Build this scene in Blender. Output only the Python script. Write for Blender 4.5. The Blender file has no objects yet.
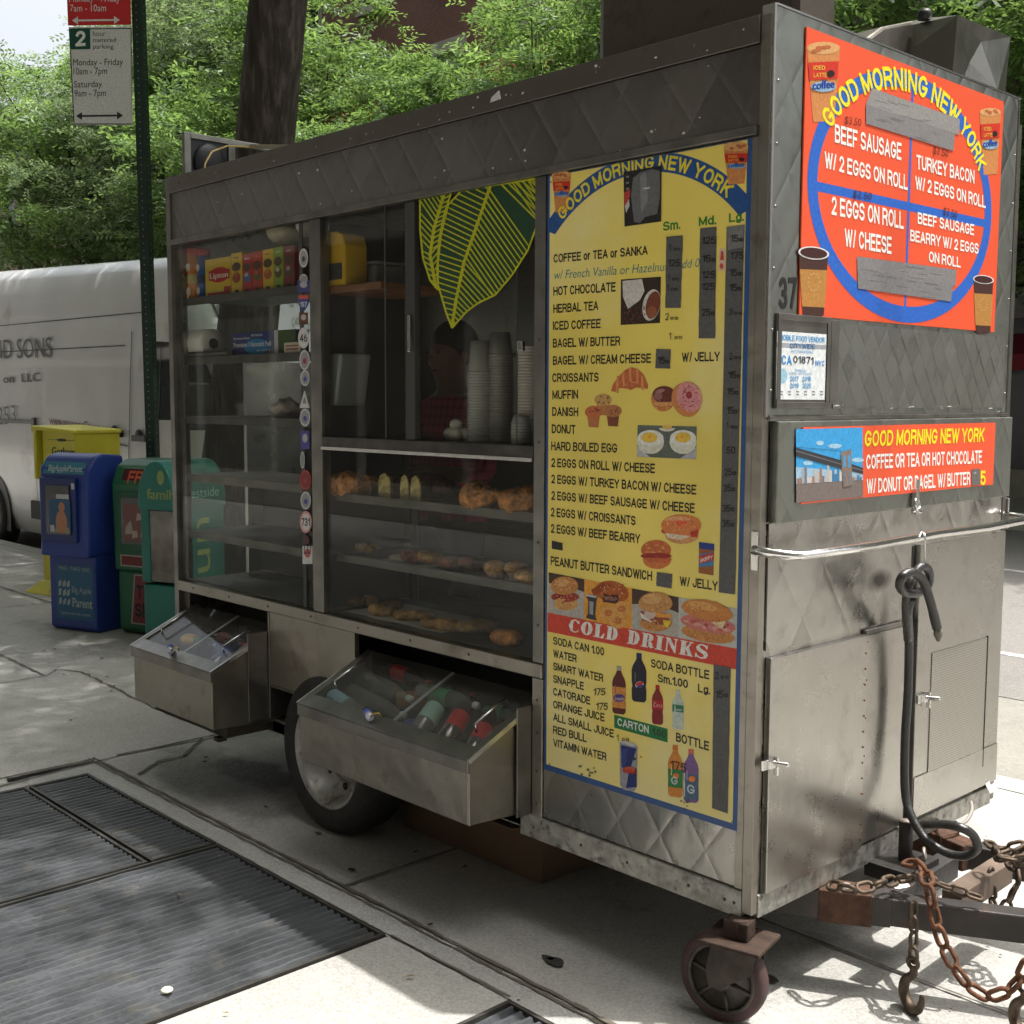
import bpy, bmesh, math, random
import numpy as np
from mathutils import Vector, Matrix, Euler
R = random.Random(7)
sc = bpy.context.scene
sc.cycles.max_bounces = 8; sc.cycles.diffuse_bounces = 3; sc.cycles.glossy_bounces = 4; sc.cycles.transparent_max_bounces = 16
col = sc.collection
PI = math.pi
# ------------------------------------------------------------------ camera
CAM = Vector((1.7496317, -2.4982796, 1.6290954))
ROT = Euler((1.4761307, -0.0036426, 0.8181355), 'XYZ')
FPX = 1197.65
RM = ROT.to_matrix()
cd = bpy.data.cameras.new('camera'); cam = bpy.data.objects.new('camera', cd); col.objects.link(cam)
cam.location = CAM; cam.rotation_euler = ROT
cd.sensor_width = 36; cd.lens = FPX / 1024 * 36; cd.clip_start = .05; cd.clip_end = 600
sc.camera = cam
def ray(u, v): return RM @ Vector(((u - 512) / FPX, -(v - 512) / FPX, -1))
def FP(u, v, y=0.0):      # point on the plane y = const (long sides of the cart, facades)
    d = ray(u, v); return CAM + d * ((y - CAM.y) / d.y)
def EP(u, v, x=0.0):      # point on the plane x = const (end faces)
    d = ray(u, v); return CAM + d * ((x - CAM.x) / d.x)
def GP(u, v, z=0.0):      # point on a horizontal plane
    d = ray(u, v); return CAM + d * ((z - CAM.z) / d.z)
# ------------------------------------------------------------------ materials
MATS = {}
def nd(nt, t, **k):
    n = nt.nodes.new(t)
    for a, b in k.items(): setattr(n, a, b)
    return n
def mat(name, rgb=(.5, .5, .5), rough=.5, metal=0, spec=.5, var=0, vscale=6, bump=0, bscale=60, coat=0, dirt=None, dscale=2, dthr=.6, emit=None, coord='Object', trans=0, stretch=None, rvar=0):
    if name in MATS: return MATS[name]
    m = bpy.data.materials.new(name); m.use_nodes = True; nt = m.node_tree; L = nt.links.new
    p = nt.nodes['Principled BSDF']; MATS[name] = m
    p.inputs['Roughness'].default_value = rough; p.inputs['Metallic'].default_value = metal
    p.inputs['Specular IOR Level'].default_value = spec; p.inputs['Coat Weight'].default_value = coat
    p.inputs['Transmission Weight'].default_value = trans
    p.inputs['Base Color'].default_value = (*rgb, 1)
    tc = nd(nt, 'ShaderNodeTexCoord'); src = tc.outputs[coord]
    if coord == 'World':
        pass
    if stretch:
        mp = nd(nt, 'ShaderNodeMapping'); mp.inputs['Scale'].default_value = stretch; L(src, mp.inputs[0]); src = mp.outputs[0]
    c = None
    if var:
        n = nd(nt, 'ShaderNodeTexNoise'); n.inputs['Scale'].default_value = vscale; n.inputs['Detail'].default_value = 6; L(src, n.inputs['Vector'])
        r = nd(nt, 'ShaderNodeValToRGB'); L(n.outputs[0], r.inputs[0])
        r.color_ramp.elements[0].position = .3; r.color_ramp.elements[1].position = .7
        r.color_ramp.elements[0].color = (*[x * (1 - var) for x in rgb], 1); r.color_ramp.elements[1].color = (*[min(1, x * (1 + var)) for x in rgb], 1)
        c = r.outputs[0]
        if rvar:
            mr = nd(nt, 'ShaderNodeMapRange'); L(n.outputs[0], mr.inputs[0]); mr.inputs[1].default_value = .3; mr.inputs[2].default_value = .7
            mr.inputs[3].default_value = rough - rvar; mr.inputs[4].default_value = rough + rvar; L(mr.outputs[0], p.inputs['Roughness'])
    if dirt:
        n = nd(nt, 'ShaderNodeTexNoise'); n.inputs['Scale'].default_value = dscale; n.inputs['Detail'].default_value = 9; n.inputs['Roughness'].default_value = .65; L(src, n.inputs['Vector'])
        mr = nd(nt, 'ShaderNodeMapRange'); L(n.outputs[0], mr.inputs[0]); mr.inputs[1].default_value = dthr - .06; mr.inputs[2].default_value = dthr + .08
        mx = nd(nt, 'ShaderNodeMix', data_type='RGBA'); L(mr.outputs[0], mx.inputs[0])
        if c: L(c, mx.inputs[6])
        else: mx.inputs[6].default_value = (*rgb, 1)
        mx.inputs[7].default_value = (*dirt, 1); c = mx.outputs[2]
    if c: L(c, p.inputs['Base Color'])
    if bump:
        n = nd(nt, 'ShaderNodeTexNoise'); n.inputs['Scale'].default_value = bscale; n.inputs['Detail'].default_value = 5; L(src, n.inputs['Vector'])
        b = nd(nt, 'ShaderNodeBump'); b.inputs['Strength'].default_value = bump; b.inputs['Distance'].default_value = .01; L(n.outputs[0], b.inputs['Height']); L(b.outputs[0], p.inputs['Normal'])
    if emit:
        p.inputs['Emission Color'].default_value = (*rgb, 1); p.inputs['Emission Strength'].default_value = emit
    return m
def mth(nt, op, a, b=None, c=None):
    n = nd(nt, 'ShaderNodeMath', operation=op)
    for i, x in enumerate((a, b, c)):
        if x is None: continue
        if isinstance(x, (int, float)): n.inputs[i].default_value = x
        else: nt.links.new(x, n.inputs[i])
    return n.outputs[0]
def steel(name, axis='x', quilt=.1, rough=.3, base=(.56, .53, .48), dent=.25, grime=.5, qs=.6, dscale=3.0, stains=()):
    """stainless sheet: engine turned diamonds, dents, scratches, stains. axis = in-plane horizontal axis"""
    if name in MATS: return MATS[name]
    m = bpy.data.materials.new(name); m.use_nodes = True; nt = m.node_tree; L = nt.links.new; MATS[name] = m
    p = nt.nodes['Principled BSDF']; p.inputs['Metallic'].default_value = 1
    g = nd(nt, 'ShaderNodeNewGeometry'); s = nd(nt, 'ShaderNodeSeparateXYZ'); L(g.outputs['Position'], s.inputs[0])
    h = s.outputs[0] if axis == 'x' else s.outputs[1]; z = s.outputs[2]
    n1 = nd(nt, 'ShaderNodeTexNoise'); n1.inputs['Scale'].default_value = dscale; n1.inputs['Detail'].default_value = 3; L(g.outputs['Position'], n1.inputs['Vector'])
    n2 = nd(nt, 'ShaderNodeTexNoise'); n2.inputs['Scale'].default_value = 9; n2.inputs['Detail'].default_value = 10; n2.inputs['Roughness'].default_value = .7; L(g.outputs['Position'], n2.inputs['Vector'])
    mp = nd(nt, 'ShaderNodeMapping'); L(g.outputs['Position'], mp.inputs[0]); mp.inputs['Scale'].default_value = (60, 60, 3)
    n3 = nd(nt, 'ShaderNodeTexNoise'); n3.inputs['Scale'].default_value = 1; n3.inputs['Detail'].default_value = 4; L(mp.outputs[0], n3.inputs['Vector'])
    hgt = mth(nt, 'MULTIPLY', n1.outputs[0], dent)
    hgt = mth(nt, 'MULTIPLY_ADD', n3.outputs[0], .006, hgt)
    cell = None
    if quilt:
        a = mth(nt, 'MULTIPLY_ADD', z, .72, h); b = mth(nt, 'MULTIPLY_ADD', z, -.72, h)
        ca = mth(nt, 'DIVIDE', a, quilt); cb = mth(nt, 'DIVIDE', b, quilt)
        fa = mth(nt, 'FRACT', ca); fb = mth(nt, 'FRACT', cb)
        # each diamond is a shallow facet tipped to one side, with a rolled edge
        ia = mth(nt, 'FLOOR', ca); ib = mth(nt, 'FLOOR', cb)
        par = mth(nt, 'MODULO', mth(nt, 'ADD', ia, ib), 2.0)
        tilt = mth(nt, 'MULTIPLY', fa, .075 * qs); tilt = mth(nt, 'MULTIPLY_ADD', fb, .05 * qs, tilt)
        e1 = mth(nt, 'SMOOTH_MIN', mth(nt, 'MINIMUM', fa, mth(nt, 'SUBTRACT', 1.0, fa)), .1, .1)
        e2 = mth(nt, 'SMOOTH_MIN', mth(nt, 'MINIMUM', fb, mth(nt, 'SUBTRACT', 1.0, fb)), .1, .1)
        hgt = mth(nt, 'ADD', hgt, tilt); hgt = mth(nt, 'MULTIPLY_ADD', mth(nt, 'MINIMUM', e1, e2), .06 * qs, hgt)
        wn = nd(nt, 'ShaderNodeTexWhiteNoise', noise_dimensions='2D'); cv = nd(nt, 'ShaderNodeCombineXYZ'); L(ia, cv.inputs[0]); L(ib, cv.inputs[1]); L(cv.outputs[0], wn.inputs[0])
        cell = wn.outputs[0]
        fac = mth(nt, 'MULTIPLY_ADD', cell, .22, .87)  # random tone per diamond stands in for facets catching light differently
    bp = nd(nt, 'ShaderNodeBump'); bp.inputs['Strength'].default_value = .55; bp.inputs['Distance'].default_value = .12; L(hgt, bp.inputs['Height']); L(bp.outputs[0], p.inputs['Normal'])
    rr = mth(nt, 'MULTIPLY_ADD', n2.outputs[0], .35, rough - .17)
    if cell: rr = mth(nt, 'MULTIPLY_ADD', cell, .10, rr)
    L(rr, p.inputs['Roughness'])
    mr = nd(nt, 'ShaderNodeMapRange'); L(n2.outputs[0], mr.inputs[0]); mr.inputs[1].default_value = .55; mr.inputs[2].default_value = .75; mr.inputs[4].default_value = grime
    mx = nd(nt, 'ShaderNodeMix', data_type='RGBA'); L(mr.outputs[0], mx.inputs[0]); mx.inputs[6].default_value = (*base, 1); mx.inputs[7].default_value = (base[0] * .42, base[1] * .38, base[2] * .32, 1)
    c = mx.outputs[2]
    for (sh, sz, rh, rz_, k) in stains:     # burnt or sooty marks
        dx = mth(nt, 'DIVIDE', mth(nt, 'SUBTRACT', h, sh), rh); dz = mth(nt, 'DIVIDE', mth(nt, 'SUBTRACT', z, sz), rz_)
        d = mth(nt, 'SQRT', mth(nt, 'ADD', mth(nt, 'MULTIPLY', dx, dx), mth(nt, 'MULTIPLY', dz, dz))); d = mth(nt, 'MULTIPLY_ADD', n2.outputs[0], .8, d)
        mm = nd(nt, 'ShaderNodeMapRange'); L(d, mm.inputs[0]); mm.inputs[1].default_value = .75; mm.inputs[2].default_value = 1.5; mm.inputs[3].default_value = k; mm.inputs[4].default_value = 0
        q = nd(nt, 'ShaderNodeMix', data_type='RGBA'); L(mm.outputs[0], q.inputs[0]); L(c, q.inputs[6]); q.inputs[7].default_value = (.05, .045, .04, 1); c = q.outputs[2]
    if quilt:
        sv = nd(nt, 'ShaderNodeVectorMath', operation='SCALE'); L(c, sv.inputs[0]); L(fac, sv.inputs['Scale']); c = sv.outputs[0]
    L(c, p.inputs['Base Color'])
    return m
def glass(name, tint=(.9, .92, .9), refl=1.0, dirty=.03):
    if name in MATS: return MATS[name]
    m = bpy.data.materials.new(name); m.use_nodes = True; nt = m.node_tree; L = nt.links.new; MATS[name] = m
    nt.nodes.clear(); o = nd(nt, 'ShaderNodeOutputMaterial')
    t = nd(nt, 'ShaderNodeBsdfTransparent'); t.inputs[0].default_value = (*tint, 1)
    g = nd(nt, 'ShaderNodeBsdfGlossy'); g.inputs['Roughness'].default_value = .02
    g0 = nd(nt, 'ShaderNodeNewGeometry'); dt = nd(nt, 'ShaderNodeVectorMath', operation='DOT_PRODUCT'); L(g0.outputs['Normal'], dt.inputs[0]); L(g0.outputs['Incoming'], dt.inputs[1])
    cc = mth(nt, 'SUBTRACT', 1.0, mth(nt, 'ABSOLUTE', dt.outputs['Value'])); f2 = mth(nt, 'MULTIPLY_ADD', mth(nt, 'POWER', cc, 5.0), .75 * refl, .035 * refl)
    mx = nd(nt, 'ShaderNodeMixShader'); L(f2, mx.inputs[0]); L(t.outputs[0], mx.inputs[1]); L(g.outputs[0], mx.inputs[2])
    d = nd(nt, 'ShaderNodeBsdfDiffuse'); d.inputs[0].default_value = (.6, .58, .54, 1)
    n = nd(nt, 'ShaderNodeTexNoise'); n.inputs['Scale'].default_value = 3; n.inputs['Detail'].default_value = 8
    gg = nd(nt, 'ShaderNodeNewGeometry'); L(gg.outputs['Position'], n.inputs['Vector'])
    k = mth(nt, 'MULTIPLY', n.outputs[0], dirty * 2)
    m2 = nd(nt, 'ShaderNodeMixShader'); L(k, m2.inputs[0]); L(mx.outputs[0], m2.inputs[1]); L(d.outputs[0], m2.inputs[2]); L(m2.outputs[0], o.inputs[0])
    return m
def ink(rgb, rough=.45):
    return mat('print_%02x%02x%02x' % tuple(int(255 * min(1, c)) for c in rgb) + ('' if rough == .45 else '_r%d' % int(rough * 100)), rgb, rough, spec=.35, var=.16, vscale=110)
def S(r, g, b):           # sRGB 0..255 of a surface under neutral light -> linear
    f = lambda c: (c / 255 / 12.92) if c < 10 else ((c / 255 + .055) / 1.055) ** 2.4
    return (f(r), f(g), f(b))
# ------------------------------------------------------------------ object helpers
def tag(o, label=None, cat=None, group=None, kind=None):
    if label: o['label'] = label
    if cat: o['category'] = cat
    if group: o['group'] = group
    if kind: o['kind'] = kind
    return o
def thing(name, label, cat, loc=(0, 0, 0), rz=0, group=None):
    o = bpy.data.objects.new(name, None); col.objects.link(o); o.empty_display_size = .05
    o.location = loc; o.rotation_euler = (0, 0, rz)
    return tag(o, label, cat, group)
class MB:
    def __init__(s): s.v = []; s.f = []; s.m = []; s.mats = []; s.cur = 0; s.sm = []
    def use(s, m):
        if m not in s.mats: s.mats.append(m)
        s.cur = s.mats.index(m); return s
    def add(s, vs, fs, smooth=False):
        o = len(s.v); s.v += [tuple(v) for v in vs]
        for f in fs: s.f.append([o + i for i in f]); s.m.append(s.cur); s.sm.append(smooth)
        return s
    def box(s, x0, x1, y0, y1, z0, z1, M=None):
        vs = [Vector((x, y, z)) for z in (z0, z1) for y in (y0, y1) for x in (x0, x1)]
        if M: vs = [M @ v for v in vs]
        return s.add(vs, [(0, 2, 3, 1), (4, 5, 7, 6), (0, 1, 5, 4), (2, 6, 7, 3), (0, 4, 6, 2), (1, 3, 7, 5)])
    def quad(s, *p): return s.add(p, [tuple(range(len(p)))])
    def prism(s, pts, d):     # polygon pts (3d) extruded by vector d
        n = len(pts); d = Vector(d); p = [Vector(q) for q in pts]
        return s.add(p + [q + d for q in p], [tuple(range(n))[::-1], tuple(range(n, 2 * n))] + [(i, (i + 1) % n, n + (i + 1) % n, n + i) for i in range(n)])
    def tube(s, pts, r, n=10, cap=True, closed=False, scale=None):
        P = [Vector(p) for p in pts]; N = len(P); rr = r if isinstance(r, (list, tuple)) else [r] * N
        up = None; rings = []
        for i in range(N):
            a = P[(i - 1) % N] if (closed or i > 0) else P[i]; b = P[(i + 1) % N] if (closed or i < N - 1) else P[i]
            t = (b - a).normalized()
            if up is None:
                up = t.orthogonal().normalized()
            else:
                up = (up - t * up.dot(t));  up = up.normalized() if up.length > 1e-6 else t.orthogonal().normalized()
            w = t.cross(up)
            rings.append([P[i] + (up * math.cos(2 * PI * k / n) + w * math.sin(2 * PI * k / n)) * rr[i] for k in range(n)])
        vs = [v for q in rings for v in q]; fs = []
        for i in range(N if closed else N - 1):
            j = (i + 1) % N
            for k in range(n): fs.append((i * n + k, i * n + (k + 1) % n, j * n + (k + 1) % n, j * n + k))
        if cap and not closed: fs += [tuple(range(n))[::-1], tuple(range((N - 1) * n, N * n))]
        return s.add(vs, fs, True)
    def cyl(s, a, b, r, n=16, r2=None): return s.tube([a, b], [r, r if r2 is None else r2], n)
    def lathe(s, prof, c=(0, 0, 0), ax=(0, 0, 1), n=24, capped=True):   # prof: (r, h)
        ax = Vector(ax).normalized(); u = ax.orthogonal().normalized(); w = ax.cross(u); c = Vector(c); vs = []; fs = []
        for r, h in prof:
            for k in range(n): a = 2 * PI * k / n; vs.append(c + ax * h + (u * math.cos(a) + w * math.sin(a)) * r)
        for i in range(len(prof) - 1):
            for k in range(n): fs.append((i * n + k, i * n + (k + 1) % n, (i + 1) * n + (k + 1) % n, (i + 1) * n + k))
        if capped: fs += [tuple(range(n))[::-1], tuple(range((len(prof) - 1) * n, len(prof) * n))]
        return s.add(vs, fs, True)
    def ball(s, c, r, sx=1, sy=1, sz=1, n=16, m=10, fn=None, M=None):
        vs = []; c = Vector(c)
        for i in range(m + 1):
            t = PI * i / m
            for k in range(n):
                a = 2 * PI * k / n; v = Vector((math.sin(t) * math.cos(a) * sx, math.sin(t) * math.sin(a) * sy, math.cos(t) * sz)) * r
                if fn: v = fn(v)
                if M: v = M @ v
                vs.append(c + v)
        fs = [(i * n + k, (i + 1) * n + k, (i + 1) * n + (k + 1) % n, i * n + (k + 1) % n) for i in range(m) for k in range(n)]
        return s.add(vs, fs, True)
    def torus(s, c, Rr, r, ax=(0, 0, 1), n=24, m=10, sq=1):
        ax = Vector(ax).normalized(); u = ax.orthogonal().normalized(); w = ax.cross(u); c = Vector(c)
        vs = []
        for i in range(n):
            a = 2 * PI * i / n; d = u * math.cos(a) + w * math.sin(a)
            for k in range(m): b = 2 * PI * k / m; vs.append(c + d * (Rr + r * math.cos(b)) + ax * r * math.sin(b) * sq)
        return s.add(vs, [(i * m + k, ((i + 1) % n) * m + k, ((i + 1) % n) * m + (k + 1) % m, i * m + (k + 1) % m) for i in range(n) for k in range(m)], True)
    def build(s, name, m=None, parent=None, bevel=0, local=False, label=None, smooth=None, wn=False):
        me = bpy.data.meshes.new(name)
        vs = s.v
        if parent is not None and not local:
            off = parent.location if parent.parent is None else parent.parent.location
            vs = [(v[0] - off[0], v[1] - off[1], v[2] - off[2]) for v in vs]
        me.from_pydata(vs, [], s.f)
        ms = s.mats if s.mats else [m]
        for q in ms: me.materials.append(q)
        me.polygons.foreach_set('material_index', s.m); me.polygons.foreach_set('use_smooth', s.sm if smooth is None else [smooth] * len(s.f))
        me.update(); o = bpy.data.objects.new(name, me); col.objects.link(o)
        if parent is not None: o.parent = parent
        if bevel:
            b = o.modifiers.new('bevel', 'BEVEL'); b.width = bevel; b.segments = 2; b.limit_method = 'ANGLE'; b.harden_normals = False
        if label: o['label'] = label
        return o
def kids(o): return list(o.children)
def copy_tree(o, parent=None):
    c = o.copy(); col.objects.link(c); c.parent = parent
    for ch in kids(o): copy_tree(ch, c)
    return c
# ------------------------------------------------------------------ lettering
GL = {}
def glyphs(txt, bold, space):
    k = (txt, bold, space)
    if k in GL: return GL[k]
    cu = bpy.data.curves.new('lettering', 'FONT'); cu.body = txt; cu.size = 1; cu.offset = bold; cu.space_character = space; cu.resolution_u = 3; cu.fill_mode = 'FRONT'
    o = bpy.data.objects.new('lettering', cu); tc = bpy.context.scene.collection; tc.objects.link(o)
    dg = bpy.context.evaluated_depsgraph_get(); me = bpy.data.meshes.new_from_object(o.evaluated_get(dg))
    vs = [v.co.copy() for v in me.vertices]; fs = [list(p.vertices) for p in me.polygons]
    bpy.data.objects.remove(o); bpy.data.meshes.remove(me); bpy.data.curves.remove(cu)
    GL[k] = (vs, fs); return GL[k]
# ------------------------------------------------------------------ own condensed grotesque for painted signs
def _arc(cx, cy, rx, ry, a0, a1, n=9): return [(cx + rx * math.cos(math.radians(a0 + (a1 - a0) * i / n)), cy + ry * math.sin(math.radians(a0 + (a1 - a0) * i / n))) for i in range(n + 1)]
SF = {'A': (.80, [[(0, 0), (.5, 1), (1, 0)], [(.17, .30), (.83, .30)]]), 'B': (.70, [[(0, 0), (0, 1), (.55, 1)] + _arc(.55, .765, .38, .235, 80, -80) + [(0, .53)], [(.5, .53)] + _arc(.6, .265, .40, .265, 80, -80) + [(0, 0)]]),
 'C': (.76, [_arc(.5, .5, .5, .5, 38, 322, 16)]), 'D': (.74, [[(0, 0), (0, 1), (.42, 1)] + _arc(.45, .5, .55, .5, 85, -85, 10) + [(0, 0)]]), 'E': (.66, [[(1, 1), (0, 1), (0, 0), (1, 0)], [(0, .52), (.88, .52)]]), 'F': (.60, [[(1, 1), (0, 1), (0, 0)], [(0, .50), (.85, .50)]]),
 'G': (.80, [_arc(.5, .5, .5, .5, 38, 330, 16) + [(1, .44), (.55, .44)]]), 'H': (.72, [[(0, 0), (0, 1)], [(1, 0), (1, 1)], [(0, .52), (1, .52)]]), 'I': (.0, [[(0, 0), (0, 1)]]), 'J': (.56, [[(1, 1), (1, .3)] + _arc(.5, .3, .5, .3, 0, -180, 9)]),
 'K': (.74, [[(0, 0), (0, 1)], [(1, 1), (0, .38)], [(.34, .58), (1, 0)]]), 'L': (.60, [[(0, 1), (0, 0), (1, 0)]]), 'M': (.86, [[(0, 0), (0, 1), (.5, .12), (1, 1), (1, 0)]]), 'N': (.72, [[(0, 0), (0, 1), (1, 0), (1, 1)]]), 'O': (.80, [_arc(.5, .5, .5, .5, 90, 450, 22)]),
 'P': (.68, [[(0, 0), (0, 1), (.6, 1)] + _arc(.6, .73, .40, .27, 80, -80) + [(0, .46)]]), 'Q': (.80, [_arc(.5, .5, .5, .5, 90, 450, 22), [(.6, .25), (1, -.05)]]), 'R': (.74, [[(0, 0), (0, 1), (.6, 1)] + _arc(.6, .745, .38, .255, 80, -80) + [(0, .49)], [(.55, .49), (.88, .34), (.96, 0)]]),
 'S': (.72, [_arc(.5, .75, .46, .25, 25, 250, 12) + _arc(.5, .26, .5, .26, 75, -155, 12)]), 'T': (.70, [[(0, 1), (1, 1)], [(.5, 1), (.5, 0)]]), 'U': (.72, [[(0, 1), (0, .35)] + _arc(.5, .35, .5, .35, 180, 360, 10) + [(1, 1)]]), 'V': (.78, [[(0, 1), (.5, 0), (1, 1)]]), 'W': (1.10, [[(0, 1), (.26, 0), (.5, .95), (.74, 0), (1, 1)]]),
 'X': (.76, [[(0, 0), (1, 1)], [(0, 1), (1, 0)]]), 'Y': (.76, [[(0, 1), (.5, .45), (1, 1)], [(.5, .45), (.5, 0)]]), 'Z': (.66, [[(0, 1), (1, 1), (0, 0), (1, 0)]]), '/': (.30, [[(0, -.02), (1, 1.02)]]), '.': (.0, [[(0, 0), (0, .04)]]), '-': (.34, [[(0, .38), (1, .38)]]), "'": (0, [[(0, .7), (0, 1)]]), ',': (0, [[(0, .05), (0, -.1)]]),
 '0': (.60, [_arc(.5, .5, .5, .5, 90, 450, 20)]), '1': (.30, [[(0, .76), (1, 1), (1, 0)]]), '2': (.60, [_arc(.5, .72, .48, .28, 165, -35, 10) + [(0, 0), (1, 0)]]), '3': (.60, [_arc(.48, .74, .45, .26, 150, -90, 10), _arc(.48, .24, .52, .25, 90, -150, 10)]), '4': (.64, [[(.72, 0), (.72, 1), (0, .28), (1, .28)]]), '5': (.60, [[(.92, 1), (.12, 1), (.05, .52)] + _arc(.48, .31, .50, .31, 130, -150, 12)]),
 '6': (.60, [_arc(.5, .31, .5, .31, 180, 540, 18), _arc(.65, .35, .65, .65, 100, 180, 8)]), '7': (.60, [[(0, 1), (1, 1), (.35, 0)]]), '8': (.60, [_arc(.5, .76, .44, .24, 90, 450, 16), _arc(.5, .26, .5, .26, 90, 450, 16)]), '9': (.60, [_arc(.5, .69, .5, .31, 0, 360, 18), _arc(.35, .65, .65, .65, -80, 0, 8)]), 'o': (.56, [_arc(.5, .36, .5, .36, 90, 450, 18)]), 'r': (.30, [[(0, 0), (0, .72)], [(0, .45)] + _arc(.9, .30, .9, .42, 150, 92, 5)]), 'm': (.86, [[(0, 0), (0, .74)], [(0, .5)] + _arc(.25, .5, .25, .24, 160, 0, 7) + [(.5, 0)], [(.5, .5)] + _arc(.75, .5, .25, .24, 160, 0, 7) + [(1, 0)]]), 'd': (.56, [_arc(.5, .36, .5, .36, 90, 450, 18), [(1, 0), (1, 1)]]), 'g': (.56, [_arc(.5, .38, .5, .35, 90, 450, 18), [(1, .74), (1, .0)] + _arc(.5, -.02, .5, .2, 0, -150, 7)]), '$': (.6, [_arc(.5, .72, .46, .22, 25, 250, 10) + _arc(.5, .28, .5, .24, 75, -155, 10), [(.5, -.08), (.5, 1.08)]])}
def stroke_text(txt, t=.15, gap=.085):
    key = (txt, t)
    if key in GL: return GL[key]
    vs = []; fs = []; x = 0; lay = 0
    for ch in txt:
        if ch == ' ': x += .36; continue
        w_, st = SF[ch]; w_ = w_ * .86
        for P in st:
            closed = math.hypot(P[0][0] - P[-1][0], P[0][1] - P[-1][1]) < 1e-6; Q = [Vector((t / 2 + a * max(0, w_ - t * .0 - .0) * (1 if w_ else 0), t / 2 + b * (1 - t))) for a, b in P]
            if closed: Q = Q[:-1]
            # split at sharp corners so every piece keeps its weight
            pcs = []; m_ = len(Q); rng = list(range(m_))
            def shp(i):
                if not closed and (i == 0 or i == m_ - 1): return False
                a = (Q[i] - Q[(i - 1) % m_]).normalized(); b = (Q[(i + 1) % m_] - Q[i]).normalized(); return a.dot(b) < .55
            cuts = [i for i in rng if shp(i)]
            if closed and cuts: Q = Q[cuts[0]:] + Q[:cuts[0]] + [Q[cuts[0]]]; closed = False; m_ = len(Q); cuts = [i for i in range(m_) if shp(i)]
            if cuts: ed = [0] + cuts + [m_ - 1]; pcs = [Q[a:b + 1] for a, b in zip(ed, ed[1:]) if b > a]
            else: pcs = [Q]
            for Q in pcs: lay = _stroke(Q, closed, t, x, vs, fs, lay)
        x += w_ + t + gap
    GL[key] = (vs, fs); return GL[key]
def _stroke(Q, closed, t, x, vs, fs, lay):
            n = len(Q); off = []
            for i in range(n):
                a = Q[(i - 1) % n] if (closed or i) else None; b = Q[(i + 1) % n] if (closed or i < n - 1) else None
                d1 = (Q[i] - a).normalized() if a is not None else None; d2 = (b - Q[i]).normalized() if b is not None else None; p = Q[i].copy()
                if d1 is None: d = d2; p -= d * t / 2; m = Vector((-d.y, d.x))
                elif d2 is None: d = d1; p += d * t / 2; m = Vector((-d.y, d.x))
                else:
                    n1 = Vector((-d1.y, d1.x)); n2 = Vector((-d2.y, d2.x)); m = n1 + n2; m = m / max(.55, m.length_squared / 2) if m.length > .2 else n1
                off.append((p + m * t / 2, p - m * t / 2))
            lay += 1; o = len(vs)
            for a, b in off: vs += [Vector((x + a.x, min(1.03, max(-.35 if a.y < -.12 else -.03, a.y)), lay % 5)), Vector((x + b.x, min(1.03, max(-.35 if b.y < -.12 else -.03, b.y)), lay % 5))]
            for i in range(n if closed else n - 1): j = (i + 1) % n; fs.append([o + 2 * i, o + 2 * j, o + 2 * j + 1, o + 2 * i + 1])
            return lay
def can_stroke(txt): return all(c == ' ' or c in SF for c in txt)
def capH(bold):
    v, f = glyphs('H', bold, 1); return max(q.y for q in v), min(q.y for q in v)
def fit_text(mb, txt, A, B, Tp, N=Vector((0, 0, 0)), bold=.012, shear=0, space=1.0):
    """A bottom left, B bottom right, Tp top left (cap height) in 3d"""
    if (bold > .003 or bold < -.012) and can_stroke(txt):
        vs, fs = stroke_text(txt, .125 if bold < 0 else .178 + (bold - .012) * 1.5 if bold < .05 else .2); x0 = min(v.x for v in vs); x1 = max(v.x for v in vs); U = (B - A) / (x1 - x0); V = Tp - A; nrm = U.cross(V); nrm = nrm.normalized() * 6e-5
        mb.add([A + U * (v.x - x0 + shear * v.y * .8) + V * v.y + N + nrm * v.z for v in vs], fs); return
    bold0 = bold; bold = min(0, bold)
    vs, fs = glyphs(txt, bold, space)
    if not vs: return
    x0 = min(v.x for v in vs); x1 = max(v.x for v in vs); h1, h0 = capH(bold)
    U = (B - A) / (x1 - x0); V = (Tp - A) / (h1 - h0)
    nrm = U.cross(V)
    nrm = nrm.normalized() * 8e-5 if nrm.length else nrm
    e = min(.10, .030 + bold0 * 1.9) if bold0 > 0.003 else 0; vt_ = .012 if e else 0
    k = (x1 - x0) / (x1 - x0 + e)
    mb.add([A + U * k * (v.x - x0 + shear * (v.y - h0)) + V * (v.y - h0) + N for v in vs], fs)
    if e:
        for j, (ex, ey) in enumerate(((e, 0), (e * .5, -vt_), (e * .5, vt_))): mb.add([A + U * k * (v.x - x0 + ex + shear * (v.y - h0)) + V * (v.y - h0 + ey) + N + nrm * (j + 1) for v in vs], fs)
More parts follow.
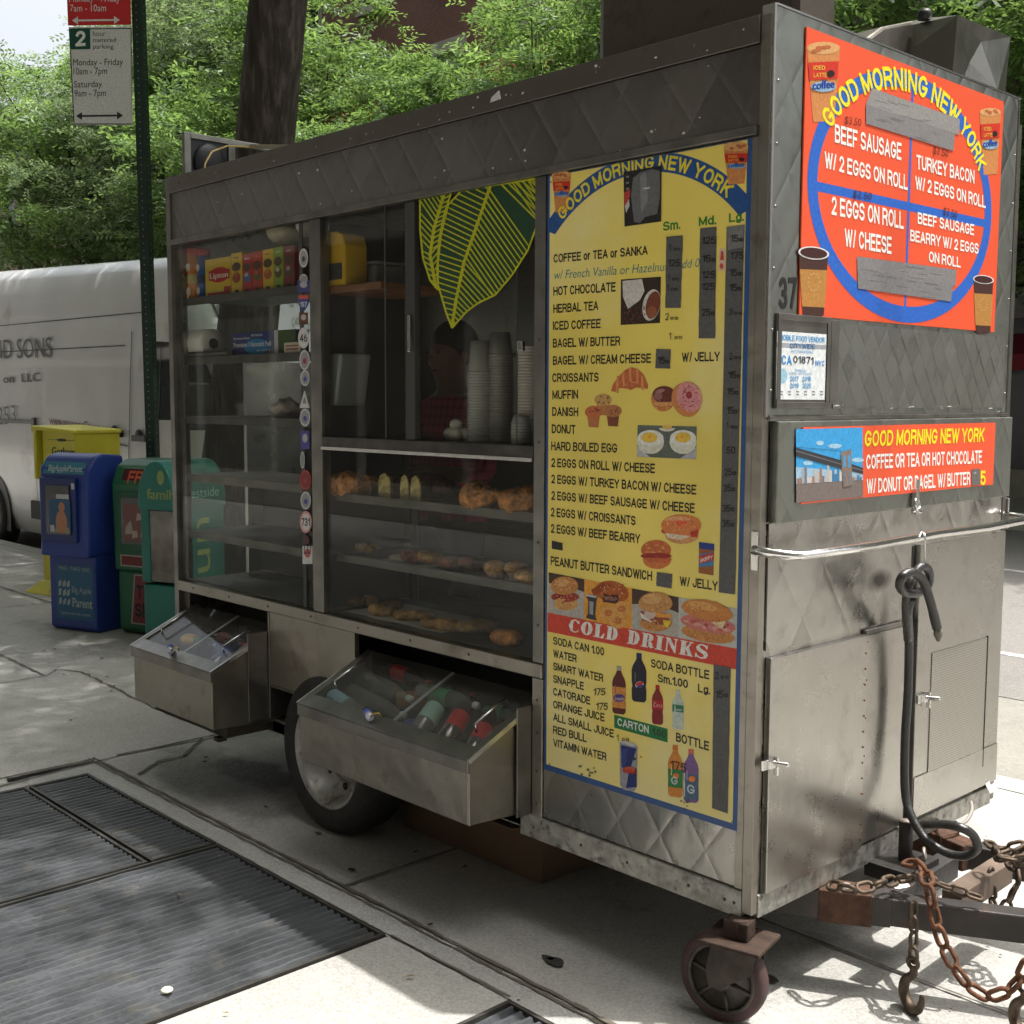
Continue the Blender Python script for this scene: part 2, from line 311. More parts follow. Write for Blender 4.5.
class Art:
    """flat printed artwork on a real plane; picture positions are read off the photo and put on that plane"""
    def __init__(s, plane, c, sgn, step=.0005, base=.001): s.pl = plane; s.c = c; s.sgn = sgn; s.st = step; s.b = base; s.mb = MB(); s.k = 0
    def p(s, u, v, l): return s.pl(u, v, s.c + s.sgn * (s.b + l * s.st + (s.k % 40) * 8e-6))
    def poly(s, pts, rgb, l=0): s.k += 1; s.mb.use(ink(rgb)); s.mb.quad(*[s.p(u, v, l) for u, v in pts]); return s
    def ell(s, cx, cy, rx, ry, rgb, l=0, a0=0, a1=360, rot=0, n=24):
        ca, sa = math.cos(math.radians(rot)), math.sin(math.radians(rot)); pts = []
        for i in range(n + (a1 - a0 < 360)):
            a = math.radians(a0 + (a1 - a0) * i / n); x, y = rx * math.cos(a), ry * math.sin(a); pts.append((cx + x * ca - y * sa, cy + x * sa + y * ca))
        return s.poly(pts, rgb, l)
    def text(s, t, a, b, h, rgb, l=1, bold=.012, shear=0, space=1.0):
        s.mb.use(ink(rgb)); A = s.p(a[0], a[1], l); B = s.p(b[0], b[1], l); T = s.p(a[0], a[1] - h, l)
        fit_text(s.mb, t, A, B, T, bold=bold, shear=shear, space=space); return s
    def build(s, name, parent=None, label=None): return s.mb.build(name, None, parent, label=label)
# ================================================================== world, sun
SUN = Vector((.237, .215, 1)).normalized()
w = bpy.data.worlds.new('World'); sc.world = w; w.use_nodes = True; nt = w.node_tree
sky = nd(nt, 'ShaderNodeTexSky', sky_type='NISHITA'); sky.sun_disc = False
el = math.asin(SUN.z); az = math.atan2(SUN.x, SUN.y)
sky.sun_elevation = el; sky.sun_rotation = az; sky.altitude = 10; sky.air_density = 1.2; sky.dust_density = 7.0; sky.ozone_density = 1
bg = nt.nodes['Background']; bg.inputs[1].default_value = .15; hz_ = nd(nt, 'ShaderNodeHueSaturation'); hz_.inputs['Saturation'].default_value = .3; hz_.inputs['Value'].default_value = 1.12; nt.links.new(sky.outputs[0], hz_.inputs['Color']); nt.links.new(hz_.outputs[0], bg.inputs[0])
ld = bpy.data.lights.new('sun', 'SUN'); ld.energy = 3.35; ld.angle = math.radians(.53); ld.color = (1, .965, .91)
lo = bpy.data.objects.new('sun', ld); col.objects.link(lo); lo.location = (10, 10, 30); lo.rotation_euler = SUN.to_track_quat('Z', 'Y').to_euler()
sc.view_settings.view_transform = 'Standard'; sc.view_settings.look = 'None'; sc.view_settings.gamma = 1; sc.view_settings.exposure = 0.9
# ================================================================== ground
def ground_mat(name, rgb, var, scales, spots=None, rough=.85, bump=.5, agg=.3, stains=()):
    m = bpy.data.materials.new(name); m.use_nodes = True; nt = m.node_tree; L = nt.links.new; p = nt.nodes['Principled BSDF']; MATS[name] = m
    p.inputs['Roughness'].default_value = rough; p.inputs['Specular IOR Level'].default_value = .3
    g = nd(nt, 'ShaderNodeNewGeometry'); c = None
    def noise(sc_, det=6, ro=.6):
        n = nd(nt, 'ShaderNodeTexNoise'); n.inputs['Scale'].default_value = sc_; n.inputs['Detail'].default_value = det; n.inputs['Roughness'].default_value = ro; L(g.outputs['Position'], n.inputs['Vector']); return n.outputs[0]
    v = 1.0
    for s_, k in scales:
        x = mth(nt, 'MULTIPLY', mth(nt, 'SUBTRACT', noise(s_), .5), k * 2); v = mth(nt, 'ADD', x, v)
    if spots:
        n = noise(spots[0], 8, .7); mr = nd(nt, 'ShaderNodeMapRange'); L(n, mr.inputs[0]); mr.inputs[1].default_value = spots[1]; mr.inputs[2].default_value = spots[1] + .07; mr.inputs[4].default_value = spots[2]
        v = mth(nt, 'SUBTRACT', v, mr.outputs[0])
    if stains:
        s3 = nd(nt, 'ShaderNodeSeparateXYZ'); L(g.outputs['Position'], s3.inputs[0]); nn = noise(3.5, 8, .6); n9 = noise(1.4, 3)
        for (sx, sy, rx, ry, k) in stains:
            dx = mth(nt, 'DIVIDE', mth(nt, 'SUBTRACT', s3.outputs[0], sx), rx); dy = mth(nt, 'DIVIDE', mth(nt, 'SUBTRACT', s3.outputs[1], sy), ry)
            d = mth(nt, 'SQRT', mth(nt, 'ADD', mth(nt, 'MULTIPLY', dx, dx), mth(nt, 'MULTIPLY', dy, dy))); d = mth(nt, 'MULTIPLY_ADD', nn, 1.5, mth(nt, 'MULTIPLY_ADD', n9, 1.2, d))
            mr = nd(nt, 'ShaderNodeMapRange'); L(d, mr.inputs[0]); mr.inputs[1].default_value = 2.15; mr.inputs[2].default_value = 2.5; mr.inputs[3].default_value = k; mr.inputs[4].default_value = 0; v = mth(nt, 'SUBTRACT', v, mr.outputs[0])
    vo = nd(nt, 'ShaderNodeTexVoronoi'); vo.inputs['Scale'].default_value = 160; L(g.outputs['Position'], vo.inputs['Vector'])
    v = mth(nt, 'MULTIPLY_ADD', mth(nt, 'SUBTRACT', nd_sep(nt, vo.outputs['Color']), .5), agg, v)
    cr = nd(nt, 'ShaderNodeVectorMath', operation='SCALE'); cr.inputs[0].default_value = rgb; L(v, cr.inputs['Scale']); L(cr.outputs[0], p.inputs['Base Color'])
    b = nd(nt, 'ShaderNodeBump'); b.inputs['Strength'].default_value = bump; b.inputs['Distance'].default_value = .004; L(noise(220, 3), b.inputs['Height']); L(b.outputs[0], p.inputs['Normal'])
    return m
def nd_sep(nt, o):
    s = nd(nt, 'ShaderNodeSeparateColor'); nt.links.new(o, s.inputs[0]); return s.outputs[0]
W1 = GP(232, 778); W2 = GP(243, 773); M_walk = ground_mat('sidewalk_concrete', (.40, .392, .368), .2, [(.7, .16), (3.5, .12), (14, .07)], (1.6, .60, .22), stains=[(W1.x, W1.y, .62, .24, .30), (W2.x + .05, W2.y + .03, .26, .12, .26), (-1.5, .6, 1.1, .4, .20), (-6.0, 1.0, .9, .4, .2), (-3.6, .5, .5, .25, .22), (.4, .5, .5, .4, .10)])
M_slab = ground_mat('sidewalk_slab', (.45, .44, .415), .2, [(.9, .10), (5, .08), (16, .06)], (2.3, .64, .15))
M_band = ground_mat('vault_border_concrete', (.38, .375, .36), .2, [(1.5, .12), (9, .1)], (3, .62, .2))
M_road = ground_mat('street_asphalt', (.20, .19, .178), .2, [(.4, .12), (3, .1), (30, .1)], (2.0, .60, .10), agg=.5)
M_gut = ground_mat('gutter_concrete', (.25, .24, .215), .2, [(.8, .15), (5, .15), (20, .1)], (1.5, .58, .2))
def struct(mb, name, m): o = mb.build(name, m); o['kind'] = 'structure'; return o
X0, X1 = -75, 45
struct(MB().box(-300, 300, -260, 300, -.5, -.16), 'ground', M_gut)
# pavement slab with the big flags as separate faces is one sheet; openings for the grates are cut by laying it as strips
def strip(x0, x1, y0, y1, z=0, zb=-.15): return (x0, x1, y0, y1, zb, z)
# grate openings
G1 = (-3.20, -1.06, -1.72, -.375); G2 = (-.53, .95, -1.6, -.365)
pv = MB()
pv.box(X0, G1[0], -7.2, 2.36, -.155, 0); pv.box(G1[1], G2[0], -7.2, 2.36, -.155, 0); pv.box(G2[1], X1, -7.2, 2.36, -.155, 0)
pv.box(G1[0], G1[1], -7.2, G1[2], -.155, 0); pv.box(G1[0], G1[1], G1[3], 2.36, -.155, 0)
pv.box(G2[0], G2[1], -7.2, G2[2], -.155, 0); pv.box(G2[0], G2[1], G2[3], 2.36, -.155, 0)
struct(pv, 'sidewalk', M_walk)
struct(MB().box(X0, X1, 2.363, 2.53, -.155, .003), 'near_kerb', M_band)
struct(MB().box(X0, X1, 2.532, 4.4, -.155, -.128), 'gutter', M_gut)
struct(MB().box(X0, X1, 4.402, 13.5, -.155, -.124), 'street', M_road)
ln = MB()
ln.box(-30, 20, 5.55, 5.64, -.124, -.120)
ln.box(-30, 20, 9.6, 9.70, -.124, -.120)
struct(ln, 'lane_marking', ground_mat('worn_white_paint', (.62, .61, .57), .1, [(9, .2)], (9, .52, .5)))
struct(MB().box(X0, X1, 13.502, 13.66, -.155, .02), 'far_kerb', M_slab)
struct(MB().box(X0, X1, 13.662, 17.0, -.155, .016), 'far_sidewalk', M_walk)
# lighter flag at the left with ragged edge
sl = MB(); pts = [GP(u, v, .004) for u, v in [(-160, 700), (0, 684.6), (48, 676), (66, 671), (82, 673), (104, 684), (141, 702), (170, 716), (204, 727), (214, 737), (117, 756), (0, 786), (-160, 824)]]
sl.quad(*pts); struct(sl, 'concrete_flag', M_slab)
# grate surround
bd = MB(); z = .004
bd.quad(*[(x, y, z) for x, y in [(-3.36, -.285), (-3.36, -.374), (6, -.362), (6, -.285)]]); bd.quad(*[(x, y, z) for x, y in [(-3.36, -.374), (-3.36, -2.4), (-3.205, -2.4), (-3.205, -.374)]])
struct(bd, 'grate_surround', M_band)
# joints
jt = MB()
def ribbon(pts, wd, z=.007, jag=0, mb=jt):
    P = [Vector((p[0], p[1], 0)) for p in pts]; Q = []
    for i in range(len(P) - 1):
        n = max(1, int((P[i + 1] - P[i]).length / .05)) if jag else 1
        for k in range(n): Q.append(P[i].lerp(P[i + 1], k / n) + Vector((R.uniform(-1, 1), R.uniform(-1, 1), 0)) * jag)
    Q.append(P[-1])
    for a, b in zip(Q, Q[1:]):
        t = (b - a).normalized(); n = Vector((-t.y, t.x, 0)) * wd / 2 * (1 + (R.uniform(-.4, .5) if jag else 0))
        mb.quad(Vector((a.x, a.y, z)) - n, Vector((b.x, b.y, z)) - n, Vector((b.x, b.y, z)) + n, Vector((a.x, a.y, z)) + n)
def gpl(l): return [GP(u, v) for u, v in l]
ribbon([(-3.40, -.262), (8, -.262)], .012, jag=.003); ribbon([(-3.40, -.288), (8, -.285)], .010, .0075, jag=.003)
ribbon([(-3.375, -.262), (-3.375, -3)], .014, jag=.002)
ribbon([(-1.05, -.372), (-.53, -.362)], .008, jag=.002)
ribbon(gpl([(-100, 700), (0, 684.6), (48, 676), (57, 670)]), .009, jag=.003)
ribbon(gpl([(-100, 640), (0, 655), (44, 676)]), .010, jag=.003)
ribbon(gpl([(59, 670), (82, 673), (104, 684), (141, 702), (170, 716), (204, 727)]), .016, jag=.009)
ribbon(gpl([(-60, 803), (0, 788), (100, 762)]), .012, jag=.003)
ribbon(gpl([(117, 756), (160, 748), (200, 739), (260, 728)]), .012, jag=.003)
ribbon(gpl([(137, 776), (160, 762), (185, 757), (202, 739)]), .014, jag=.007)
for x in (-1.45, 1.2, 3.2): ribbon([(x, -.26), (x, 2.36)], .010, jag=.001)
for x in (-7.6, -9.9, -12.2): ribbon([(x, -5), (x, 2.36)], .012, jag=.001)
ribbon([(-60, 1.25), (-5.5, 1.25)], .012, jag=.001); ribbon([(-.9, .55), (8, .55)], .010, jag=.001)
struct(jt, 'pavement_joints', mat('joint_dirt', (.13, .115, .095), .95))
# stains, gum and litter
sp = MB()
def blob(c, rx, ry, z=.0085, jag=.25, n=22, rot=0):
    ph = [R.uniform(0, 6.28) for _ in range(3)]; pts = []
    for i in range(n):
        a = 2 * PI * i / n; k = 1 + jag * (math.sin(2 * a + ph[0]) * .5 + math.sin(3 * a + ph[1]) * .3 + math.sin(5 * a + ph[2]) * .2)
        x, y = rx * k * math.cos(a), ry * k * math.sin(a); pts.append((c[0] + x * math.cos(rot) - y * math.sin(rot), c[1] + x * math.sin(rot) + y * math.cos(rot), z))
    sp.quad(*pts)
wet = mat('wet_stain', (.16, .15, .135), .5, spec=.4, var=.3, vscale=9)
sp.use(mat('dark_stain', (.07, .066, .058), .5)); 
sp.use(mat('gum', (.04, .037, .035), .8)); c = GP(555, 964); blob(c, .035, .02); blob(GP(770, 981), .028, .017); blob(GP(548, 960), .02, .012)
for i in range(26): blob((R.uniform(-6, -.2), R.uniform(-.25, .9)), R.uniform(.006, .016), R.uniform(.006, .013))
for i in range(22): blob((R.uniform(-4.5, .6), R.uniform(-2, -.3)), R.uniform(.003, .006), R.uniform(.003, .006), .03)
for i in range(20): blob((R.uniform(.1, 1.6), R.uniform(.2, 1.6)), R.uniform(.002, .006), R.uniform(.002, .005))
struct(sp, 'pavement_stains', None)
lt = MB()
for i in range(90):
    c = (R.uniform(-9, 1.5), R.uniform(-2.2, 2.2)); a = R.uniform(0, 6.3); l = R.uniform(.006, .018); w_ = l * R.uniform(.2, .5); dx_, dy_ = math.cos(a), math.sin(a); z_ = .009 + R.uniform(0, .003)
    lt.quad((c[0] - dx_ * l, c[1] - dy_ * l, z_), (c[0] - dy_ * w_, c[1] + dx_ * w_, z_ + .002), (c[0] + dx_ * l, c[1] + dy_ * l, z_), (c[0] + dy_ * w_, c[1] - dx_ * w_, z_ + .003))
tag(lt.build('leaf_litter', mat('dry_leaf', (.26, .22, .09), .8, var=.4, vscale=3)), 'tiny dry leaf flecks scattered over the pavement', 'leaf litter', kind='stuff')
# ------------------------------------------------------------------ steel pavement grates
M_iron = mat('grate_iron', (.10, .106, .115), .55, metal=.4, var=.18, vscale=5, rvar=.08, bump=.3, bscale=90, dirt=(.15, .145, .13), dscale=7, dthr=.62)
def grate(label, x0, x1, y0, y1, pitch=.036, group='steel grates let into the pavement'):
    cx, cy = (x0 + x1) / 2, (y0 + y1) / 2
    t = thing('pavement_grate', label, 'grate', (cx, cy, 0), group=group)
    MB().box(x0 + .012, x1 - .012, y0 + .012, y1 - .012, -.03, -.009).build('base_plate', M_iron, t)
    b = MB(); x = x0 + .03
    while x < x1 - .025:
        # raised ridges, slightly worn so no two are the same height
        N = max(2, int((y1 - y0) / .09)); rows = []
        for i in range(N + 1):
            y = y0 + .016 + (y1 - y0 - .032) * i / N; h = R.uniform(.001, .0055); wv = R.uniform(.0085, .0115); xx = x + R.uniform(-.0016, .0016); rows.append([(xx - wv, y, -.009), (xx - wv * .45, y, h), (xx + wv * .45, y, h), (xx + wv, y, -.009)])
        b.add([p for r_ in rows for p in r_], [(i * 4 + k, i * 4 + k + 1, (i + 1) * 4 + k + 1, (i + 1) * 4 + k) for i in range(N) for k in range(3)] + [(0, 1, 2, 3), (N * 4 + 3, N * 4 + 2, N * 4 + 1, N * 4)])
        x += pitch
    b.build('ridges', M_iron, t)
    f = MB(); f.box(x0, x1, y0, y0 + .012, -.03, .006); f.box(x0, x1, y1 - .012, y1, -.03, .006); f.box(x0, x0 + .012, y0 + .012, y1 - .012, -.03, .006); f.box(x1 - .012, x1, y0 + .012, y1 - .012, -.03, .006)
    f.build('edge_frame', mat('grate_edge', (.07, .066, .06), .6, metal=.4, var=.3, vscale=20), t)
# ridges run across the walk (along y); panels as in the photo
grate('long narrow ridged steel grate nearest the stall wheel, behind the square one', -3.19, -2.09, -.632, -.378)
grate('square ridged steel grate at the left edge of the pavement', -3.19, -2.09, -1.71, -.646)
grate('large dark ridged steel grate in the middle of the pavement', -2.076, -1.07, -1.71, -.378)
grate('small corner of ridged steel grate at the bottom edge below the yellow menu', -.52, .94, -1.59, -.375)
cp = MB(); cp.lathe([(0, 0), (.016, 0), (.017, .004), (.013, .008), (0, .009)], c=GP(167, 991, .008), n=16); tag(cp.build('bottle_cap', mat('cap_cream', (.75, .74, .6), .5)), 'pale bottle cap lying flat on the steel grate', 'bottle cap')
# ================================================================== buildings
M_brick = None
def brick(name, c1, c2, mortar, sc_=1.0):
    m = bpy.data.materials.new(name); m.use_nodes = True; nt = m.node_tree; L = nt.links.new; p = nt.nodes['Principled BSDF']; p.inputs['Roughness'].default_value = .9
    g = nd(nt, 'ShaderNodeNewGeometry'); s = nd(nt, 'ShaderNodeSeparateXYZ'); L(g.outputs['Position'], s.inputs[0]); c = nd(nt, 'ShaderNodeCombineXYZ')
    L(mth(nt, 'ADD', s.outputs[0], s.outputs[1]), c.inputs[0]); L(s.outputs[2], c.inputs[1])
    b = nd(nt, 'ShaderNodeTexBrick'); L(c.outputs[0], b.inputs['Vector']); b.inputs['Scale'].default_value = 5 * sc_; b.inputs['Color1'].default_value = (*c1, 1); b.inputs['Color2'].default_value = (*c2, 1); b.inputs['Mortar'].default_value = (*mortar, 1); b.inputs['Mortar Size'].default_value = .02
    L(b.outputs[0], p.inputs['Base Color']); bp = nd(nt, 'ShaderNodeBump'); bp.inputs['Strength'].default_value = .4; L(b.outputs['Fac'], bp.inputs['Height']); bp.invert = True; L(bp.outputs[0], p.inputs['Normal']); return m
B_red = brick('red_brick', (.17, .06, .045), (.12, .045, .035), (.20, .17, .14)); B_brn = brick('brown_brick', (.10, .065, .05), (.07, .05, .04), (.13, .12, .10)); B_tan = brick('tan_brick', (.22, .17, .12), (.18, .14, .10), (.2, .18, .15))
M_pane = mat('window_pane', (.02, .025, .03), .06, spec=.8); M_sash = mat('sash_paint', (.32, .31, .28), .6); M_ledge = mat('stone_ledge', (.33, .31, .27), .85, var=.15); M_dark = mat('shopfront_dark', (.018, .018, .018), .25, spec=.6)
def building(label, x0, x1, y0, y1, h, wall, face=-1, ws=2.6, fl=3.6, z0=4.6, group=None, win=True, shop=True):
    t = thing('street_building', label, 'building', ((x0 + x1) / 2, y0, 0), group=group)
    wl = MB().box(x0, x1, y0, y1, 0, h).build('wall', wall, t); yf = y0 if face < 0 else y1
    def bx(mb, a, b, d0, d1, zz0, zz1): mb.box(a, b, min(yf + face * d0, yf + face * d1), max(yf + face * d0, yf + face * d1), zz0, zz1)
    c = MB(); bx(c, x0, x1, .0, .45, h - .1, h + .35); bx(c, x0, x1, .0, .25, h - .6, h - .1); c.build('cornice', M_ledge, t, bevel=.02)
    c = MB(); bx(c, x0, x1, .0, .18, z0 - .9, z0 - .6); c.build('ledge', M_ledge, t)
    if shop:
        c = MB().use(M_dark); bx(c, x0 + .4, x1 - .4, .0, .03, .5, 3.0); c.use(M_ledge); x = x0 + .4
        while x < x1 - .3: bx(c, x, x + .12, .031, .09, .2, 3.1); x += 2.2
        bx(c, x0, x1, .0, .12, .02, .5); c.build('shop_front', None, t)
    if win:
        z = z0
        while z + 2 < h:
            x = x0 + 1.0
            while x + 1.2 < x1:
                f = MB(); f.use(M_sash)
                for a in ((x, x + .07, z, z + 1.9), (x + 1.03, x + 1.1, z, z + 1.9), (x + .07, x + 1.03, z, z + .07), (x + .07, x + 1.03, z + 1.83, z + 1.9), (x + .07, x + 1.03, z + .92, z + .98)): bx(f, a[0], a[1], .0, .07, a[2], a[3])
                f.use(M_ledge); bx(f, x - .1, x + 1.2, .0, .14, z - .16, z); bx(f, x - .1, x + 1.2, .0, .05, z + 1.9, z + 2.15)
                o = f.build('window', None, t); q = MB(); bx(q, x + .07, x + 1.03, .001, .02, z + .07, z + 1.83); q.build('pane', M_pane, o)
                x += ws
            z += fl
    return t
bl = 'buildings across the street'
building('red brick building across the street at the far left beneath the sky', -72, -38, 17, 30, 12.6, B_tan, group=bl)
building('red brick building with red awnings behind the trees above the stall roof', -37.9, -15.2, 17, 29, 17, B_red, ws=3.0, group=bl)
b4 = building('dark brick building with grey panelled shop floor behind the orange sign end of the stall', -15.1, 14, 17, 29, 18, B_brn, z0=6.4, group=bl)
f = MB()
for i, z in enumerate((2.95, 3.55, 4.15, 4.75)): f.box(-15, 14, 16.86 - .03 * (i % 2), 16.999, z, z + .5)
f.build('siding_panel', mat('grey_siding', (.17, .165, .15), .7, var=.15), b4); f = MB(); f.box(-15.05, 14, 16.7, 16.999, 5.3, 5.5); f.box(-15.05, 14, 16.75, 16.86, 4.08, 4.15); f.build('moulding', mat('grey_ledge', (.30, .30, .28), .7), b4)
def awning(x0, x1, z, y, m, label, d=1.1, h=.9, txt=None):
    a = MB(); a.prism([(x0, y, z + h), (x0, y - d, z + .25), (x0, y - d, z), (x0, y - d + .02, z), (x0, y - .01, z + h - .06)], (x1 - x0, 0, 0)); o = a.build('awning', m); tag(o, label, 'awning', 'red awnings across the street'); return o
M_aw = mat('red_awning', (.36, .02, .03), .8); M_aw2 = mat('maroon_awning', (.20, .012, .02), .8)
awning(-12.5, -5, 2.1, 16.85, M_aw2, 'maroon awning behind the right edge of the stall', h=.6, d=.7)
for i, (u, v) in enumerate([(340, 132), (480, 100), (300, 335)][:2]):
    p = FP(u, v, 16); awning(p.x - 1.7, p.x + 2.0, p.z, 16.9, M_aw, ['red awning glimpsed through the trees beside the thick trunk', 'red awning glimpsed through the trees above the middle of the stall roof'][i], h=1.2)
p = FP(172, 243, 15.5); awning(p.x - 1.4, p.x + 1.2, p.z - .3, 16.9, mat('orange_awning', (.55, .12, .06), .8), 'orange red awning glimpsed just left of the stall corner', h=1.0)
building('brown brick building behind the photographer, mirrored in the steel and glass', -78, 28, -19, -7.2, 31, brick('darkened_brick', (.035, .028, .024), (.028, .022, .02), (.05, .045, .04)), face=1, ws=2.8)  # unseen building; brick darkened and wall raised to keep mirrored tones low
building('dark brick building down the side street to the right of the stall', 30, 44, -7, 2.2, 16, B_brn, win=False, shop=False)
# ================================================================== trees
def leaf_mat(name, a, b, tr=.45):
    m = bpy.data.materials.new(name); m.use_nodes = True; nt = m.node_tree; L = nt.links.new; nt.nodes.clear(); o = nd(nt, 'ShaderNodeOutputMaterial')
    g = nd(nt, 'ShaderNodeNewGeometry'); n = nd(nt, 'ShaderNodeTexNoise'); n.inputs['Scale'].default_value = .55; n.inputs['Detail'].default_value = 2; L(g.outputs['Position'], n.inputs['Vector'])
    r1 = mth(nt, 'ADD', mth(nt, 'MULTIPLY', g.outputs['Random Per Island'], .55), mth(nt, 'MULTIPLY', mth(nt, 'SUBTRACT', n.outputs[0], .28), 1.0))
    r = nd(nt, 'ShaderNodeValToRGB'); L(r1, r.inputs[0]); r.color_ramp.elements[0].position = .15; r.color_ramp.elements[1].position = .95; r.color_ramp.elements[0].color = (*a, 1); r.color_ramp.elements[1].color = (*b, 1)
    p = nd(nt, 'ShaderNodeBsdfPrincipled'); p.inputs['Roughness'].default_value = .45; L(r.outputs[0], p.inputs['Base Color']); t = nd(nt, 'ShaderNodeBsdfTranslucent')
    hs = nd(nt, 'ShaderNodeHueSaturation'); hs.inputs['Hue'].default_value = .475; hs.inputs['Saturation'].default_value = 1.1; hs.inputs['Value'].default_value = 1.5; L(r.outputs[0], hs.inputs['Color']); L(hs.outputs[0], t.inputs[0])
    mx = nd(nt, 'ShaderNodeMixShader'); mx.inputs[0].default_value = tr; L(p.outputs[0], mx.inputs[1]); L(t.outputs[0], mx.inputs[2]); L(mx.outputs[0], o.inputs[0]); return m
LM1 = leaf_mat('honey_locust_leaf', (.05, .10, .03), (.19, .32, .10), .5); LM2 = leaf_mat('grey_green_leaf', (.065, .11, .05), (.19, .275, .125), .46)  # second leaf is a greyer green kind for the denser trees
M_bark = mat('bark', (.034, .026, .021), .95, var=.45, vscale=7, bump=1.0, bscale=9, coord='Object', stretch=(4, 4, .6), dirt=(.09, .075, .06), dscale=5, dthr=.55)
def crown_mesh(name, seed, rad, nclump, per, L0, W0, pairs=4, flat=.45, leafm=LM1, keep=None, csz=.9):
    g = np.random.default_rng(seed); rx, ry, rz = rad
    d = g.normal(size=(nclump, 3)); d /= np.linalg.norm(d, axis=1)[:, None]; r = g.uniform(.25, 1, nclump) ** .45
    r *= 1 + .16 * np.sin(d[:, 0] * 5 + seed) * np.cos(d[:, 2] * 4 + d[:, 1] * 3)
    c = d * r[:, None] * np.array([rx, ry, rz]); c[:, 2] *= np.where(c[:, 2] < 0, .8, 1)
    cs = g.uniform(.5, 1.25, nclump) * csz
    ci = np.repeat(np.arange(nclump), per); n = len(ci)
    pos = c[ci] + g.normal(size=(n, 3)) * np.array([1, 1, flat]) * cs[ci][:, None] * .55
    # sprigs droop outwards from their clump
    out = pos - c[ci]; a = np.arctan2(out[:, 1], out[:, 0]) + g.normal(0, .7, n); el = g.normal(-.25, .3, n)
    if keep is not None:
        k = keep(pos); pos, a, el, n = pos[k], a[k], el[k], int(k.sum())
    D = np.stack([np.cos(a) * np.cos(el), np.sin(a) * np.cos(el), np.sin(el)], 1)
    up = np.array([0, 0, 1.]) + g.normal(0, .35, (n, 3)); Sd = np.cross(D, up); Sd /= np.linalg.norm(Sd, axis=1)[:, None]
    Ls = L0 * g.uniform(.7, 1.3, n)[:, None]; V = []
    for k in range(pairs):
        for sgn in (-1, 1):
            base = pos + D * Ls * (k + .3) / pairs; ax = Sd * sgn * .9 + D * .45 + g.normal(0, .18, (n, 3)); lf = Ls * .34 * (1 - .35 * abs(k - pairs * .4) / pairs); wd = D * W0 * g.uniform(.8, 1.2, n)[:, None]
            V.append(np.stack([base - wd * .3, base + ax * lf * .5 - wd, base + ax * lf, base + ax * lf * .5 + wd], 1))
    V = np.stack(V, 1).reshape(-1, 3).astype(np.float32); nf = len(V) // 4
    me = bpy.data.meshes.new(name); me.vertices.add(len(V)); me.loops.add(nf * 4); me.polygons.add(nf)
    me.vertices.foreach_set('co', V.ravel()); me.loops.foreach_set('vertex_index', np.arange(nf * 4, dtype=np.int32)); me.polygons.foreach_set('loop_start', np.arange(0, nf * 4, 4, dtype=np.int32))
    me.update(calc_edges=True); me.materials.append(leafm); return me, c
def trunk_mb(h, r0, cz, clumps, lean=(0, 0), nl=16, seed=1, fork=.42):
    g = random.Random(seed); mb = MB(); top = Vector((lean[0], lean[1], h * fork)); pts = []; rs = []
    N = 9
    for i in range(N):
        t = i / (N - 1); pts.append(Vector((lean[0] * t + .03 * math.sin(5 * t), lean[1] * t + .03 * math.cos(4 * t) - .03, h * fork * t))); rs.append(r0 * (1.35 - .35 * min(1, t * 6)) * (1 - .25 * t))
    mb.tube(pts, rs, 14)
    idx = sorted(g.sample(range(len(clumps)), min(nl, len(clumps))))
    for i in idx:
        e = Vector(clumps[i]) * .92 + Vector((0, 0, cz)); s = pts[-1 - g.randint(0, 2)]; mid = s.lerp(e, .45) + Vector((g.uniform(-.3, .3), g.uniform(-.3, .3), .15 * (e - s).length)); q = [s]
        for k in range(1, 8): t = k / 7; q.append((s * (1 - t) ** 2 + mid * 2 * t * (1 - t) + e * t * t) + Vector((g.uniform(-.05, .05),) * 3))
        mb.tube(q, [r0 * .42 * (1 - k / 7) ** 1.1 + .012 for k in range(8)], 6)
    return mb
cA, clA = crown_mesh('crown', 3, (4.6, 4.4, 4.6), 92, 62, .58, .042, csz=.78); cB, clB = crown_mesh('crown', 8, (4.2, 4.4, 5.2), 120, 62, .44, .038, leafm=LM2, csz=.8)
tA = trunk_mb(9, .24, 7.4, clA, seed=2, nl=26, fork=.38); tB = trunk_mb(9, .22, 7.4, clB, seed=5, nl=26, fork=.38)
protos = []
for k, (cm, tm) in enumerate(((cA, tA), (cB, tB))):
    t = thing('street_tree', 'x', 'tree', (0, 0, 0)); tm.build('trunk', M_bark, t, local=True); o = bpy.data.objects.new('crown', cm); col.objects.link(o); o.parent = t; o.location = (0, 0, 7.4); protos.append(t)
tr = [(-39.5, 14.1, 1.0, 1), (-33, 13.8, 1.02, 0), (-27.5, 14.2, 1.0, 1), (-22.6, 13.9, .92, 0), (-18.3, 14.1, .77, 0), (-14.3, 13.9, .77, 0), (-10.7, 14.2, .78, 0), (-7.2, 14.0, .82, 0), (-1.5, 14.1, .9, 1), (-30.5, 15.6, 1.12, 1)]
wh = ['behind the left end of the parking sign', 'behind the parking sign pole', 'left of the thick trunk', 'behind the thick near trunk', 'above the roof fan at the left of the stall', 'above the middle of the stall roof', 'beside the left edge of the big roof box', 'behind the crumpled roof vent', 'beyond the right edge of the stall', 'tallest of the row']
used = [0, 0]
for i, (x, y, s, k) in enumerate(tr):
    o = protos[k] if not used[k] else copy_tree(protos[k]); used[k] = 1
    o.location = (x, y, 0); o.scale = (s, s, s); o.rotation_euler = (0, 0, i * 1.7); tag(o, ['bright green', 'dense grey green'][k] + ' tree across the street ' + wh[i], 'tree', 'trees across the street')
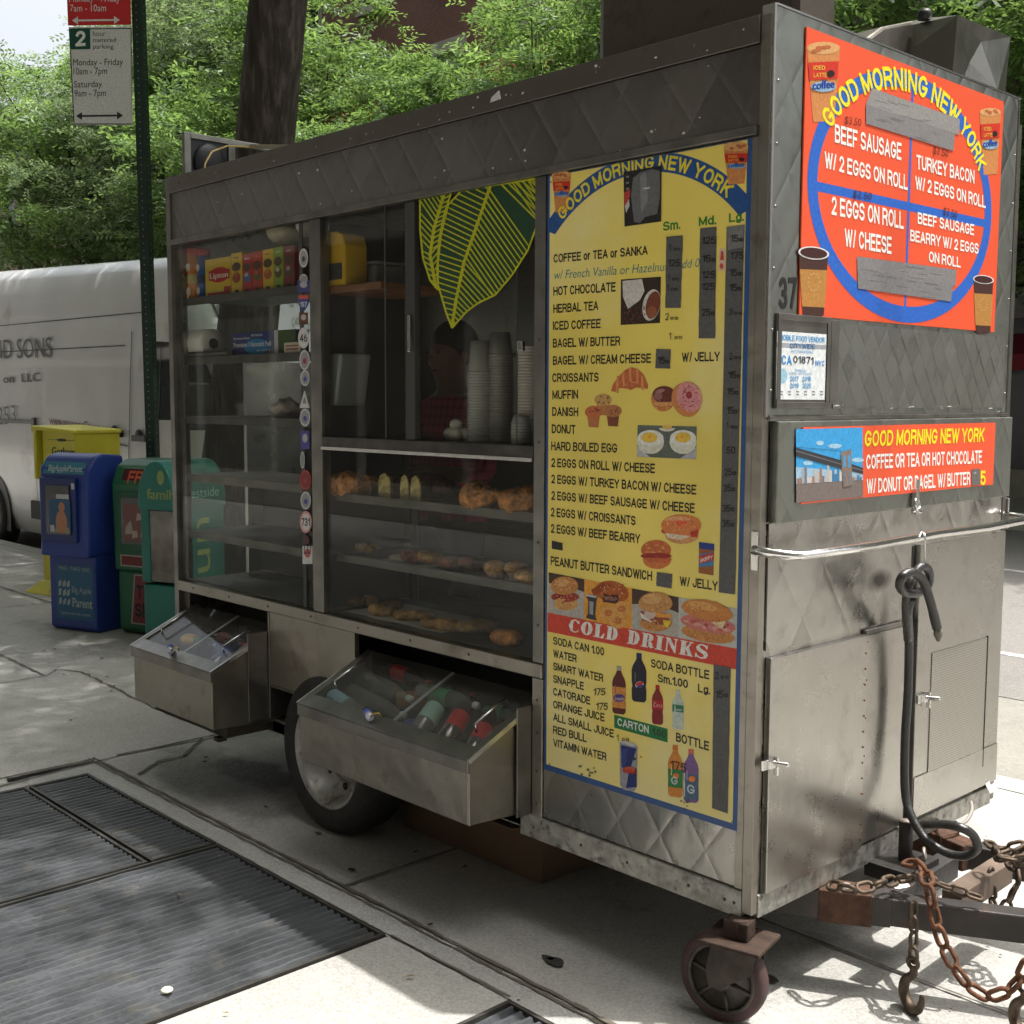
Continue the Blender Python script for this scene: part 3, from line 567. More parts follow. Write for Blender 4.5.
# the near street tree whose shade falls on the pavement (its crown is mostly above the frame)
tb = FP(262, 150, 2.0); tt = FP(277, 0, 2.0)
ln_ = (tt.x - tb.x) / (tt.z - tb.z)
base = Vector((tb.x - ln_ * tb.z, 2.0, 0))
def keepf(p): return (p[:, 2] > -3.0 + .12 * np.abs(p[:, 0]))
cN, clN = crown_mesh('crown', 21, (6.6, 5.2, 3.0), 330, 60, .30, .020, pairs=5, flat=.35, keep=keepf, csz=1.0)
t = thing('street_tree', 'thick dark leaning tree trunk rising behind the stall roof fan', 'tree', base)
tN = trunk_mb(9.6, .235, 9.0, clN, lean=(ln_ * 6.2, .1), seed=9, nl=34, fork=.64); tN.build('trunk', M_bark, t, local=True)
o = bpy.data.objects.new('crown', cN); col.objects.link(o); o.parent = t; o.location = (.2, -.4, 9.0)
t3 = copy_tree(t); t3.location = (10.5, 1.9, 0); t3.rotation_euler = (0, 0, .9); tag(t3, 'tree at the kerb beyond the tow bar, mirrored in the steel', 'tree')
# ================================================================== van
M_van = mat('van_paint', (.60, .60, .595), .32, coat=.3, var=.07, vscale=1.3, dirt=(.42, .40, .37), dscale=1.6, dthr=.64)
M_blk = mat('black_plastic', (.02, .02, .02), .5); M_rub = mat('tyre_rubber', (.022, .021, .020), .75, var=.3, vscale=20, bump=.3, bscale=80)
M_vgl = mat('van_window', (.012, .02, .018), .04, spec=.9); M_rim = mat('steel_rim', (.42, .41, .39), .45, metal=.6, var=.25, vscale=14, dirt=(.16, .12, .09), dscale=12, dthr=.58)
VY = 2.68; VL = -14.2; VR = -6.75
van = thing('cargo_van', 'dirty white high roofed cargo van parked along the kerb at the left', 'van', (-10.5, 3.7, -.124))
def vtop(x):  # roof height along the van
    if x < -8.75: return 3.10 + .042 * (-8.75 - x)
    k = (x + 8.75) / 2.0
    return max(1.0, 3.10 - .22 * k - 1.95 * max(0, k - .12) ** 1.02 if k < .85 else 1.42 - 1.6 * (k - .85))
def section(x):
    h = vtop(x); P = []
    lo = [(.10, .22), (.02, .42), (0, .80), (-.01, 1.15), (.0, 1.30)]
    for y, z in lo: P.append((y, min(z, h - .12)))
    for k, y in ((.35, .03), (.62, .06), (.80, .10), (.91, .15), (.965, .25), (.992, .45), (1.0, 1.0)): P.append((y, 1.30 + (h - 1.30) * k if h > 1.35 else h - .1 + .1 * k))
    return [(VY + y, z - .124) for y, z in P] + [(VY + 2.0 - y, z - .124) for y, z in P[::-1][1:]]
xs = [VL, VL + .08] + [VL + .4 + i * .35 for i in range(16)] + [-8.75 + i * .12 for i in range(17)]
xs = sorted(set(round(x, 3) for x in xs)); b = MB(); rows = []
for x in xs:
    s_ = section(x); pin = .06 if x == VL else 0; rows.append([(x, y if not pin else VY + 1 + (y - VY - 1) * .97, z if not pin else z * .985) for y, z in s_])
n = len(rows[0]); b.add([v for r_ in rows for v in r_], [(i * n + k, (i + 1) * n + k, (i + 1) * n + k + 1, i * n + k + 1) for i in range(len(rows) - 1) for k in range(n - 1)], True)
b.add(rows[0], [tuple(range(n))]); b.add(rows[-1], [tuple(range(n))[::-1]])
b.build('body', M_van, van)
Y = VY - .004
sm = MB()
def vs(u0, v0, u1, v1, wd, mb):
    a = FP(u0, v0, Y); c = FP(u1, v1, Y); t_ = (c - a).normalized(); nn = Vector((-t_.z, 0, t_.x)) * wd / 2
    mb.quad(a - nn, c - nn, c + nn, a + nn)
def vyz(z):           # side surface y at height z (world) for the straight part
    h = 3.10; zz = z + .124; ys = [(0.22, .10), (.42, .02), (.80, 0), (1.15, -.01), (1.30, 0)] + [(1.30 + (h - 1.30) * k, y) for k, y in ((.35, .03), (.62, .06), (.80, .10), (.91, .15))]
    for (z0, y0), (z1, y1) in zip(ys, ys[1:]):
        if z0 <= zz <= z1: return VY + y0 + (y1 - y0) * (zz - z0) / (z1 - z0)
    return VY + .15
def vline(pts, wd, mb, off=.014):   # strip that follows the side of the van; pts (x, z)
    for (xa, za), (xb, zb) in zip(pts, pts[1:]):
        N = max(1, int(abs(zb - za) / .12)); prev = None
        for k in range(N + 1):
            x = xa + (xb - xa) * k / N; z = za + (zb - za) * k / N; t_ = Vector((xb - xa, 0, zb - za)).normalized(); nn = Vector((-t_.z, 0, t_.x)) * wd / 2
            cur = [Vector((x, vyz(z) - off, z)) - nn, Vector((x, vyz(z) - off, z)) + nn]
            if prev: mb.quad(prev[0], cur[0], cur[1], prev[1])
            prev = cur
vline([(-9.12, .35), (-9.12, 2.25)], .016, sm); vline([(-8.55, .35), (-8.52, 2.1)], .012, sm)
vline([(-11.4, .35), (-11.4, 1.30)], .014, sm); vline([(-11.45, 1.29), (-9.15, 1.16)], .016, sm)
vline([(-13.9, 2.45), (-8.8, 2.42)], .010, sm); vline([(-13.9, 2.15), (-9.25, 2.12)], .012, sm)
sm.build('seam', M_blk, van)
rl = MB(); rl.box(-14, -11.42, VY - .03, VY - .003, 1.33, 1.37); rl.box(-11.45, -11.38, VY - .032, VY - .003, 1.25, 1.40); rl.build('sliding_rail', mat('rail_grey', (.12, .12, .12), .5), van, bevel=.003)
for x, z in ((-9.38, 1.27), (-8.86, 1.24)):
    h_ = MB(); h_.box(x - .14, x + .14, VY - .05, VY - .01, z - .028, z + .03); h_.ball((x - .05, VY - .015, z + .03), .07, 1, .3, .8, n=12, m=6); h_.build('door_handle', M_blk, van, bevel=.008)
ld_ = MB(); ld_.box(-11.6, -7.2, VY - .012, VY + .02, .28, .48); ld_.box(-14.2, -13.35, VY - .012, VY + .02, .28, .48); ld_.build('sill_cladding', mat('cladding', (.05, .05, .05), .7), van, bevel=.01)
wd_ = MB(); pts = [(-8.66, 1.42), (-8.66, 2.14), (-7.85, 2.10), (-7.25, 1.42)]; wd_.quad(*[(x, vyz(z) - .008, z) for x, z in pts]); wd_.build('side_window', M_vgl, van)
ws_ = MB()
for xa, xb in [(-8.35, -7.15)]:
    za, zb = vtop(xa) - .124 + .012, vtop(xb) - .124 + .012; ws_.quad((xa, VY + .35, za), (xb, VY + .22, zb), (xb, VY + 1.78, zb), (xa, VY + 1.65, za))
ws_.build('windscreen', M_vgl, van)
mr_ = MB(); mr_.box(-7.6, -7.45, VY - .30, VY - .06, 1.35, 1.75); mr_.box(-7.55, -7.5, VY - .1, VY + .02, 1.4, 1.5); mr_.build('wing_mirror', M_blk, van, bevel=.02)
def wheel(parent, c, r, wdt, name='wheel', side=-1, rimr=.58, nd_=5):
    w_ = MB(); ax = (0, side, 0); tr_ = r * rimr
    w_.lathe([(tr_, -wdt * .5), (r * .86, -wdt * .5), (r * .96, -wdt * .42), (r, -wdt * .25), (r, wdt * .25), (r * .96, wdt * .42), (r * .87, wdt * .5), (tr_ * 1.03, wdt * .47), (tr_, wdt * .40)], c=c, ax=ax, n=48, capped=False)
    wo = w_.build(name, M_rub, parent)
    m_ = MB(); m_.lathe([(tr_ * 1.02, wdt * .46), (tr_ * .97, wdt * .47), (tr_ * .93, wdt * .38), (tr_ * .84, wdt * .22), (tr_ * .78, wdt * .02), (tr_ * .62, -.02 * wdt), (tr_ * .5, wdt * .12), (tr_ * .30, wdt * .14), (tr_ * .27, wdt * .30), (0, wdt * .31)], c=c, ax=ax, n=48, capped=False)
    m_.lathe([(tr_, -wdt * .5), (tr_, wdt * .45)], c=c, ax=ax, n=48, capped=False); m_.build('rim', M_rim, wo)
    h_ = MB()
    for k in range(nd_):
        a = 2 * PI * k / nd_ + .3; p = Vector(c) + Vector((math.cos(a) * tr_ * .4, side * wdt * .13, math.sin(a) * tr_ * .4)); h_.cyl(p, p + Vector((0, side * .018, 0)), .011, 6)
    for k in range(8):
        a = 2 * PI * k / 8; p = Vector(c) + Vector((math.cos(a) * tr_ * .70, side * (wdt * .0 + .001), math.sin(a) * tr_ * .70)); h_.cyl(p - Vector((0, side * .02, 0)), p + Vector((0, side * .004, 0)), tr_ * .07, 10)
    h_.build('wheel_nuts', M_blk, wo); return wo
wc = FP(-4, 507, VY)
for x in (wc.x, -7.95):
    wa = MB(); P = [(x + .47 * math.cos(a), VY - .007, .24 + .50 * math.sin(a)) for a in [PI * k / 16 for k in range(17)]]; P2 = [(x + .42 * math.cos(a), VY - .007, .24 + .44 * math.sin(a)) for a in [PI * k / 16 for k in range(17)]]
    wa.quad(*(P + [(x - .47, VY - .007, .08), (x + .47, VY - .007, .08)])); wa.build('wheel_arch', M_blk, van); wheel(van, (x, VY + .07, .235), .36, .22)
vt = MB().use(mat('van_lettering', (.06, .06, .065), .5))
def vtext(s_, a, c, h, m=None, bold=.01):
    A = FP(*a, VY); A.y = vyz(A.z) - .015; B = FP(*c, VY); B.y = A.y; B.z = B.z; T = FP(a[0], a[1] - h, VY); T.x = A.x; T.y = A.y; fit_text(vt, s_, A, B, T, bold=bold)
vtext('AND SONS', (-18, 359), (49, 357), 18, bold=.0); vtext('on  LLC', (2, 383), (39, 381), 8); vtext('1253', (-6, 425), (17, 423), 17, bold=-.01)
vt.use(mat('van_lettering_red', (.16, .03, .03), .5)); vtext('www.anosonsGreen.com', (50, 424), (114, 434), 8)
vt.build('lettering', None, van)
# ================================================================== newspaper boxes
def plast(name, rgb): return mat(name, rgb, .42, spec=.5, var=.10, vscale=4, dirt=tuple(.5 * c + .03 for c in rgb), dscale=6, dthr=.66)
M_mag = mat('magazine_clear', (.05, .05, .06), .15)
def local_frame(o, th): return (Vector(o), Vector((math.cos(th), math.sin(th), 0)), Vector((-math.sin(th), math.cos(th), 0)))
def hull(mb, prof, w, y0=0):  # side profile (y,z) extruded along x with soft corners by bevel
    mb.prism([(0, y, z) for y, z in prof], (w, 0, 0)); return mb
def face_text(mb, s_, x0, x1, z0, z1, y, bold=.012, dy=0): fit_text(mb, s_, Vector((x0, y, z0)), Vector((x1, y, z0)), Vector((x0, y + dy, z1)), bold=bold)
TH = math.radians(20)
# blue box
W_ = .44; c0 = GP(97, 634); o0 = Vector((c0.x, c0.y, 0)) - Vector((math.cos(TH), math.sin(TH), 0)) * W_
bx_ = thing('newspaper_box', 'blue plastic newspaper box with a magazine cover in its window', 'newspaper box', o0, TH, group='newspaper boxes on the pavement')
M_bl = plast('blue_plastic', (.022, .05, .26))
hull(MB(), [(.03, 0), (0, .02), (0, .50), (.02, .52), (.28, .52), (.30, .03), (.27, 0)], W_).build('base', M_bl, bx_, bevel=.015, local=True)
up = MB(); up.prism([(-.01, -.07, .50), (-.01, -.06, .60), (-.01, -.05, 1.08), (-.01, .02, 1.16), (-.01, .10, 1.175), (-.01, .28, 1.16), (-.01, .30, .95), (-.01, .24, .52)], (W_ + .02, 0, 0)); up.build('hood', M_bl, bx_, bevel=.02, local=True)
d = MB().use(plast('blue_plastic_dark', (.012, .028, .15))); d.box(.02, W_ - .08, -.082, -.058, .60, 1.02); do = d.build('door', None, bx_, bevel=.008, local=True)
q = MB().use(M_mag); q.box(.085, W_ - .13, -.089, -.084, .65, .97); q.build('window', None, do, local=True)
q = MB().use(ink((.03, .10, .20))); q.quad((.12, -.0905, .66), (.32, -.0905, .66), (.32, -.0905, .88), (.12, -.0905, .88)); q.use(ink((.45, .20, .11))); q.quad(*[(.235 + .055 * math.cos(a), -.0915, .735 + .075 * math.sin(a)) for a in [2 * PI * k / 14 for k in range(14)]])
q.quad(*[(.24 + .03 * math.cos(a), -.092, .83 + .035 * math.sin(a)) for a in [2 * PI * k / 12 for k in range(12)]]); q.use(ink((.3, .25, .18))); q.quad((.16, -.0912, .662), (.31, -.0912, .662), (.30, -.0912, .70), (.18, -.0912, .70)); q.use(ink((.45, .48, .5))); q.quad((.19, -.0911, .885), (.31, -.0911, .885), (.31, -.0911, .915), (.19, -.0911, .915)); q.quad((.335, -.0911, .95), (.365, -.0911, .95), (.365, -.0911, .99), (.335, -.0911, .99)); q.quad((.125, -.0911, .665), (.165, -.0911, .665), (.165, -.0911, .71), (.125, -.0911, .71)); q.build('magazine', None, do, local=True)
s_ = MB().use(ink((.03, .12, .22))); s_.quad((.07, -.003, .08), (.42, -.003, .08), (.42, -.003, .44), (.07, -.003, .44)); s_.use(ink((.35, .42, .42))); face_text(s_, 'FREE - TAKE ONE', .10, .39, .405, .43, -.0042, .0); face_text(s_, 'Big Apple', .22, .40, .26, .30, -.0042, 0); face_text(s_, 'Parent', .22, .41, .165, .225, -.0042); face_text(s_, 'nyparents.com', .10, .39, .11, .13, -.0042, 0)
for k in range(9): x, z = .09 + .04 * (k % 3), .17 + .06 * (k // 3); s_.quad((x, -.0042, z), (x + R.uniform(.02, .035), -.0042, z + .01), (x + .03, -.0042, z + .05), (x + .004, -.0042, z + R.uniform(.03, .05)))
s_.build('poster', None, bx_, local=True)
s_ = MB().use(ink((.05, .2, .28))); s_.quad((.03, -.0575, 1.045), (.42, -.0575, 1.045), (.42, -.028, 1.122), (.03, -.028, 1.122)); s_.use(ink((.40, .52, .5)))
fit_text(s_, 'BigAppleParent', Vector((.08, -.054, 1.062)), Vector((.40, -.054, 1.062)), Vector((.08, -.040, 1.10)), bold=.01); s_.build('header', None, bx_, local=True)
# green box
W_ = .50; c0 = GP(117, 633); o0 = Vector((c0.x + .0, c0.y + .02, 0)); M_gr = plast('green_plastic', (.012, .115, .05))
bx_ = thing('newspaper_box', 'green newspaper box with red FREE header between the blue and teal boxes', 'newspaper box', o0, TH, group='newspaper boxes on the pavement')
hull(MB(), [(.04, 0), (0, .03), (0, .42), (.36, .42), (.38, .03), (.34, 0)], W_).build('base', M_gr, bx_, bevel=.015, local=True)
up = MB(); up.prism([(-.01, -.02, .42), (-.01, -.03, .98), (-.01, .02, 1.10), (-.01, .10, 1.14), (-.01, .36, 1.14), (-.01, .38, .42)], (W_ + .02, 0, 0)); up.build('hood', M_gr, bx_, bevel=.015, local=True)
d = MB().box(.03, W_ - .03, -.042, -.022, .55, .94); do = d.build('door', plast('green_plastic_dark', (.008, .085, .04)), bx_, bevel=.006, local=True)
MB().box(.09, W_ - .07, -.048, -.044, .60, .90).build('window', M_mag, do, local=True)
q = MB().use(ink((.20, .09, .08))); q.quad((.11, -.0495, .62), (.40, -.0495, .62), (.40, -.0495, .86), (.11, -.0495, .86)); q.use(ink((.42, .36, .30)))
for k in range(7): x = R.uniform(.12, .34); z = R.uniform(.63, .80); q.quad((x, -.0502 - k * .0002, z), (x + R.uniform(.03, .07), -.0502 - k * .0002, z + .01), (x + .05, -.0502 - k * .0002, z + R.uniform(.04, .1)), (x + .01, -.0502 - k * .0002, z + .05))
q.build('magazine', None, do, local=True)
s_ = MB().use(ink((.4, .38, .34))); s_.quad((.055, -.030, .975), (.455, -.030, .975), (.455, .016, 1.09), (.055, .016, 1.09)); s_.use(ink((.08, .012, .012))); s_.quad((.07, -.0285, .982), (.44, -.0285, .982), (.44, .010, 1.08), (.07, .010, 1.08)); s_.use(ink((.5, .10, .05)))
for v_ in (0,): fit_text(s_, 'FREE', Vector((.13, -.0275, .99)), Vector((.40, -.0275, .99)), Vector((.13, .006, 1.07)), N=Vector((0, -.003, .001)), bold=.03)
s_.use(ink((.4, .38, .34))); s_.quad((.06, -.003, .27 + .22), (.46, -.003, .27 + .22), (.46, -.003, .53), (.06, -.003, .53)); s_.build('header', None, bx_, local=True)
o_ = bx_.children[-1]
s_ = MB().use(ink((.4, .38, .34))); s_.quad((.05, -.0245, .45), (.47, -.0245, .45), (.47, -.0245, .525), (.05, -.0245, .525)); s_.use(ink((.17, .02, .02))); s_.quad((.06, -.0252, .458), (.46, -.0252, .458), (.46, -.0252, .517), (.06, -.0252, .517)); s_.build('strip', None, bx_, local=True)
s_ = MB().use(ink((.35, .33, .3))); s_.quad((.11, -.003, .07), (.49, -.003, .07), (.47, -.003, .40), (.15, -.003, .40)); s_.use(ink((.20, .035, .035))); s_.quad((.125, -.0038, .08), (.475, -.0038, .08), (.458, -.0038, .39), (.16, -.0038, .39)); s_.use(ink((.01, .01, .01))); face_text(s_, 'THE', .17, .36, .24, .33, -.0046, .05); face_text(s_, 'SPIRIT', .15, .46, .12, .21, -.0046, .05); s_.build('poster', None, bx_, local=True)
# teal box
W_ = .30; c0 = GP(180, 652); o0 = Vector((c0.x, c0.y, 0)) - Vector((math.cos(TH), math.sin(TH), 0)) * W_; M_te = plast('teal_plastic', (.010, .16, .125))
bx_ = thing('newspaper_box', 'teal newspaper box with an arched top and side lettering, touching the end of the stall', 'newspaper box', o0, TH, group='newspaper boxes on the pavement')
MB().box(0, W_, 0, .44, 0, .40).build('base', M_te, bx_, bevel=.015, local=True)
up = MB(); up.box(.0, .07, -.01, .45, .41, .98); up.box(.0, W_, .06, .45, .41, 1.05)
arc_ = [(W_ / 2 + W_ / 2 * math.cos(a), -.03, .92 + .24 * math.sin(a)) for a in [PI * k / 14 for k in range(15)]] + [(0, -.03, .86), (W_, -.03, .86)]
up.prism(arc_, (0, .50, 0)); up.build('hood', M_te, bx_, bevel=.01, local=True)
MB().box(.075, W_ - .01, .0, .055, .42, .855).build('window', mat('fogged_window', (.13, .11, .09), .12, spec=.6, var=.5, vscale=9), bx_, local=True)
s_ = MB().use(ink((.25, .33, .10))); face_text(s_, 'family', .08, .34, .93, .99, -.0315, .01); s_.quad(*[(.2 + .03 * math.cos(a), -.0315, 1.06 + .045 * math.sin(a)) for a in [2 * PI * k / 10 for k in range(10)]])
s_.use(ink((.35, .42, .12))); fit_text(s_, 'un', Vector((W_ + .002, .30, .46)), Vector((W_ + .002, .30, .80)), Vector((W_ + .002, .12, .46)), bold=.0)
s_.use(ink((.3, .55, .5))); fit_text(s_, 'westside', Vector((W_ + .002, .06, .93)), Vector((W_ + .002, .40, .93)), Vector((W_ + .002, .06, .99)), bold=0); s_.build('lettering', None, bx_, local=True)
# yellow box
W_ = .50; c0 = FP(60, 425, 1.62); bx_ = thing('newspaper_box', 'yellow newspaper box with an open top, standing behind the blue one', 'newspaper box', (c0.x - .0, 1.42, 0), math.radians(12), group='newspaper boxes on the pavement'); M_ye = plast('yellow_plastic', (.62, .55, .035)); zt = c0.z
hull(MB(), [(.02, .06), (.02, .95), (.42, .95), (.42, .06)], W_).build('body', M_ye, bx_, bevel=.012, local=True)
b_ = MB(); b_.box(-.01, .03, -.03, .44, .95, zt); b_.box(.06, W_ + .01, .01, .44, .95, zt - .035); b_.prism([(-.02, -.04, zt - .035), (W_ + .02, -.02, zt - .065), (W_ + .02, .45, zt - .065), (-.02, .45, zt - .035)], (0, 0, .035)); b_.build('hood', M_ye, bx_, bevel=.01, local=True)
b_ = MB(); b_.prism([(-.10, -.10, 0), (W_ + .1, -.10, 0), (W_, .0, .10), (0, .0, .10)], (0, .55, 0)); b_.build('foot', M_ye, bx_, bevel=.008, local=True)
s_ = MB().use(ink((.03, .03, .02))); face_text(s_, 'Gotham', .19, .50, zt - .24, zt - .175, .008, .02); s_.quad((.14, .0085, zt - .117), (.50, .0085, zt - .117), (.50, .0085, zt - .113), (.14, .0085, zt - .113)); s_.quad(*[(.33 + .07 * math.cos(a), .008, zt - .115 + .012 * math.sin(a)) for a in [2 * PI * k / 12 for k in range(12)]]); s_.build('lettering', None, bx_, local=True)
for o in [o for o in col.objects if o.name.startswith('newspaper_box') and o.parent is None and o.get('label', '')[:6] != 'yellow']: o.scale = (1, 1, 1.055)
# ================================================================== parking sign
PY = 1.62; b0 = FP(153, 455, PY); t0 = FP(138.5, 0, PY); dx = (t0.x - b0.x) / (t0.z - b0.z); bs = Vector((b0.x - dx * b0.z, PY, 0))
sp_ = thing('parking_sign', 'dark green perforated post with red and white parking rule signs', 'street sign', bs)
M_pg = mat('post_green', (.010, .028, .018), .45, var=.3, vscale=12)
g0 = 5.6; pw = .037; pm = MB(); nx = Vector((.83, .56, 0)); ny = Vector((-.56, .83, 0)); top = bs + Vector((dx * g0, 0, g0))
c4 = [(-1, -1), (1, -1), (1, 1), (-1, 1)]; pm.add([p + (nx * a + ny * c) * pw for p in (bs, top) for a, c in c4], [(0, 1, 5, 4), (1, 2, 6, 5), (2, 3, 7, 6), (3, 0, 4, 7), (4, 5, 6, 7)]); pm.build('post', M_pg, sp_, bevel=.004)
hm = MB(); z_ = .35
while z_ < 5.5:
    for fx, fn_ in ((nx, -ny), (-ny, nx)):
        c_ = bs + Vector((dx * z_, 0, z_)) + fn_ * (pw + .0006); hm.lathe([(.0048, 0), (.0047, .0006), (0, .0006)], c=c_, ax=fn_, n=8, capped=False)
    z_ += .0508
hm.build('post_holes', mat('hole_pale', (.26, .29, .26), .7), sp_)
# plates
def splate(name, uvs, mats_fn):
    return
plane_y = PY - .05
PA = Vector((CAM.x, CAM.y, 0)) - bs; PA.z = 0; fdir = PA.normalized(); fdir = (fdir + Vector((-.25, -.35, 0))).normalized(); sx_ = Vector((-fdir.y, fdir.x, 0))  # sign normal, horizontal axis
org = bs + fdir * (pw + .012) + Vector((dx * 3.9, 0, 0))
def SP(u, v, c): d_ = ray(u, v); o_ = org + fdir * c; return CAM + d_ * ((o_ - CAM).dot(fdir) / d_.dot(fdir))
for nm, quad_, base, extra in (('white_plate', [(68.5, 27), (131, 26.5), (132.5, 125), (73.5, 125)], (.62, .62, .60), 0), ('red_plate', [(64, -75), (129, -78), (131, 24.5), (68, 25.5)], (.55, .03, .035), 1)):
    A = Art(SP, 0, 1, .001, 0); p4 = [A.p(u, v, 0) for u, v in quad_]; A.mb.use(ink(base, .45)); A.mb.prism([p - fdir * .003 for p in p4][::-1], fdir * .002); A.poly(quad_, base, 0)
    if not extra:
        K = (.03, .035, .035)
        for a_, c_ in (((69.5, 28.5), (130, 28)), ((130.5, 28), (131.5, 123.5)), ((74, 123.5), (131.5, 123.5)), ((70, 50), (73.5, 123.5))):
            (x0, y0), (x1, y1) = a_, c_
            A.poly([(x0, y0), (x1, y1), (x1 + (1 if y0 != y1 and x0 < 90 else 0), y1 + (1 if abs(y1 - y0) < 3 else 0)), (x0 + (1 if abs(y1 - y0) >= 3 else 0), y0 + (1 if abs(y1 - y0) < 3 else 0))], K, 1)
        A.poly([(69, 28.5), (90, 28), (90.5, 49), (70, 49.5)], (.012, .075, .05), 2); A.text('2', (75, 46.5), (85.5, 46), 15.5, (.75, .75, .72), 3, bold=.03)
        for s_, a_, c_, h_ in (('hour', (93, 36), (105.5, 36), 5), ('metered', (93, 42.3), (116, 42), 4.5), ('parking', (93, 48.8), (113.5, 48.6), 4.5), ('Monday - Friday', (73, 65.5), (123, 65), 6.5), ('10am - 7pm', (73.5, 74.5), (107, 74), 6.5), ('Saturday', (74, 87.5), (102, 87), 6.5), ('9am - 7pm', (74.5, 96.5), (106, 96), 6.5)): A.text(s_, a_, c_, h_, K, 2, bold=0)
        ar = (76, 116, 123, 115.5); K2 = K
    else:
        K2 = (.7, .68, .65); A.text('Monday - Friday', (69, 1.8), (120, 1.5), 6.8, K2, 2, bold=0); A.text('7am - 10am', (70, 11.6), (106, 11.2), 6.8, K2, 2, bold=0); A.text('No Parking', (70, -20), (118, -21), 12, K2, 2)
        ar = (72, 20.5, 120, 20)
    x0, y0, x1, y1 = ar; A.poly([(x0 + 4, y0 - .9), (x1 - 4, y1 - .9), (x1 - 4, y1 + .9), (x0 + 4, y0 + .9)], K2, 2); A.poly([(x0, y0), (x0 + 6, y0 - 4), (x0 + 6, y0 + 4)], K2, 3); A.poly([(x1, y1), (x1 - 6, y1 - 4), (x1 - 6, y1 + 4)], K2, 3)
    A.build(nm, sp_)

# ================================================================== second vehicle seen through the cart
trk = thing('box_truck', 'white box truck beyond the stall, glimpsed only through its shelves and windows', 'truck', (-3.8, 3.8, -.124))
M_tw = mat('truck_white', (.78, .78, .76), .4, var=.05)
MB().box(-5.0, -1.6, 2.75, 4.85, .55, 2.85).build('cargo_box', M_tw, trk, bevel=.02)
cbm = MB(); cbm.prism([(-6.35, 2.85, .35), (-6.35, 2.85, 1.05), (-6.15, 2.85, 1.15), (-5.72, 2.85, 2.05), (-5.05, 2.85, 2.1), (-5.05, 2.85, .35)], (0, 1.9, 0)); cbm.build('cab', M_tw, trk, bevel=.04)
MB().box(-5.85, -5.2, 2.84, 2.849, 1.2, 1.85).build('side_window', M_vgl, trk)
sm2 = MB(); [sm2.box(x - .004, x + .004, 2.744, 2.749, .6, 2.8) for x in (-4.6, -4.0, -3.4, -2.8, -2.2)]; sm2.box(-5.0, -1.6, 2.742, 2.749, .56, .62); sm2.build('panel_seam', mat('seam_grey', (.3, .3, .3), .6), trk)
MB().box(-6.3, -1.6, 2.95, 4.7, .28, .5).build('chassis', M_blk, trk)
for x in (-5.75, -2.4): wheel(trk, (x, 2.98, .26), .38, .24)
# ================================================================== the food cart
L_, W0, ZB, ZT = 3.045, 1.335, .285, 2.555
cart = thing('food_cart', 'quilted stainless steel breakfast cart with a yellow menu and an orange sign', 'food cart', (-1.5, .67, 0))
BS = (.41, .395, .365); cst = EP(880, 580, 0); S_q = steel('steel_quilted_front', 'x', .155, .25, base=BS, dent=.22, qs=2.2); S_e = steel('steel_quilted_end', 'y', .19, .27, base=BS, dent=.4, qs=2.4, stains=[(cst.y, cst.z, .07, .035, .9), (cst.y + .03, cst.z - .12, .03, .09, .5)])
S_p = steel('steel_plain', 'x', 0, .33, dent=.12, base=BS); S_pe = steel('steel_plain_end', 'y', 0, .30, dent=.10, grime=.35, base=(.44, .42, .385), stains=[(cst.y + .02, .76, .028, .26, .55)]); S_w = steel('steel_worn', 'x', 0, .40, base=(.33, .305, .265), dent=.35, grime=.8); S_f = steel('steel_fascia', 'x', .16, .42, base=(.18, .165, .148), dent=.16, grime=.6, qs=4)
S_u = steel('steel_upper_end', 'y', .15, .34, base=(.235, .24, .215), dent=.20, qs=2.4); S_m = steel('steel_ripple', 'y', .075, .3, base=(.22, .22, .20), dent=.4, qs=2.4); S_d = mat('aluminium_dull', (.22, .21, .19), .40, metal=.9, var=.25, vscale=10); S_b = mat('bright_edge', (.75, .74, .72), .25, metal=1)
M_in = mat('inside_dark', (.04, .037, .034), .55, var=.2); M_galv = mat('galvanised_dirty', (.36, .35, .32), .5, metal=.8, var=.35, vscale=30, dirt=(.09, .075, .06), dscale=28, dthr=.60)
def part(name, boxes, m, bevel=.0015, parent=None, label=None):
    b = MB()
    for q in boxes: b.box(*q)
    return b.build(name, m, parent or cart, bevel=bevel, label=label)
# shell
part('floor', [(-L_ + .004, -.036, .03, W0 - .01, .29, .335)], S_p)
part('roof', [(-L_ + .003, -.025, .022, W0 - .004, 2.49, 2.53)], S_d)
BW = MB(); y0, y1 = W0 - .03, W0
for q in ((-L_, 0, .285, 1.50), (-L_, 0, 2.10, 2.551), (-L_, -1.95, 1.50, 2.10), (-.85, 0, 1.50, 2.10)): BW.box(q[0], q[1], y0, y1, q[2], q[3])
BW.build('rear_wall', S_p, cart)
def frosted():
    m = bpy.data.materials.new('frosted_acrylic'); m.use_nodes = True; nt = m.node_tree; nt.nodes.clear(); L = nt.links.new; o = nd(nt, 'ShaderNodeOutputMaterial'); t = nd(nt, 'ShaderNodeBsdfTranslucent'); t.inputs[0].default_value = (.85, .85, .82, 1); d = nd(nt, 'ShaderNodeBsdfDiffuse'); d.inputs[0].default_value = (.6, .6, .57, 1)
    a = nd(nt, 'ShaderNodeMixShader'); a.inputs[0].default_value = .35; L(t.outputs[0], a.inputs[1]); L(d.outputs[0], a.inputs[2]); L(a.outputs[0], o.inputs[0]); return m
M_fr = frosted()
part('added_rear_window', [(-1.95, -.85, y0 + .012, y0 + .018, 1.50, 2.10)], glass('glass_side', (.9, .93, .92), .6), 0)  # unseen pane, added with its wall opening to let daylight in
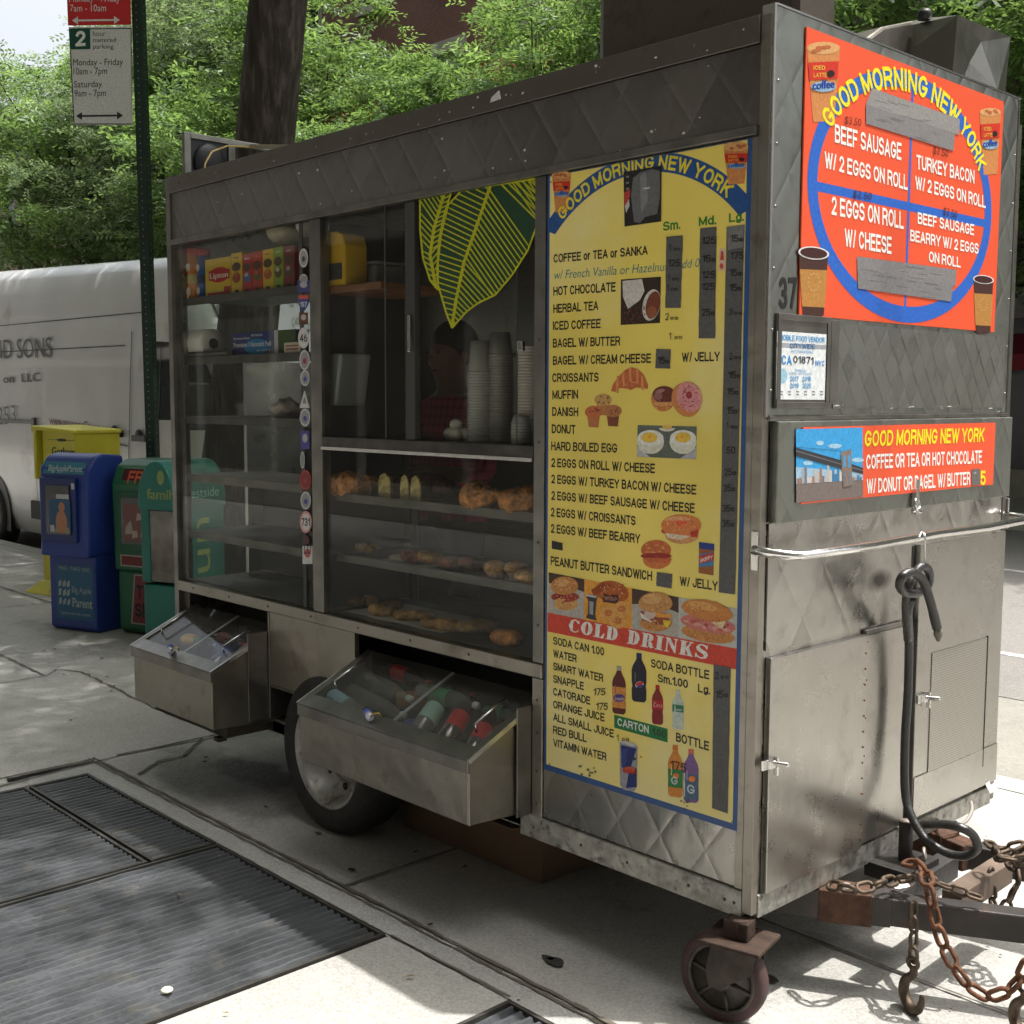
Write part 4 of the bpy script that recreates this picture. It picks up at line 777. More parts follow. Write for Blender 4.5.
# left end wall with openings
EW = MB(); xa, xb = -L_, -L_ + .025
for q in ((.03, y0, .285, .82), (.03, y0, 2.07, 2.551), (.33, y0, .82, 1.79), (.03, .05, .82, 2.07), (1.15, y0, 1.79, 2.07)): EW.box(xa, xb, q[0], q[1], q[2], q[3])
EW.build('left_end_wall', S_pe, cart)
part('end_glass', [(xa + .01, xa + .014, .05, .33, .82, 1.79)], glass('glass_side', (.82, .9, .88), .8)); part('end_glass', [(xa + .01, xa + .014, .05, .40, 1.79, 2.07)], glass('glass_side'))
part('end_glass', [(xa + .01, xa + .014, .401, 1.15, 1.79, 2.07)], glass('glass_side'), 0)
# front face framing
part('corner_post', [(-3.075, -3.04, -.012, .03, .62, 2.56)], S_d)
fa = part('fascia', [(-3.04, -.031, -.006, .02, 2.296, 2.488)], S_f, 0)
part('fascia_cap', [(-3.04, -.031, -.014, .021, 2.49, 2.556)], steel('steel_cap', 'x', 0, .40, base=(.21, .19, .165), dent=.1))
part('fascia_lip', [(-3.04, -.031, -.022, .021, 2.272, 2.294)], S_d)
part('mullion', [(-1.990, -1.922, -.010, .03, .835, 2.27)], S_d); part('mullion', [(-.812, -.768, -.010, .03, .835, 2.27)], S_d)
part('post_strip', [(-.812, -.768, -.011, .03, .352, .787)], S_w)
part('sill_rail', [(-3.04, -.768, -.016, .03, .789, .833)], S_w, .003)
part('serving_counter', [(-1.92, -.814, -.012, .40, 1.448, 1.488)], mat('counter_dark', (.07, .065, .06), .4, metal=.6, var=.4, vscale=14), .003); part('counter_trim', [(-1.92, -.814, -.018, -.013, 1.440, 1.452)], S_b, .001)
part('skirt_panel', [(-2.302, -1.732, -.008, .012, .50, .787)], S_w, 0)
part('skirt_angle', [(-2.312, -2.303, -.012, .10, .36, .787), (-2.302, -1.732, -.010, .06, .488, .499)], S_d)
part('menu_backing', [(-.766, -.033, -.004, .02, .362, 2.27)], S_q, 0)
part('corner_trim', [(-.030, 0, -.008, .018, .30, 2.555), (-.055, -.031, -.007, -.0045, .36, 2.27)], S_w, .002)
br = part('bottom_rail', [(-.86, -.031, -.013, .035, .285, .358), (-3.04, -.862, .03, .07, .285, .345)], M_galv, .003)
# front glass
G_f = glass('glass_front', (.90, .91, .89), .55, .012)
part('display_glass', [(-3.038, -1.992, .004, .008, .835, 2.27)], G_f, 0); part('serving_window', [(-1.92, -1.395, .004, .008, 1.49, 2.27)], G_f, 0); part('serving_window', [(-1.43, -.814, .014, .018, 1.49, 2.27)], G_f, 0); part('display_glass', [(-1.92, -.814, .004, .008, .835, 1.438)], G_f, 0)
part('window_stile', [(-1.435, -1.385, -.004, .022, 1.489, 2.27)], M_in, .002); part('window_stile', [(-1.555, -1.548, .001, .003, 1.489, 2.27)], M_in, 0); part('window_stile', [(-.902, -.897, .001, .003, 1.489, 2.27)], M_in, 0)
part('window_handle', [(-1.405, -1.392, -.02, -.006, 1.78, 1.90)], S_b, .002)
part('window_lock', [(-.885, -.862, -.012, .001, 1.77, 1.80)], S_b, .002)
M_sh = mat('shelf_steel', (.13, .125, .115), .42, metal=.8, var=.3, vscale=9)
# shelves of the left display
for z in (2.035, 1.785, 1.535, 1.285, 1.040, .825): part('shelf', [(-3.015, -1.996, .03, .40, z, z + .012), (-3.015, -1.996, .026, .030, z - .018, z + .014)], M_sh, .001)
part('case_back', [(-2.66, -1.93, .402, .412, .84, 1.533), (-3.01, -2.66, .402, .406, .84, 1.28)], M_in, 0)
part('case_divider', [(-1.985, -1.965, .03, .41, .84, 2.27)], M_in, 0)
for z in (1.262, 1.038): part('bakery_shelf', [(-1.915, -.818, .05, .42, z, z + .008), (-1.915, -.818, .045, .050, z - .012, z + .018)], M_sh, .001)
part('bakery_shelf', [(-1.915, -.818, .03, .42, .822, .834)], M_sh)
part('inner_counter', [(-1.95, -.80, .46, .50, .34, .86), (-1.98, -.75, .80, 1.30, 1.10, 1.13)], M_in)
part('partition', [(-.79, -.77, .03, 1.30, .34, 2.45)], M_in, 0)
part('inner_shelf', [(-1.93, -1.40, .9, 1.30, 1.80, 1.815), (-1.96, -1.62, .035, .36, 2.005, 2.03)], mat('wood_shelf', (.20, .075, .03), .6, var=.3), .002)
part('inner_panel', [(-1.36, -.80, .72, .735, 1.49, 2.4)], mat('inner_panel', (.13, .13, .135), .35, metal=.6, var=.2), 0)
# scratches and chips on the fascia
ch = MB().use(mat('chip_white', (.55, .53, .5), .6))
for i in range(46):
    u = R.choice([R.uniform(300, 760), R.uniform(480, 640)]); x = R.uniform(-2.9, -.06); z = R.choice([R.uniform(2.30, 2.36), R.uniform(2.50, 2.55), R.uniform(2.3, 2.48)]); a = R.uniform(0, 3.1); r = R.uniform(.002, .007); yy = -.0065 if z < 2.488 else -.0147
    p = [(x + r * R.uniform(.6, 1.4) * math.cos(a + k), yy, z + r * .7 * R.uniform(.5, 1.4) * math.sin(a + k)) for k in (0, 1.1, 2.2, 3.4, 4.9)]
    if all(q[2] < 2.487 or q[2] > 2.4915 for q in p): ch.quad(*p)
x = FP(498, 98).x; ch.quad((x - .02, -.0148, 2.515), (x + .03, -.0148, 2.518), (x + .022, -.0148, 2.545), (x - .012, -.0148, 2.53)); ch.build('paint_chips', None, cart)
def rivets(pts, ax, r=.005, m=None, name='rivets', h=.0025):
    b = MB()
    for p in pts: b.lathe([(r, 0), (r * .75, h), (0, h * 1.25)], c=p, ax=ax, n=8, capped=False)
    return b.build(name, m or S_d, cart)
rivets([(x, -.0145, 2.523) for x in np.arange(-2.95, -.05, .34)] + [(x, -.0165, .812) for x in np.arange(-2.9, -.82, .3)] + [(-.79, -.0115, z) for z in (.40, .5, .62, .72)] + [(-.79, -.0105, z) for z in (.95, 1.2, 1.5, 1.8, 2.1)] + [(x, -.0135, .322) for x in (-.8, -.6, -.42, -.2, -.08, -.05)], (0, -1, 0), m=mat('rivet_dark', (.12, .10, .08), .5, metal=.7))
# ---- right end wall (x = 0)
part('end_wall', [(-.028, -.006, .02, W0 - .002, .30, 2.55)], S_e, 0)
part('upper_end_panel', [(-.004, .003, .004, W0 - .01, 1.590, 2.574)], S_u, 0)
rim = MB(); rim.box(-.03, .006, -.004, .004, 1.584, 2.578); rim.box(-.01, .006, .005, W0, 2.575, 2.580); rim.box(-.01, .006, W0 - .009, W0 - .003, 1.584, 2.574); rim.build('panel_edge', S_b, cart)
part('rear_corner_trim', [(-.02, .004, W0 - .002, W0 + .022, .30, 2.50)], S_d, .002)
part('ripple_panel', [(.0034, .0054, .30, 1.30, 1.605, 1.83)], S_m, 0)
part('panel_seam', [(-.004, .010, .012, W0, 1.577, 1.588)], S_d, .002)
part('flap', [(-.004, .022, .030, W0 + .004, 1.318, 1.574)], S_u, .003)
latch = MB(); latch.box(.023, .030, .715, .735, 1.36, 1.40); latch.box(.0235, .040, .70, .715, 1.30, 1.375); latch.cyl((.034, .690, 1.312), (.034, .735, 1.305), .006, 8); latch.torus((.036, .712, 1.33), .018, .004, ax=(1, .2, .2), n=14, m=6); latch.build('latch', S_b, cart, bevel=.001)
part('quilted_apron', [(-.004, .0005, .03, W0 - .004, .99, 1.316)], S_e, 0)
ld = part('left_door', [(-.004, .014, .036, .500, .350, .972)], S_pe, .002)
part('centre_strip', [(-.004, .008, .502, .745, .362, .968)], S_pe, .001)
part('strip_cap', [(-.004, .0105, .502, .755, .970, .982)], S_d, .001)
part('door_gap', [(-.0045, .002, .756, .772, .34, 1.20)], M_blk, 0)
rd = part('right_door', [(-.004, .020, .774, W0 - .006, .372, 1.205)], S_pe, .002)
pf = part('perforated_vent', [(.0205, .0225, .862, 1.222, .442, .868)], None, 0, parent=rd) if False else None
M_perf = bpy.data.materials.new('perforated_steel'); M_perf.use_nodes = True; nt_ = M_perf.node_tree; p_ = nt_.nodes['Principled BSDF']; p_.inputs['Metallic'].default_value = .9; p_.inputs['Roughness'].default_value = .4
g_ = nd(nt_, 'ShaderNodeNewGeometry'); v_ = nd(nt_, 'ShaderNodeTexVoronoi'); v_.inputs['Scale'].default_value = 130; v_.inputs['Randomness'].default_value = 0; nt_.links.new(g_.outputs['Position'], v_.inputs['Vector']); r_ = nd(nt_, 'ShaderNodeValToRGB'); nt_.links.new(v_.outputs['Distance'], r_.inputs[0]); r_.color_ramp.elements[0].position = .25; r_.color_ramp.elements[1].position = .4; r_.color_ramp.elements[0].color = (.26, .24, .21, 1); r_.color_ramp.elements[1].color = (.46, .44, .40, 1); nt_.links.new(r_.outputs[0], p_.inputs['Base Color'])
part('perforated_vent', [(.0205, .0225, .862, 1.222, .442, .868)], M_perf, 0)
part('vent_edge', [(.0205, .024, 1.223, 1.228, .44, .872)], M_blk, 0)
part('door_hem', [(.0205, .0235, .776, W0 - .008, .374, .50)], S_pe, .001); part('end_bottom_rail', [(-.03, .004, .018, W0 - .002, .287, .349)], M_galv, .003)
def clasp(y, z, x):
    b = MB(); b.box(x, x + .006, y - .03, y + .03, z - .012, z + .014); b.box(x + .006, x + .016, y - .012, y + .012, z - .01, z + .012); b.cyl((x + .008, y + .01, z + .002), (x + .05, y + .018, z + .004), .007, 10); b.box(x + .006, x + .02, y + .014, y + .02, z - .03, z + .02); b.build('clasp', S_b, cart, bevel=.001)
p = EP(765, 762); clasp(.03, p.z, .015); p = EP(915, 697); clasp(p.y, p.z, .021)
rivets([(.0142, .492, z) for z in np.arange(.38, .96, .045)] + [(.0085, .508, z) for z in np.arange(.40, .96, .11)], (1, 0, 0), r=.003, m=mat('rust_rivet', (.15, .06, .02), .8))
rivets([(.0035, y, 1.612) for y in np.arange(.35, 1.3, .13)] + [(.0035, .02, z) for z in np.arange(1.65, 2.55, .15)] + [(.0035, W0 - .02, z) for z in np.arange(1.65, 2.55, .15)], (1, 0, 0), r=.0045)
# dent and smoke stain on the apron
st = MB().use(mat('white_scuff', (.8, .8, .78), .5))
st.quad(*[(.0242, q.y, q.z) for q in [EP(u, v) for u, v in [(978, 782), (982, 779), (984, 783), (988, 780), (991, 788), (983, 792)]]]); 
for i in range(10):
    q = EP(R.uniform(800, 1000), R.uniform(406, 412)); st.quad((.0060, q.y, q.z), (.0060, q.y + R.uniform(.01, .04), q.z + .001), (.0060, q.y + .02, q.z + .003))
st.build('scuffs', None, cart)
# push bar round the end
hb = MB(); P = [(-.012, -.016, 1.252), (.03, -.018, 1.250), (.085, -.012, 1.248), (.104, .02, 1.247), (.106, .35, 1.244), (.103, .7, 1.249), (.106, 1.0, 1.246), (.10, 1.30, 1.25), (.085, 1.352, 1.25), (.03, 1.362, 1.252), (-.012, 1.36, 1.252)]; hb.tube(P, .0125, 12); hb.build('push_bar', mat('polished_bar', (.78, .77, .75), .22, metal=1, bump=.3, bscale=12), cart)
bk = MB(); bk.box(-.022, -.002, -.014, -.009, 1.20, 1.30); bk.box(-.02, .012, 1.358, 1.366, 1.21, 1.31); bk.build('bar_bracket', S_b, cart, bevel=.002)
# number painted beside the sign
nb = Art(EP, .0034, 1); nb.text('37', (779, 309), (797, 309), 32, (.02, .02, .02), 0, bold=.02); nb.build('painted_number', cart)
# ---- roof fittings
rb = part('roof_box', [(-.975, -.205, .42, .61, 2.53, 3.2)], steel('steel_roofbox', 'x', 0, .5, base=(.15, .13, .11), dent=.12, grime=.6), .03)
vb = MB(); M_ = S_u
y0_, y1_, zt_ = 1.05, 1.62, 2.89
V = [(-.17, 1.21, 2.52), (-.17, 1.58, 2.52), (-.62, 1.58, 2.52), (-.62, 1.21, 2.52), (-.15, 1.205, 2.84), (-.15, 1.58, 2.85), (-.62, 1.58, 2.90), (-.58, 1.20, 2.85)]
def dentbox(mb, V, k, amp, seed):
    g = random.Random(seed); B = bmesh.new(); vs_ = [B.verts.new(v) for v in V]
    for f in ((0, 1, 5, 4), (1, 2, 6, 5), (2, 3, 7, 6), (3, 0, 4, 7), (4, 5, 6, 7)): B.faces.new([vs_[i] for i in f])
    bmesh.ops.subdivide_edges(B, edges=B.edges[:], cuts=k, use_grid_fill=True)
    cen = sum((v.co for v in B.verts), Vector()) / len(B.verts); ph = [g.uniform(0, 6) for _ in range(4)]
    for v in B.verts:
        c_ = v.co; d_ = amp * (abs(math.sin(c_.y * 11 + c_.z * 9 + ph[0])) * .8 + .5 * abs(math.sin(c_.x * 13 - c_.z * 14 + ph[1])) + .3 * math.sin(c_.y * 31 + ph[2])); v.co = c_ + (cen - c_).normalized() * d_
    B.verts.index_update(); mb.add([v.co for v in B.verts], [[v.index for v in f.verts] for f in B.faces], False)

c_ = [Vector(v) for v in V]; mid = Vector((-.182, 1.36, 2.73)); ridge = Vector((-.165, 1.40, 2.80)); low = Vector((-.15, 1.50, 2.66))
vs_ = c_ + [mid, ridge, low, Vector((-.36, 1.175, 2.72)), Vector((-.35, 1.35, 2.905))]
vb.add(vs_, [(0, 1, 10), (0, 10, 8), (0, 8, 4), (8, 9, 4), (8, 10, 9), (9, 10, 5), (1, 5, 10), (4, 9, 5), (4, 7, 11), (0, 4, 11), (3, 0, 11), (7, 3, 11), (4, 5, 12), (5, 6, 12), (6, 7, 12), (7, 4, 12), (1, 2, 6, 5)])
vb.build('crumpled_vent_box', steel('steel_vent', 'y', 0, .34, base=(.30, .30, .27), dent=.10, grime=.4), cart)
dk = MB(); dk.prism([(-.30, .78, 2.53), (-.30, 1.215, 2.53), (-.30, 1.215, 2.86), (-.30, 1.02, 2.80), (-.30, .78, 2.66)], (-.32, 0, 0)); dk.build('vent_duct', steel('steel_duct', 'x', 0, .4, base=(.25, .23, .20), dent=.2), cart, bevel=.01)
cp_ = MB(); cp_.lathe([(.022, 0), (.024, .02), (.018, .03), (0, .032)], c=(-.26, 1.20, 2.85), n=16); cp_.build('vent_cap', M_blk, cart)
# fan frame at the left of the roof
fr = MB(); fy0, fy1 = .16, .92; zt_ = 2.80; fx = -3.0
for q in ((fx, fx + .02, .03, .062, 2.53, 2.745), (fx, fx + .02, .062, .95, 2.722, 2.745), (fx, fx + .02, .24, .275, 2.53, 2.722), (fx, fx + .02, .92, .95, 2.53, 2.722)): fr.box(*q)
fr.build('fan_frame', S_d, cart, bevel=.002)
fg = MB(); fg.box(fx + .004, fx + .012, .062, .24, 2.53, 2.722); fg.build('fan_guard', mat('fan_black', (.012, .013, .018), .45), cart); fb = MB(); fb.ball((fx + .02, .15, 2.63), .075, .3, 1, 1.1, n=20, m=12); fb.build('fan_drum', mat('fan_black'), cart)
br_ = MB(); br_.prism([(fx + .03, .34, 2.72), (fx + .03, .37, 2.72), (fx + .86, .20, 2.57), (fx + .86, .17, 2.57)], (0, 0, .015)); br_.build('frame_brace', mat('cream_trim', (.45, .38, .26), .5), cart)
wr = MB(); wr.tube([(fx + .16, .04, 2.54), (fx + .14, .06, 2.60), (fx + .11, .11, 2.66), (fx + .08, .20, 2.70), (fx + .05, .30, 2.715), (fx + .04, .35, 2.72)], .004, 8); wr.build('yellow_wire', mat('wire_yellow', (.5, .36, .12), .5), cart)
# ---- pull-out drawers
def drawer(x0, x1, zf, zb, zlow, label, nm='drink_drawer'):
    yf = -.252; d = MB(); tk = .006
    # side profiles: sloping top
    for xx in (x0, x1 - tk): d.prism([(xx, yf, zlow), (xx, .05, zlow - .02), (xx, .05, zb), (xx, yf, zf)], (tk, 0, 0))
    d.box(x0 + tk, x1 - tk, yf, yf + tk, zlow, zf); d.box(x0 + tk, x1 - tk, yf + tk, .25, zlow - .005, zlow + .003)
    o = d.build(nm, S_w, cart, bevel=.0015, label=label)
    sl_ = (zb - zf) / (.05 - yf); t = Vector((0, 1, sl_)).normalized(); n = Vector((0, -sl_, 1)).normalized()
    def pt(x, s, h): return Vector((x, yf, zf)) + t * s + n * h
    Ls = (.05 - yf) / t.y
    def slab(mb, xa, xb, s0, s1, h0, h1): mb.add([pt(x, s, h) for h in (h0, h1) for s in (s0, s1) for x in (xa, xb)], [(0, 2, 3, 1), (4, 5, 7, 6), (0, 1, 5, 4), (2, 6, 7, 3), (0, 4, 6, 2), (1, 3, 7, 5)])
    f = MB(); slab(f, x0 - .006, x1 + .006, -.008, .052, .003, .012); slab(f, x0 - .006, x0 + .022, .052, Ls, .003, .012); slab(f, x1 - .022, x1 + .006, .052, Ls, .003, .012); f.box(x0 - .006, x1 + .006, yf - .011, yf - .002, zf - .035, zf + .003); f.build('lid_frame', S_d, o, bevel=.0015)
    e = MB(); slab(e, x1 + .0065, x1 + .010, -.008, Ls, -.002, .014); slab(e, x0 - .010, x0 - .0065, -.008, Ls, -.002, .014); e.build('lid_edge', S_b, o)
    m = MB(); xm = (x0 + x1) / 2 + .02; slab(m, xm - .008, xm + .008, .052, Ls, .002, .006); m.build('lid_divider', mat('clear_strip', (.25, .25, .25), .3), o)
    g = MB(); slab(g, x0 + .022, xm - .008, .052, Ls, .004, .007); slab(g, xm + .008, x1 - .022, .052, Ls, .004, .007); g.build('lid_glass', glass('glass_lid', (.92, .93, .92), .6, .05), o)
    for xx in (x0 + .075, x1 - .075):
        h_ = MB(); h_.tube([pt(xx, .11, .008), pt(xx, .115, .035), pt(xx, .25, .035), pt(xx, .255, .008)], .004, 8); h_.build('lid_handle', S_b, o)
    return o, pt
dr1, pt1 = drawer(-2.985, -2.325, .575, .715, .355, 'short steel drawer with a sloping clear lid')
dr2, pt2 = drawer(-1.712, -.826, .572, .712, .378, 'long dented steel drawer with a sloping clear lid')
part('drawer_bracket', [(-2.322, -2.314, -.10, -.012, .36, .71)], S_d, .001); part('drawer_bracket', [(-.82, -.813, -.07, -.012, .36, .70)], S_d, .001)
mat('rusty_dark', (.05, .04, .032), .8, var=.5, vscale=14)
for q_ in ((-2.95, -2.35, -.18, .28, .30, .345), (-2.42, -2.38, -.2, -.16, .281, .299), (-1.66, -.9, -.1, .28, .335, .37)): MB().box(*q_).build('drawer_support', mat('rusty_dark'), cart, bevel=.004)
# cavity lining above drawers
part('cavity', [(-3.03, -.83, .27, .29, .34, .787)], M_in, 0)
# ---- wheels and tow frame
wheel(cart, (-1.915, .075, .30), .305, .20, name='road_wheel', rimr=.66); wheel(cart, (-1.915, W0 - .10, .30), .305, .20, name='road_wheel', side=1, rimr=.66)
ax_ = MB(); ax_.box(-1.95, -1.88, .17, W0 - .2, .26, .33); ax_.build('axle', mat('rusty_dark'), cart)
M_fr2 = mat('tow_frame_paint', (.045, .040, .038), .55, metal=.3, var=.3, vscale=9, dirt=(.085, .05, .034), dscale=9, dthr=.60, bump=.2); M_rust = mat('rust', (.085, .042, .026), .85, metal=.2, var=.45, vscale=25, bump=.4, bscale=70)
def beam(mb, a, b, wd, ht):
    a = Vector(a); b = Vector(b); t = (b - a).normalized(); s_ = Vector((-t.y, t.x, 0)).normalized() * wd / 2; u = Vector((0, 0, ht)); mb.add([a - s_, b - s_, b + s_, a + s_, a - s_ + u, b - s_ + u, b + s_ + u, a + s_ + u], [(3, 2, 1, 0), (4, 5, 6, 7), (0, 1, 5, 4), (1, 2, 6, 5), (2, 3, 7, 6), (3, 0, 4, 7)])
zt = .20; HT = .28
def G2(u, v, z=HT): q = GP(u, v, z); return Vector((q.x, q.y, zt))
a_ = G2(880, 893); b_ = G2(1024, 911); dn = (b_ - a_).normalized(); a2 = G2(930, 828); b2 = G2(1000, 856); df = (b2 - a2).normalized(); near = lambda s_: a_ + dn * s_; far_ = lambda s_: a2 + df * s_
hx = 1.45; en = near((hx - a_.x) / dn.x); ef = Vector((hx, en.y + .07, zt))
tf = MB(); beam(tf, near(-.55), near(.03), .078, .082); tf.build('near_rail_stub', M_fr2, cart, bevel=.004)
tf = MB(); beam(tf, near(-.02) + Vector((0, 0, .001)), en + Vector((0, 0, .001)), .062, .077); tf.build('near_rail', M_fr2, cart, bevel=.005)
tf = MB(); beam(tf, far_(-.5), far_(.16), .075, .082); tf.build('far_rail_stub', M_rust, cart, bevel=.004)
tf = MB(); beam(tf, far_(.10) + Vector((0, 0, .001)), ef + Vector((0, 0, .001)), .062, .077); tf.build('far_rail', M_fr2, cart, bevel=.005)
for k_, (p0, p1, m_) in enumerate(((G2(886, 891), G2(950, 851), M_fr2), (G2(946, 893), G2(1004, 856), mat('rusty_member', (.15, .11, .085), .7, metal=.3, var=.3, vscale=10)))):
    d_ = (p1 - p0).normalized(); tf = MB(); beam(tf, p0 + d_ * .035 + Vector((0, 0, .006)), p1 + Vector((0, 0, .006)), .058, .068); tf.build('cross_member', m_, cart, bevel=.004)
tf = MB(); tf.box(hx - .05, hx + .27, en.y - .02, en.y + .09, zt, zt + .085); tf.lathe([(.05, 0), (.055, .03), (.04, .06), (0, .07)], c=(hx + .27, en.y + .035, zt + .05), n=16); tf.build('tow_coupler', M_fr2, cart, bevel=.004)
sl2 = MB(); beam(sl2, near(-.16) - Vector((0, 0, .004)), near(-.02) - Vector((0, 0, .004)), .088, .090); sl2.build('clamp_sleeve', M_rust, cart, bevel=.003); sl2 = MB(); beam(sl2, far_(-.06) - Vector((0, 0, .004)), far_(.08) - Vector((0, 0, .004)), .086, .090); sl2.build('clamp_sleeve', M_rust, cart, bevel=.003)
pb = MB()
for q in (near(-.09), far_(.01)): pb.lathe([(.017, 0), (.016, .004), (0, .006)], c=(q.x, q.y, .287), n=14, capped=False)
q = G2(901, 884); pb.quad(*[(q.x + .018 * math.cos(a) * (1 + .3 * math.sin(3 * a)), q.y + .03 * math.sin(a), .2755) for a in [2 * PI * k / 12 for k in range(12)]]); pb.build('pale_bolt_heads', mat('pale_paint', (.7, .7, .68), .5), cart)
jk = MB(); q = GP(905, 858, .30); jk.box(q.x - .08, q.x + .06, q.y - .09, q.y + .09, .25, .295); jk.cyl((q.x, q.y, .295), (q.x, q.y, .41), .020, 16); jk.build('jack_post', mat('jack_black', (.035, .032, .03), .5, metal=.4, var=.3, vscale=20), cart, bevel=.003)
jk = MB(); jk.cyl((q.x, q.y, .4105), (q.x, q.y, .412), .018, 16); jk.torus((q.x + .035, q.y + .05, .305), .020, .005, ax=(1, .5, .2), n=14, m=6); jk.build('jack_cap', mat('worn_cap', (.35, .30, .26), .5, metal=.6), cart)
# hidden floor frame
ff = MB(); ff.box(-3.0, -.45, .30, .36, .22, .285); ff.box(-3.0, -.45, 1.0, 1.06, .22, .285); ff.box(-.5, -.44, .1, 1.25, .22, .284); ff.build('chassis', mat('rusty_dark'), cart)
# casters
def caster(cx, cy, rot):
    k = MB(); Rz = Matrix.Translation((cx, cy, 0)) @ Matrix.Rotation(rot, 4, 'Z')
    k.box(-.085, .085, -.075, .075, .225, .237, M=Rz); k.cyl(Rz @ Vector((0, 0, .237)), Rz @ Vector((0, 0, .29)), .032, 14); k.box(-.034, .034, -.03, .03, .237, .286, M=Rz)
    co = k.build('caster', mat('caster_rust', (.045, .026, .018), .75, metal=.3, var=.45, vscale=22, bump=.3), cart, bevel=.004)  # rust browns, like fork and wheel colours, darkened to stand for shadow
    for s_ in (-1, 1):
        f = MB(); y = s_ * .036; f.prism([Rz @ Vector(p) for p in ((-.06, y, .224), (.06, y, .224), (.052, y, .16), (-.035, y, .10), (-.065, y, .10), (-.075, y, .14))], (Rz.to_3x3() @ Vector((0, .005 * s_, 0)))); f.build('fork', mat('fork_grey', (.065, .055, .045), .6, metal=.6, var=.35, vscale=18), co)
    c = Rz @ Vector((-.040, 0, .12)); ax = Rz.to_3x3() @ Vector((0, -1, 0)); t_ = MB(); t_.lathe([(.085, -.025), (.112, -.025), (.119, -.014), (.12, 0), (.119, .014), (.112, .025), (.094, .025)], c=c, ax=ax, n=40, capped=False); t_.build('tyre', mat('worn_red_tyre', (.055, .027, .026), .65, var=.35, vscale=14), co)
    t_ = MB(); t_.torus(c + ax * .02, .091, .007, ax=ax, n=36, m=8); t_.lathe([(.09, -.018), (.09, .018)], c=c, ax=ax, n=36); t_.lathe([(.03, -.03), (.03, .034), (.018, .036), (0, .036)], c=c, ax=ax, n=20)
    for i in range(6):
        a = i * PI / 3; u = ax.orthogonal().normalized(); w_ = ax.cross(u); d_ = u * math.cos(a) + w_ * math.sin(a); p0 = c + d_ * .03 + ax * .019; p1 = c + d_ * .09 + ax * .019; t_.tube([p0, p1], .006, 6)
    t_.build('rim', mat('caster_rim', (.075, .066, .057), .55, metal=.6, var=.3, vscale=20), co)
    return co
q = GP(722, 1016); caster(-.032, -.012, math.radians(13)); caster(-.16, 1.2, math.radians(-30))
# menu spots
# stickers on the display glass
stk = [('ell', 303.5, 258, 4.5, 9.5, (.55, .53, .5), ''), ('rect', 303.5, 286, 6, 6, (.05, .05, .2), ''), ('ell', 303.5, 279, 4, 5, (.5, .48, .46), ''), ('shield', 303.5, 303, 5, 8, (.04, .06, .25), '157'), ('rect', 303.5, 318.5, 4.5, 6, (.12, .04, .02), ''), ('ell', 303.5, 338, 5.5, 10.5, (.55, .53, .5), '46'), ('ell', 304.5, 360, 5.2, 10, (.5, .5, .5), ''), ('ell', 305, 378, 4.6, 8, (.5, .5, .5), ''), ('tri', 304.5, 399, 5, 9, (.55, .55, .52), ''), ('ell', 305, 417.5, 5.2, 9, (.5, .5, .5), ''), ('rect', 305, 440, 4.2, 9, (.06, .06, .28), ''), ('ell', 302.5, 460, 2.3, 8.5, (.5, .5, .5), ''), ('ell', 305.3, 480, 5.8, 10, (.35, .04, .04), ''), ('ell', 305.7, 500.5, 5.2, 9, (.5, .5, .5), ''), ('ell', 305.8, 522, 6, 11, (.6, .28, .26), '731'), ('ell', 307.3, 540, 2, 4, (.15, .03, .03), ''), ('rect', 307.5, 555, 5, 9, (.6, .6, .58), 'LU')]
dkp = part('sticker_strip', [(-2.072, -2.050, -.0, .003, .836, 2.27)], M_in, 0)
for kd, cx, cy, rx, ry, c_, tx in stk:
    A = Art(FP, -.001, -1)
    if kd == 'ell': A.ell(cx, cy, rx, ry, c_, 0); A.ell(cx, cy, rx * .78, ry * .80, tuple(x * .55 for x in c_) if tx == '' else (.6, .58, .56), 1)
    if kd == 'rect': A.poly([(cx - rx, cy - ry), (cx + rx, cy - ry), (cx + rx, cy + ry), (cx - rx, cy + ry)], c_, 0); A.ell(cx, cy - ry * .2, rx * .6, ry * .5, (.4, .38, .36) if not tx else (.5, .1, .1), 1)
    if kd == 'tri': A.poly([(cx, cy - ry), (cx + rx, cy + ry), (cx - rx, cy + ry)], c_, 0); A.poly([(cx, cy - ry * .3), (cx + rx * .4, cy + ry * .5), (cx - rx * .4, cy + ry * .5)], (.2, .2, .2), 1)
    if kd == 'shield': A.poly([(cx - rx, cy - ry), (cx + rx, cy - ry), (cx + rx, cy + ry * .2), (cx, cy + ry * 1.2), (cx - rx, cy + ry * .2)], c_, 0); A.poly([(cx - rx, cy - ry), (cx + rx, cy - ry), (cx + rx, cy - ry * .5), (cx - rx, cy - ry * .5)], (.5, .08, .05), 1)
    if tx: A.text(tx, (cx - rx * .7, cy + (4 if tx != 'LU' else -1)), (cx + rx * .7, cy + (4 if tx != 'LU' else -1)), 8 if tx != '157' else 5, (.03, .03, .05) if tx != '157' else (.6, .6, .6), 2, bold=.02)
    elif kd == 'ell' and rx > 4: A.ell(cx, cy + 1, rx * .35, ry * .3, R.choice([(.3, .04, .04), (.05, .07, .3), (.05, .05, .05)]), 2)
    A.build('sticker', cart)
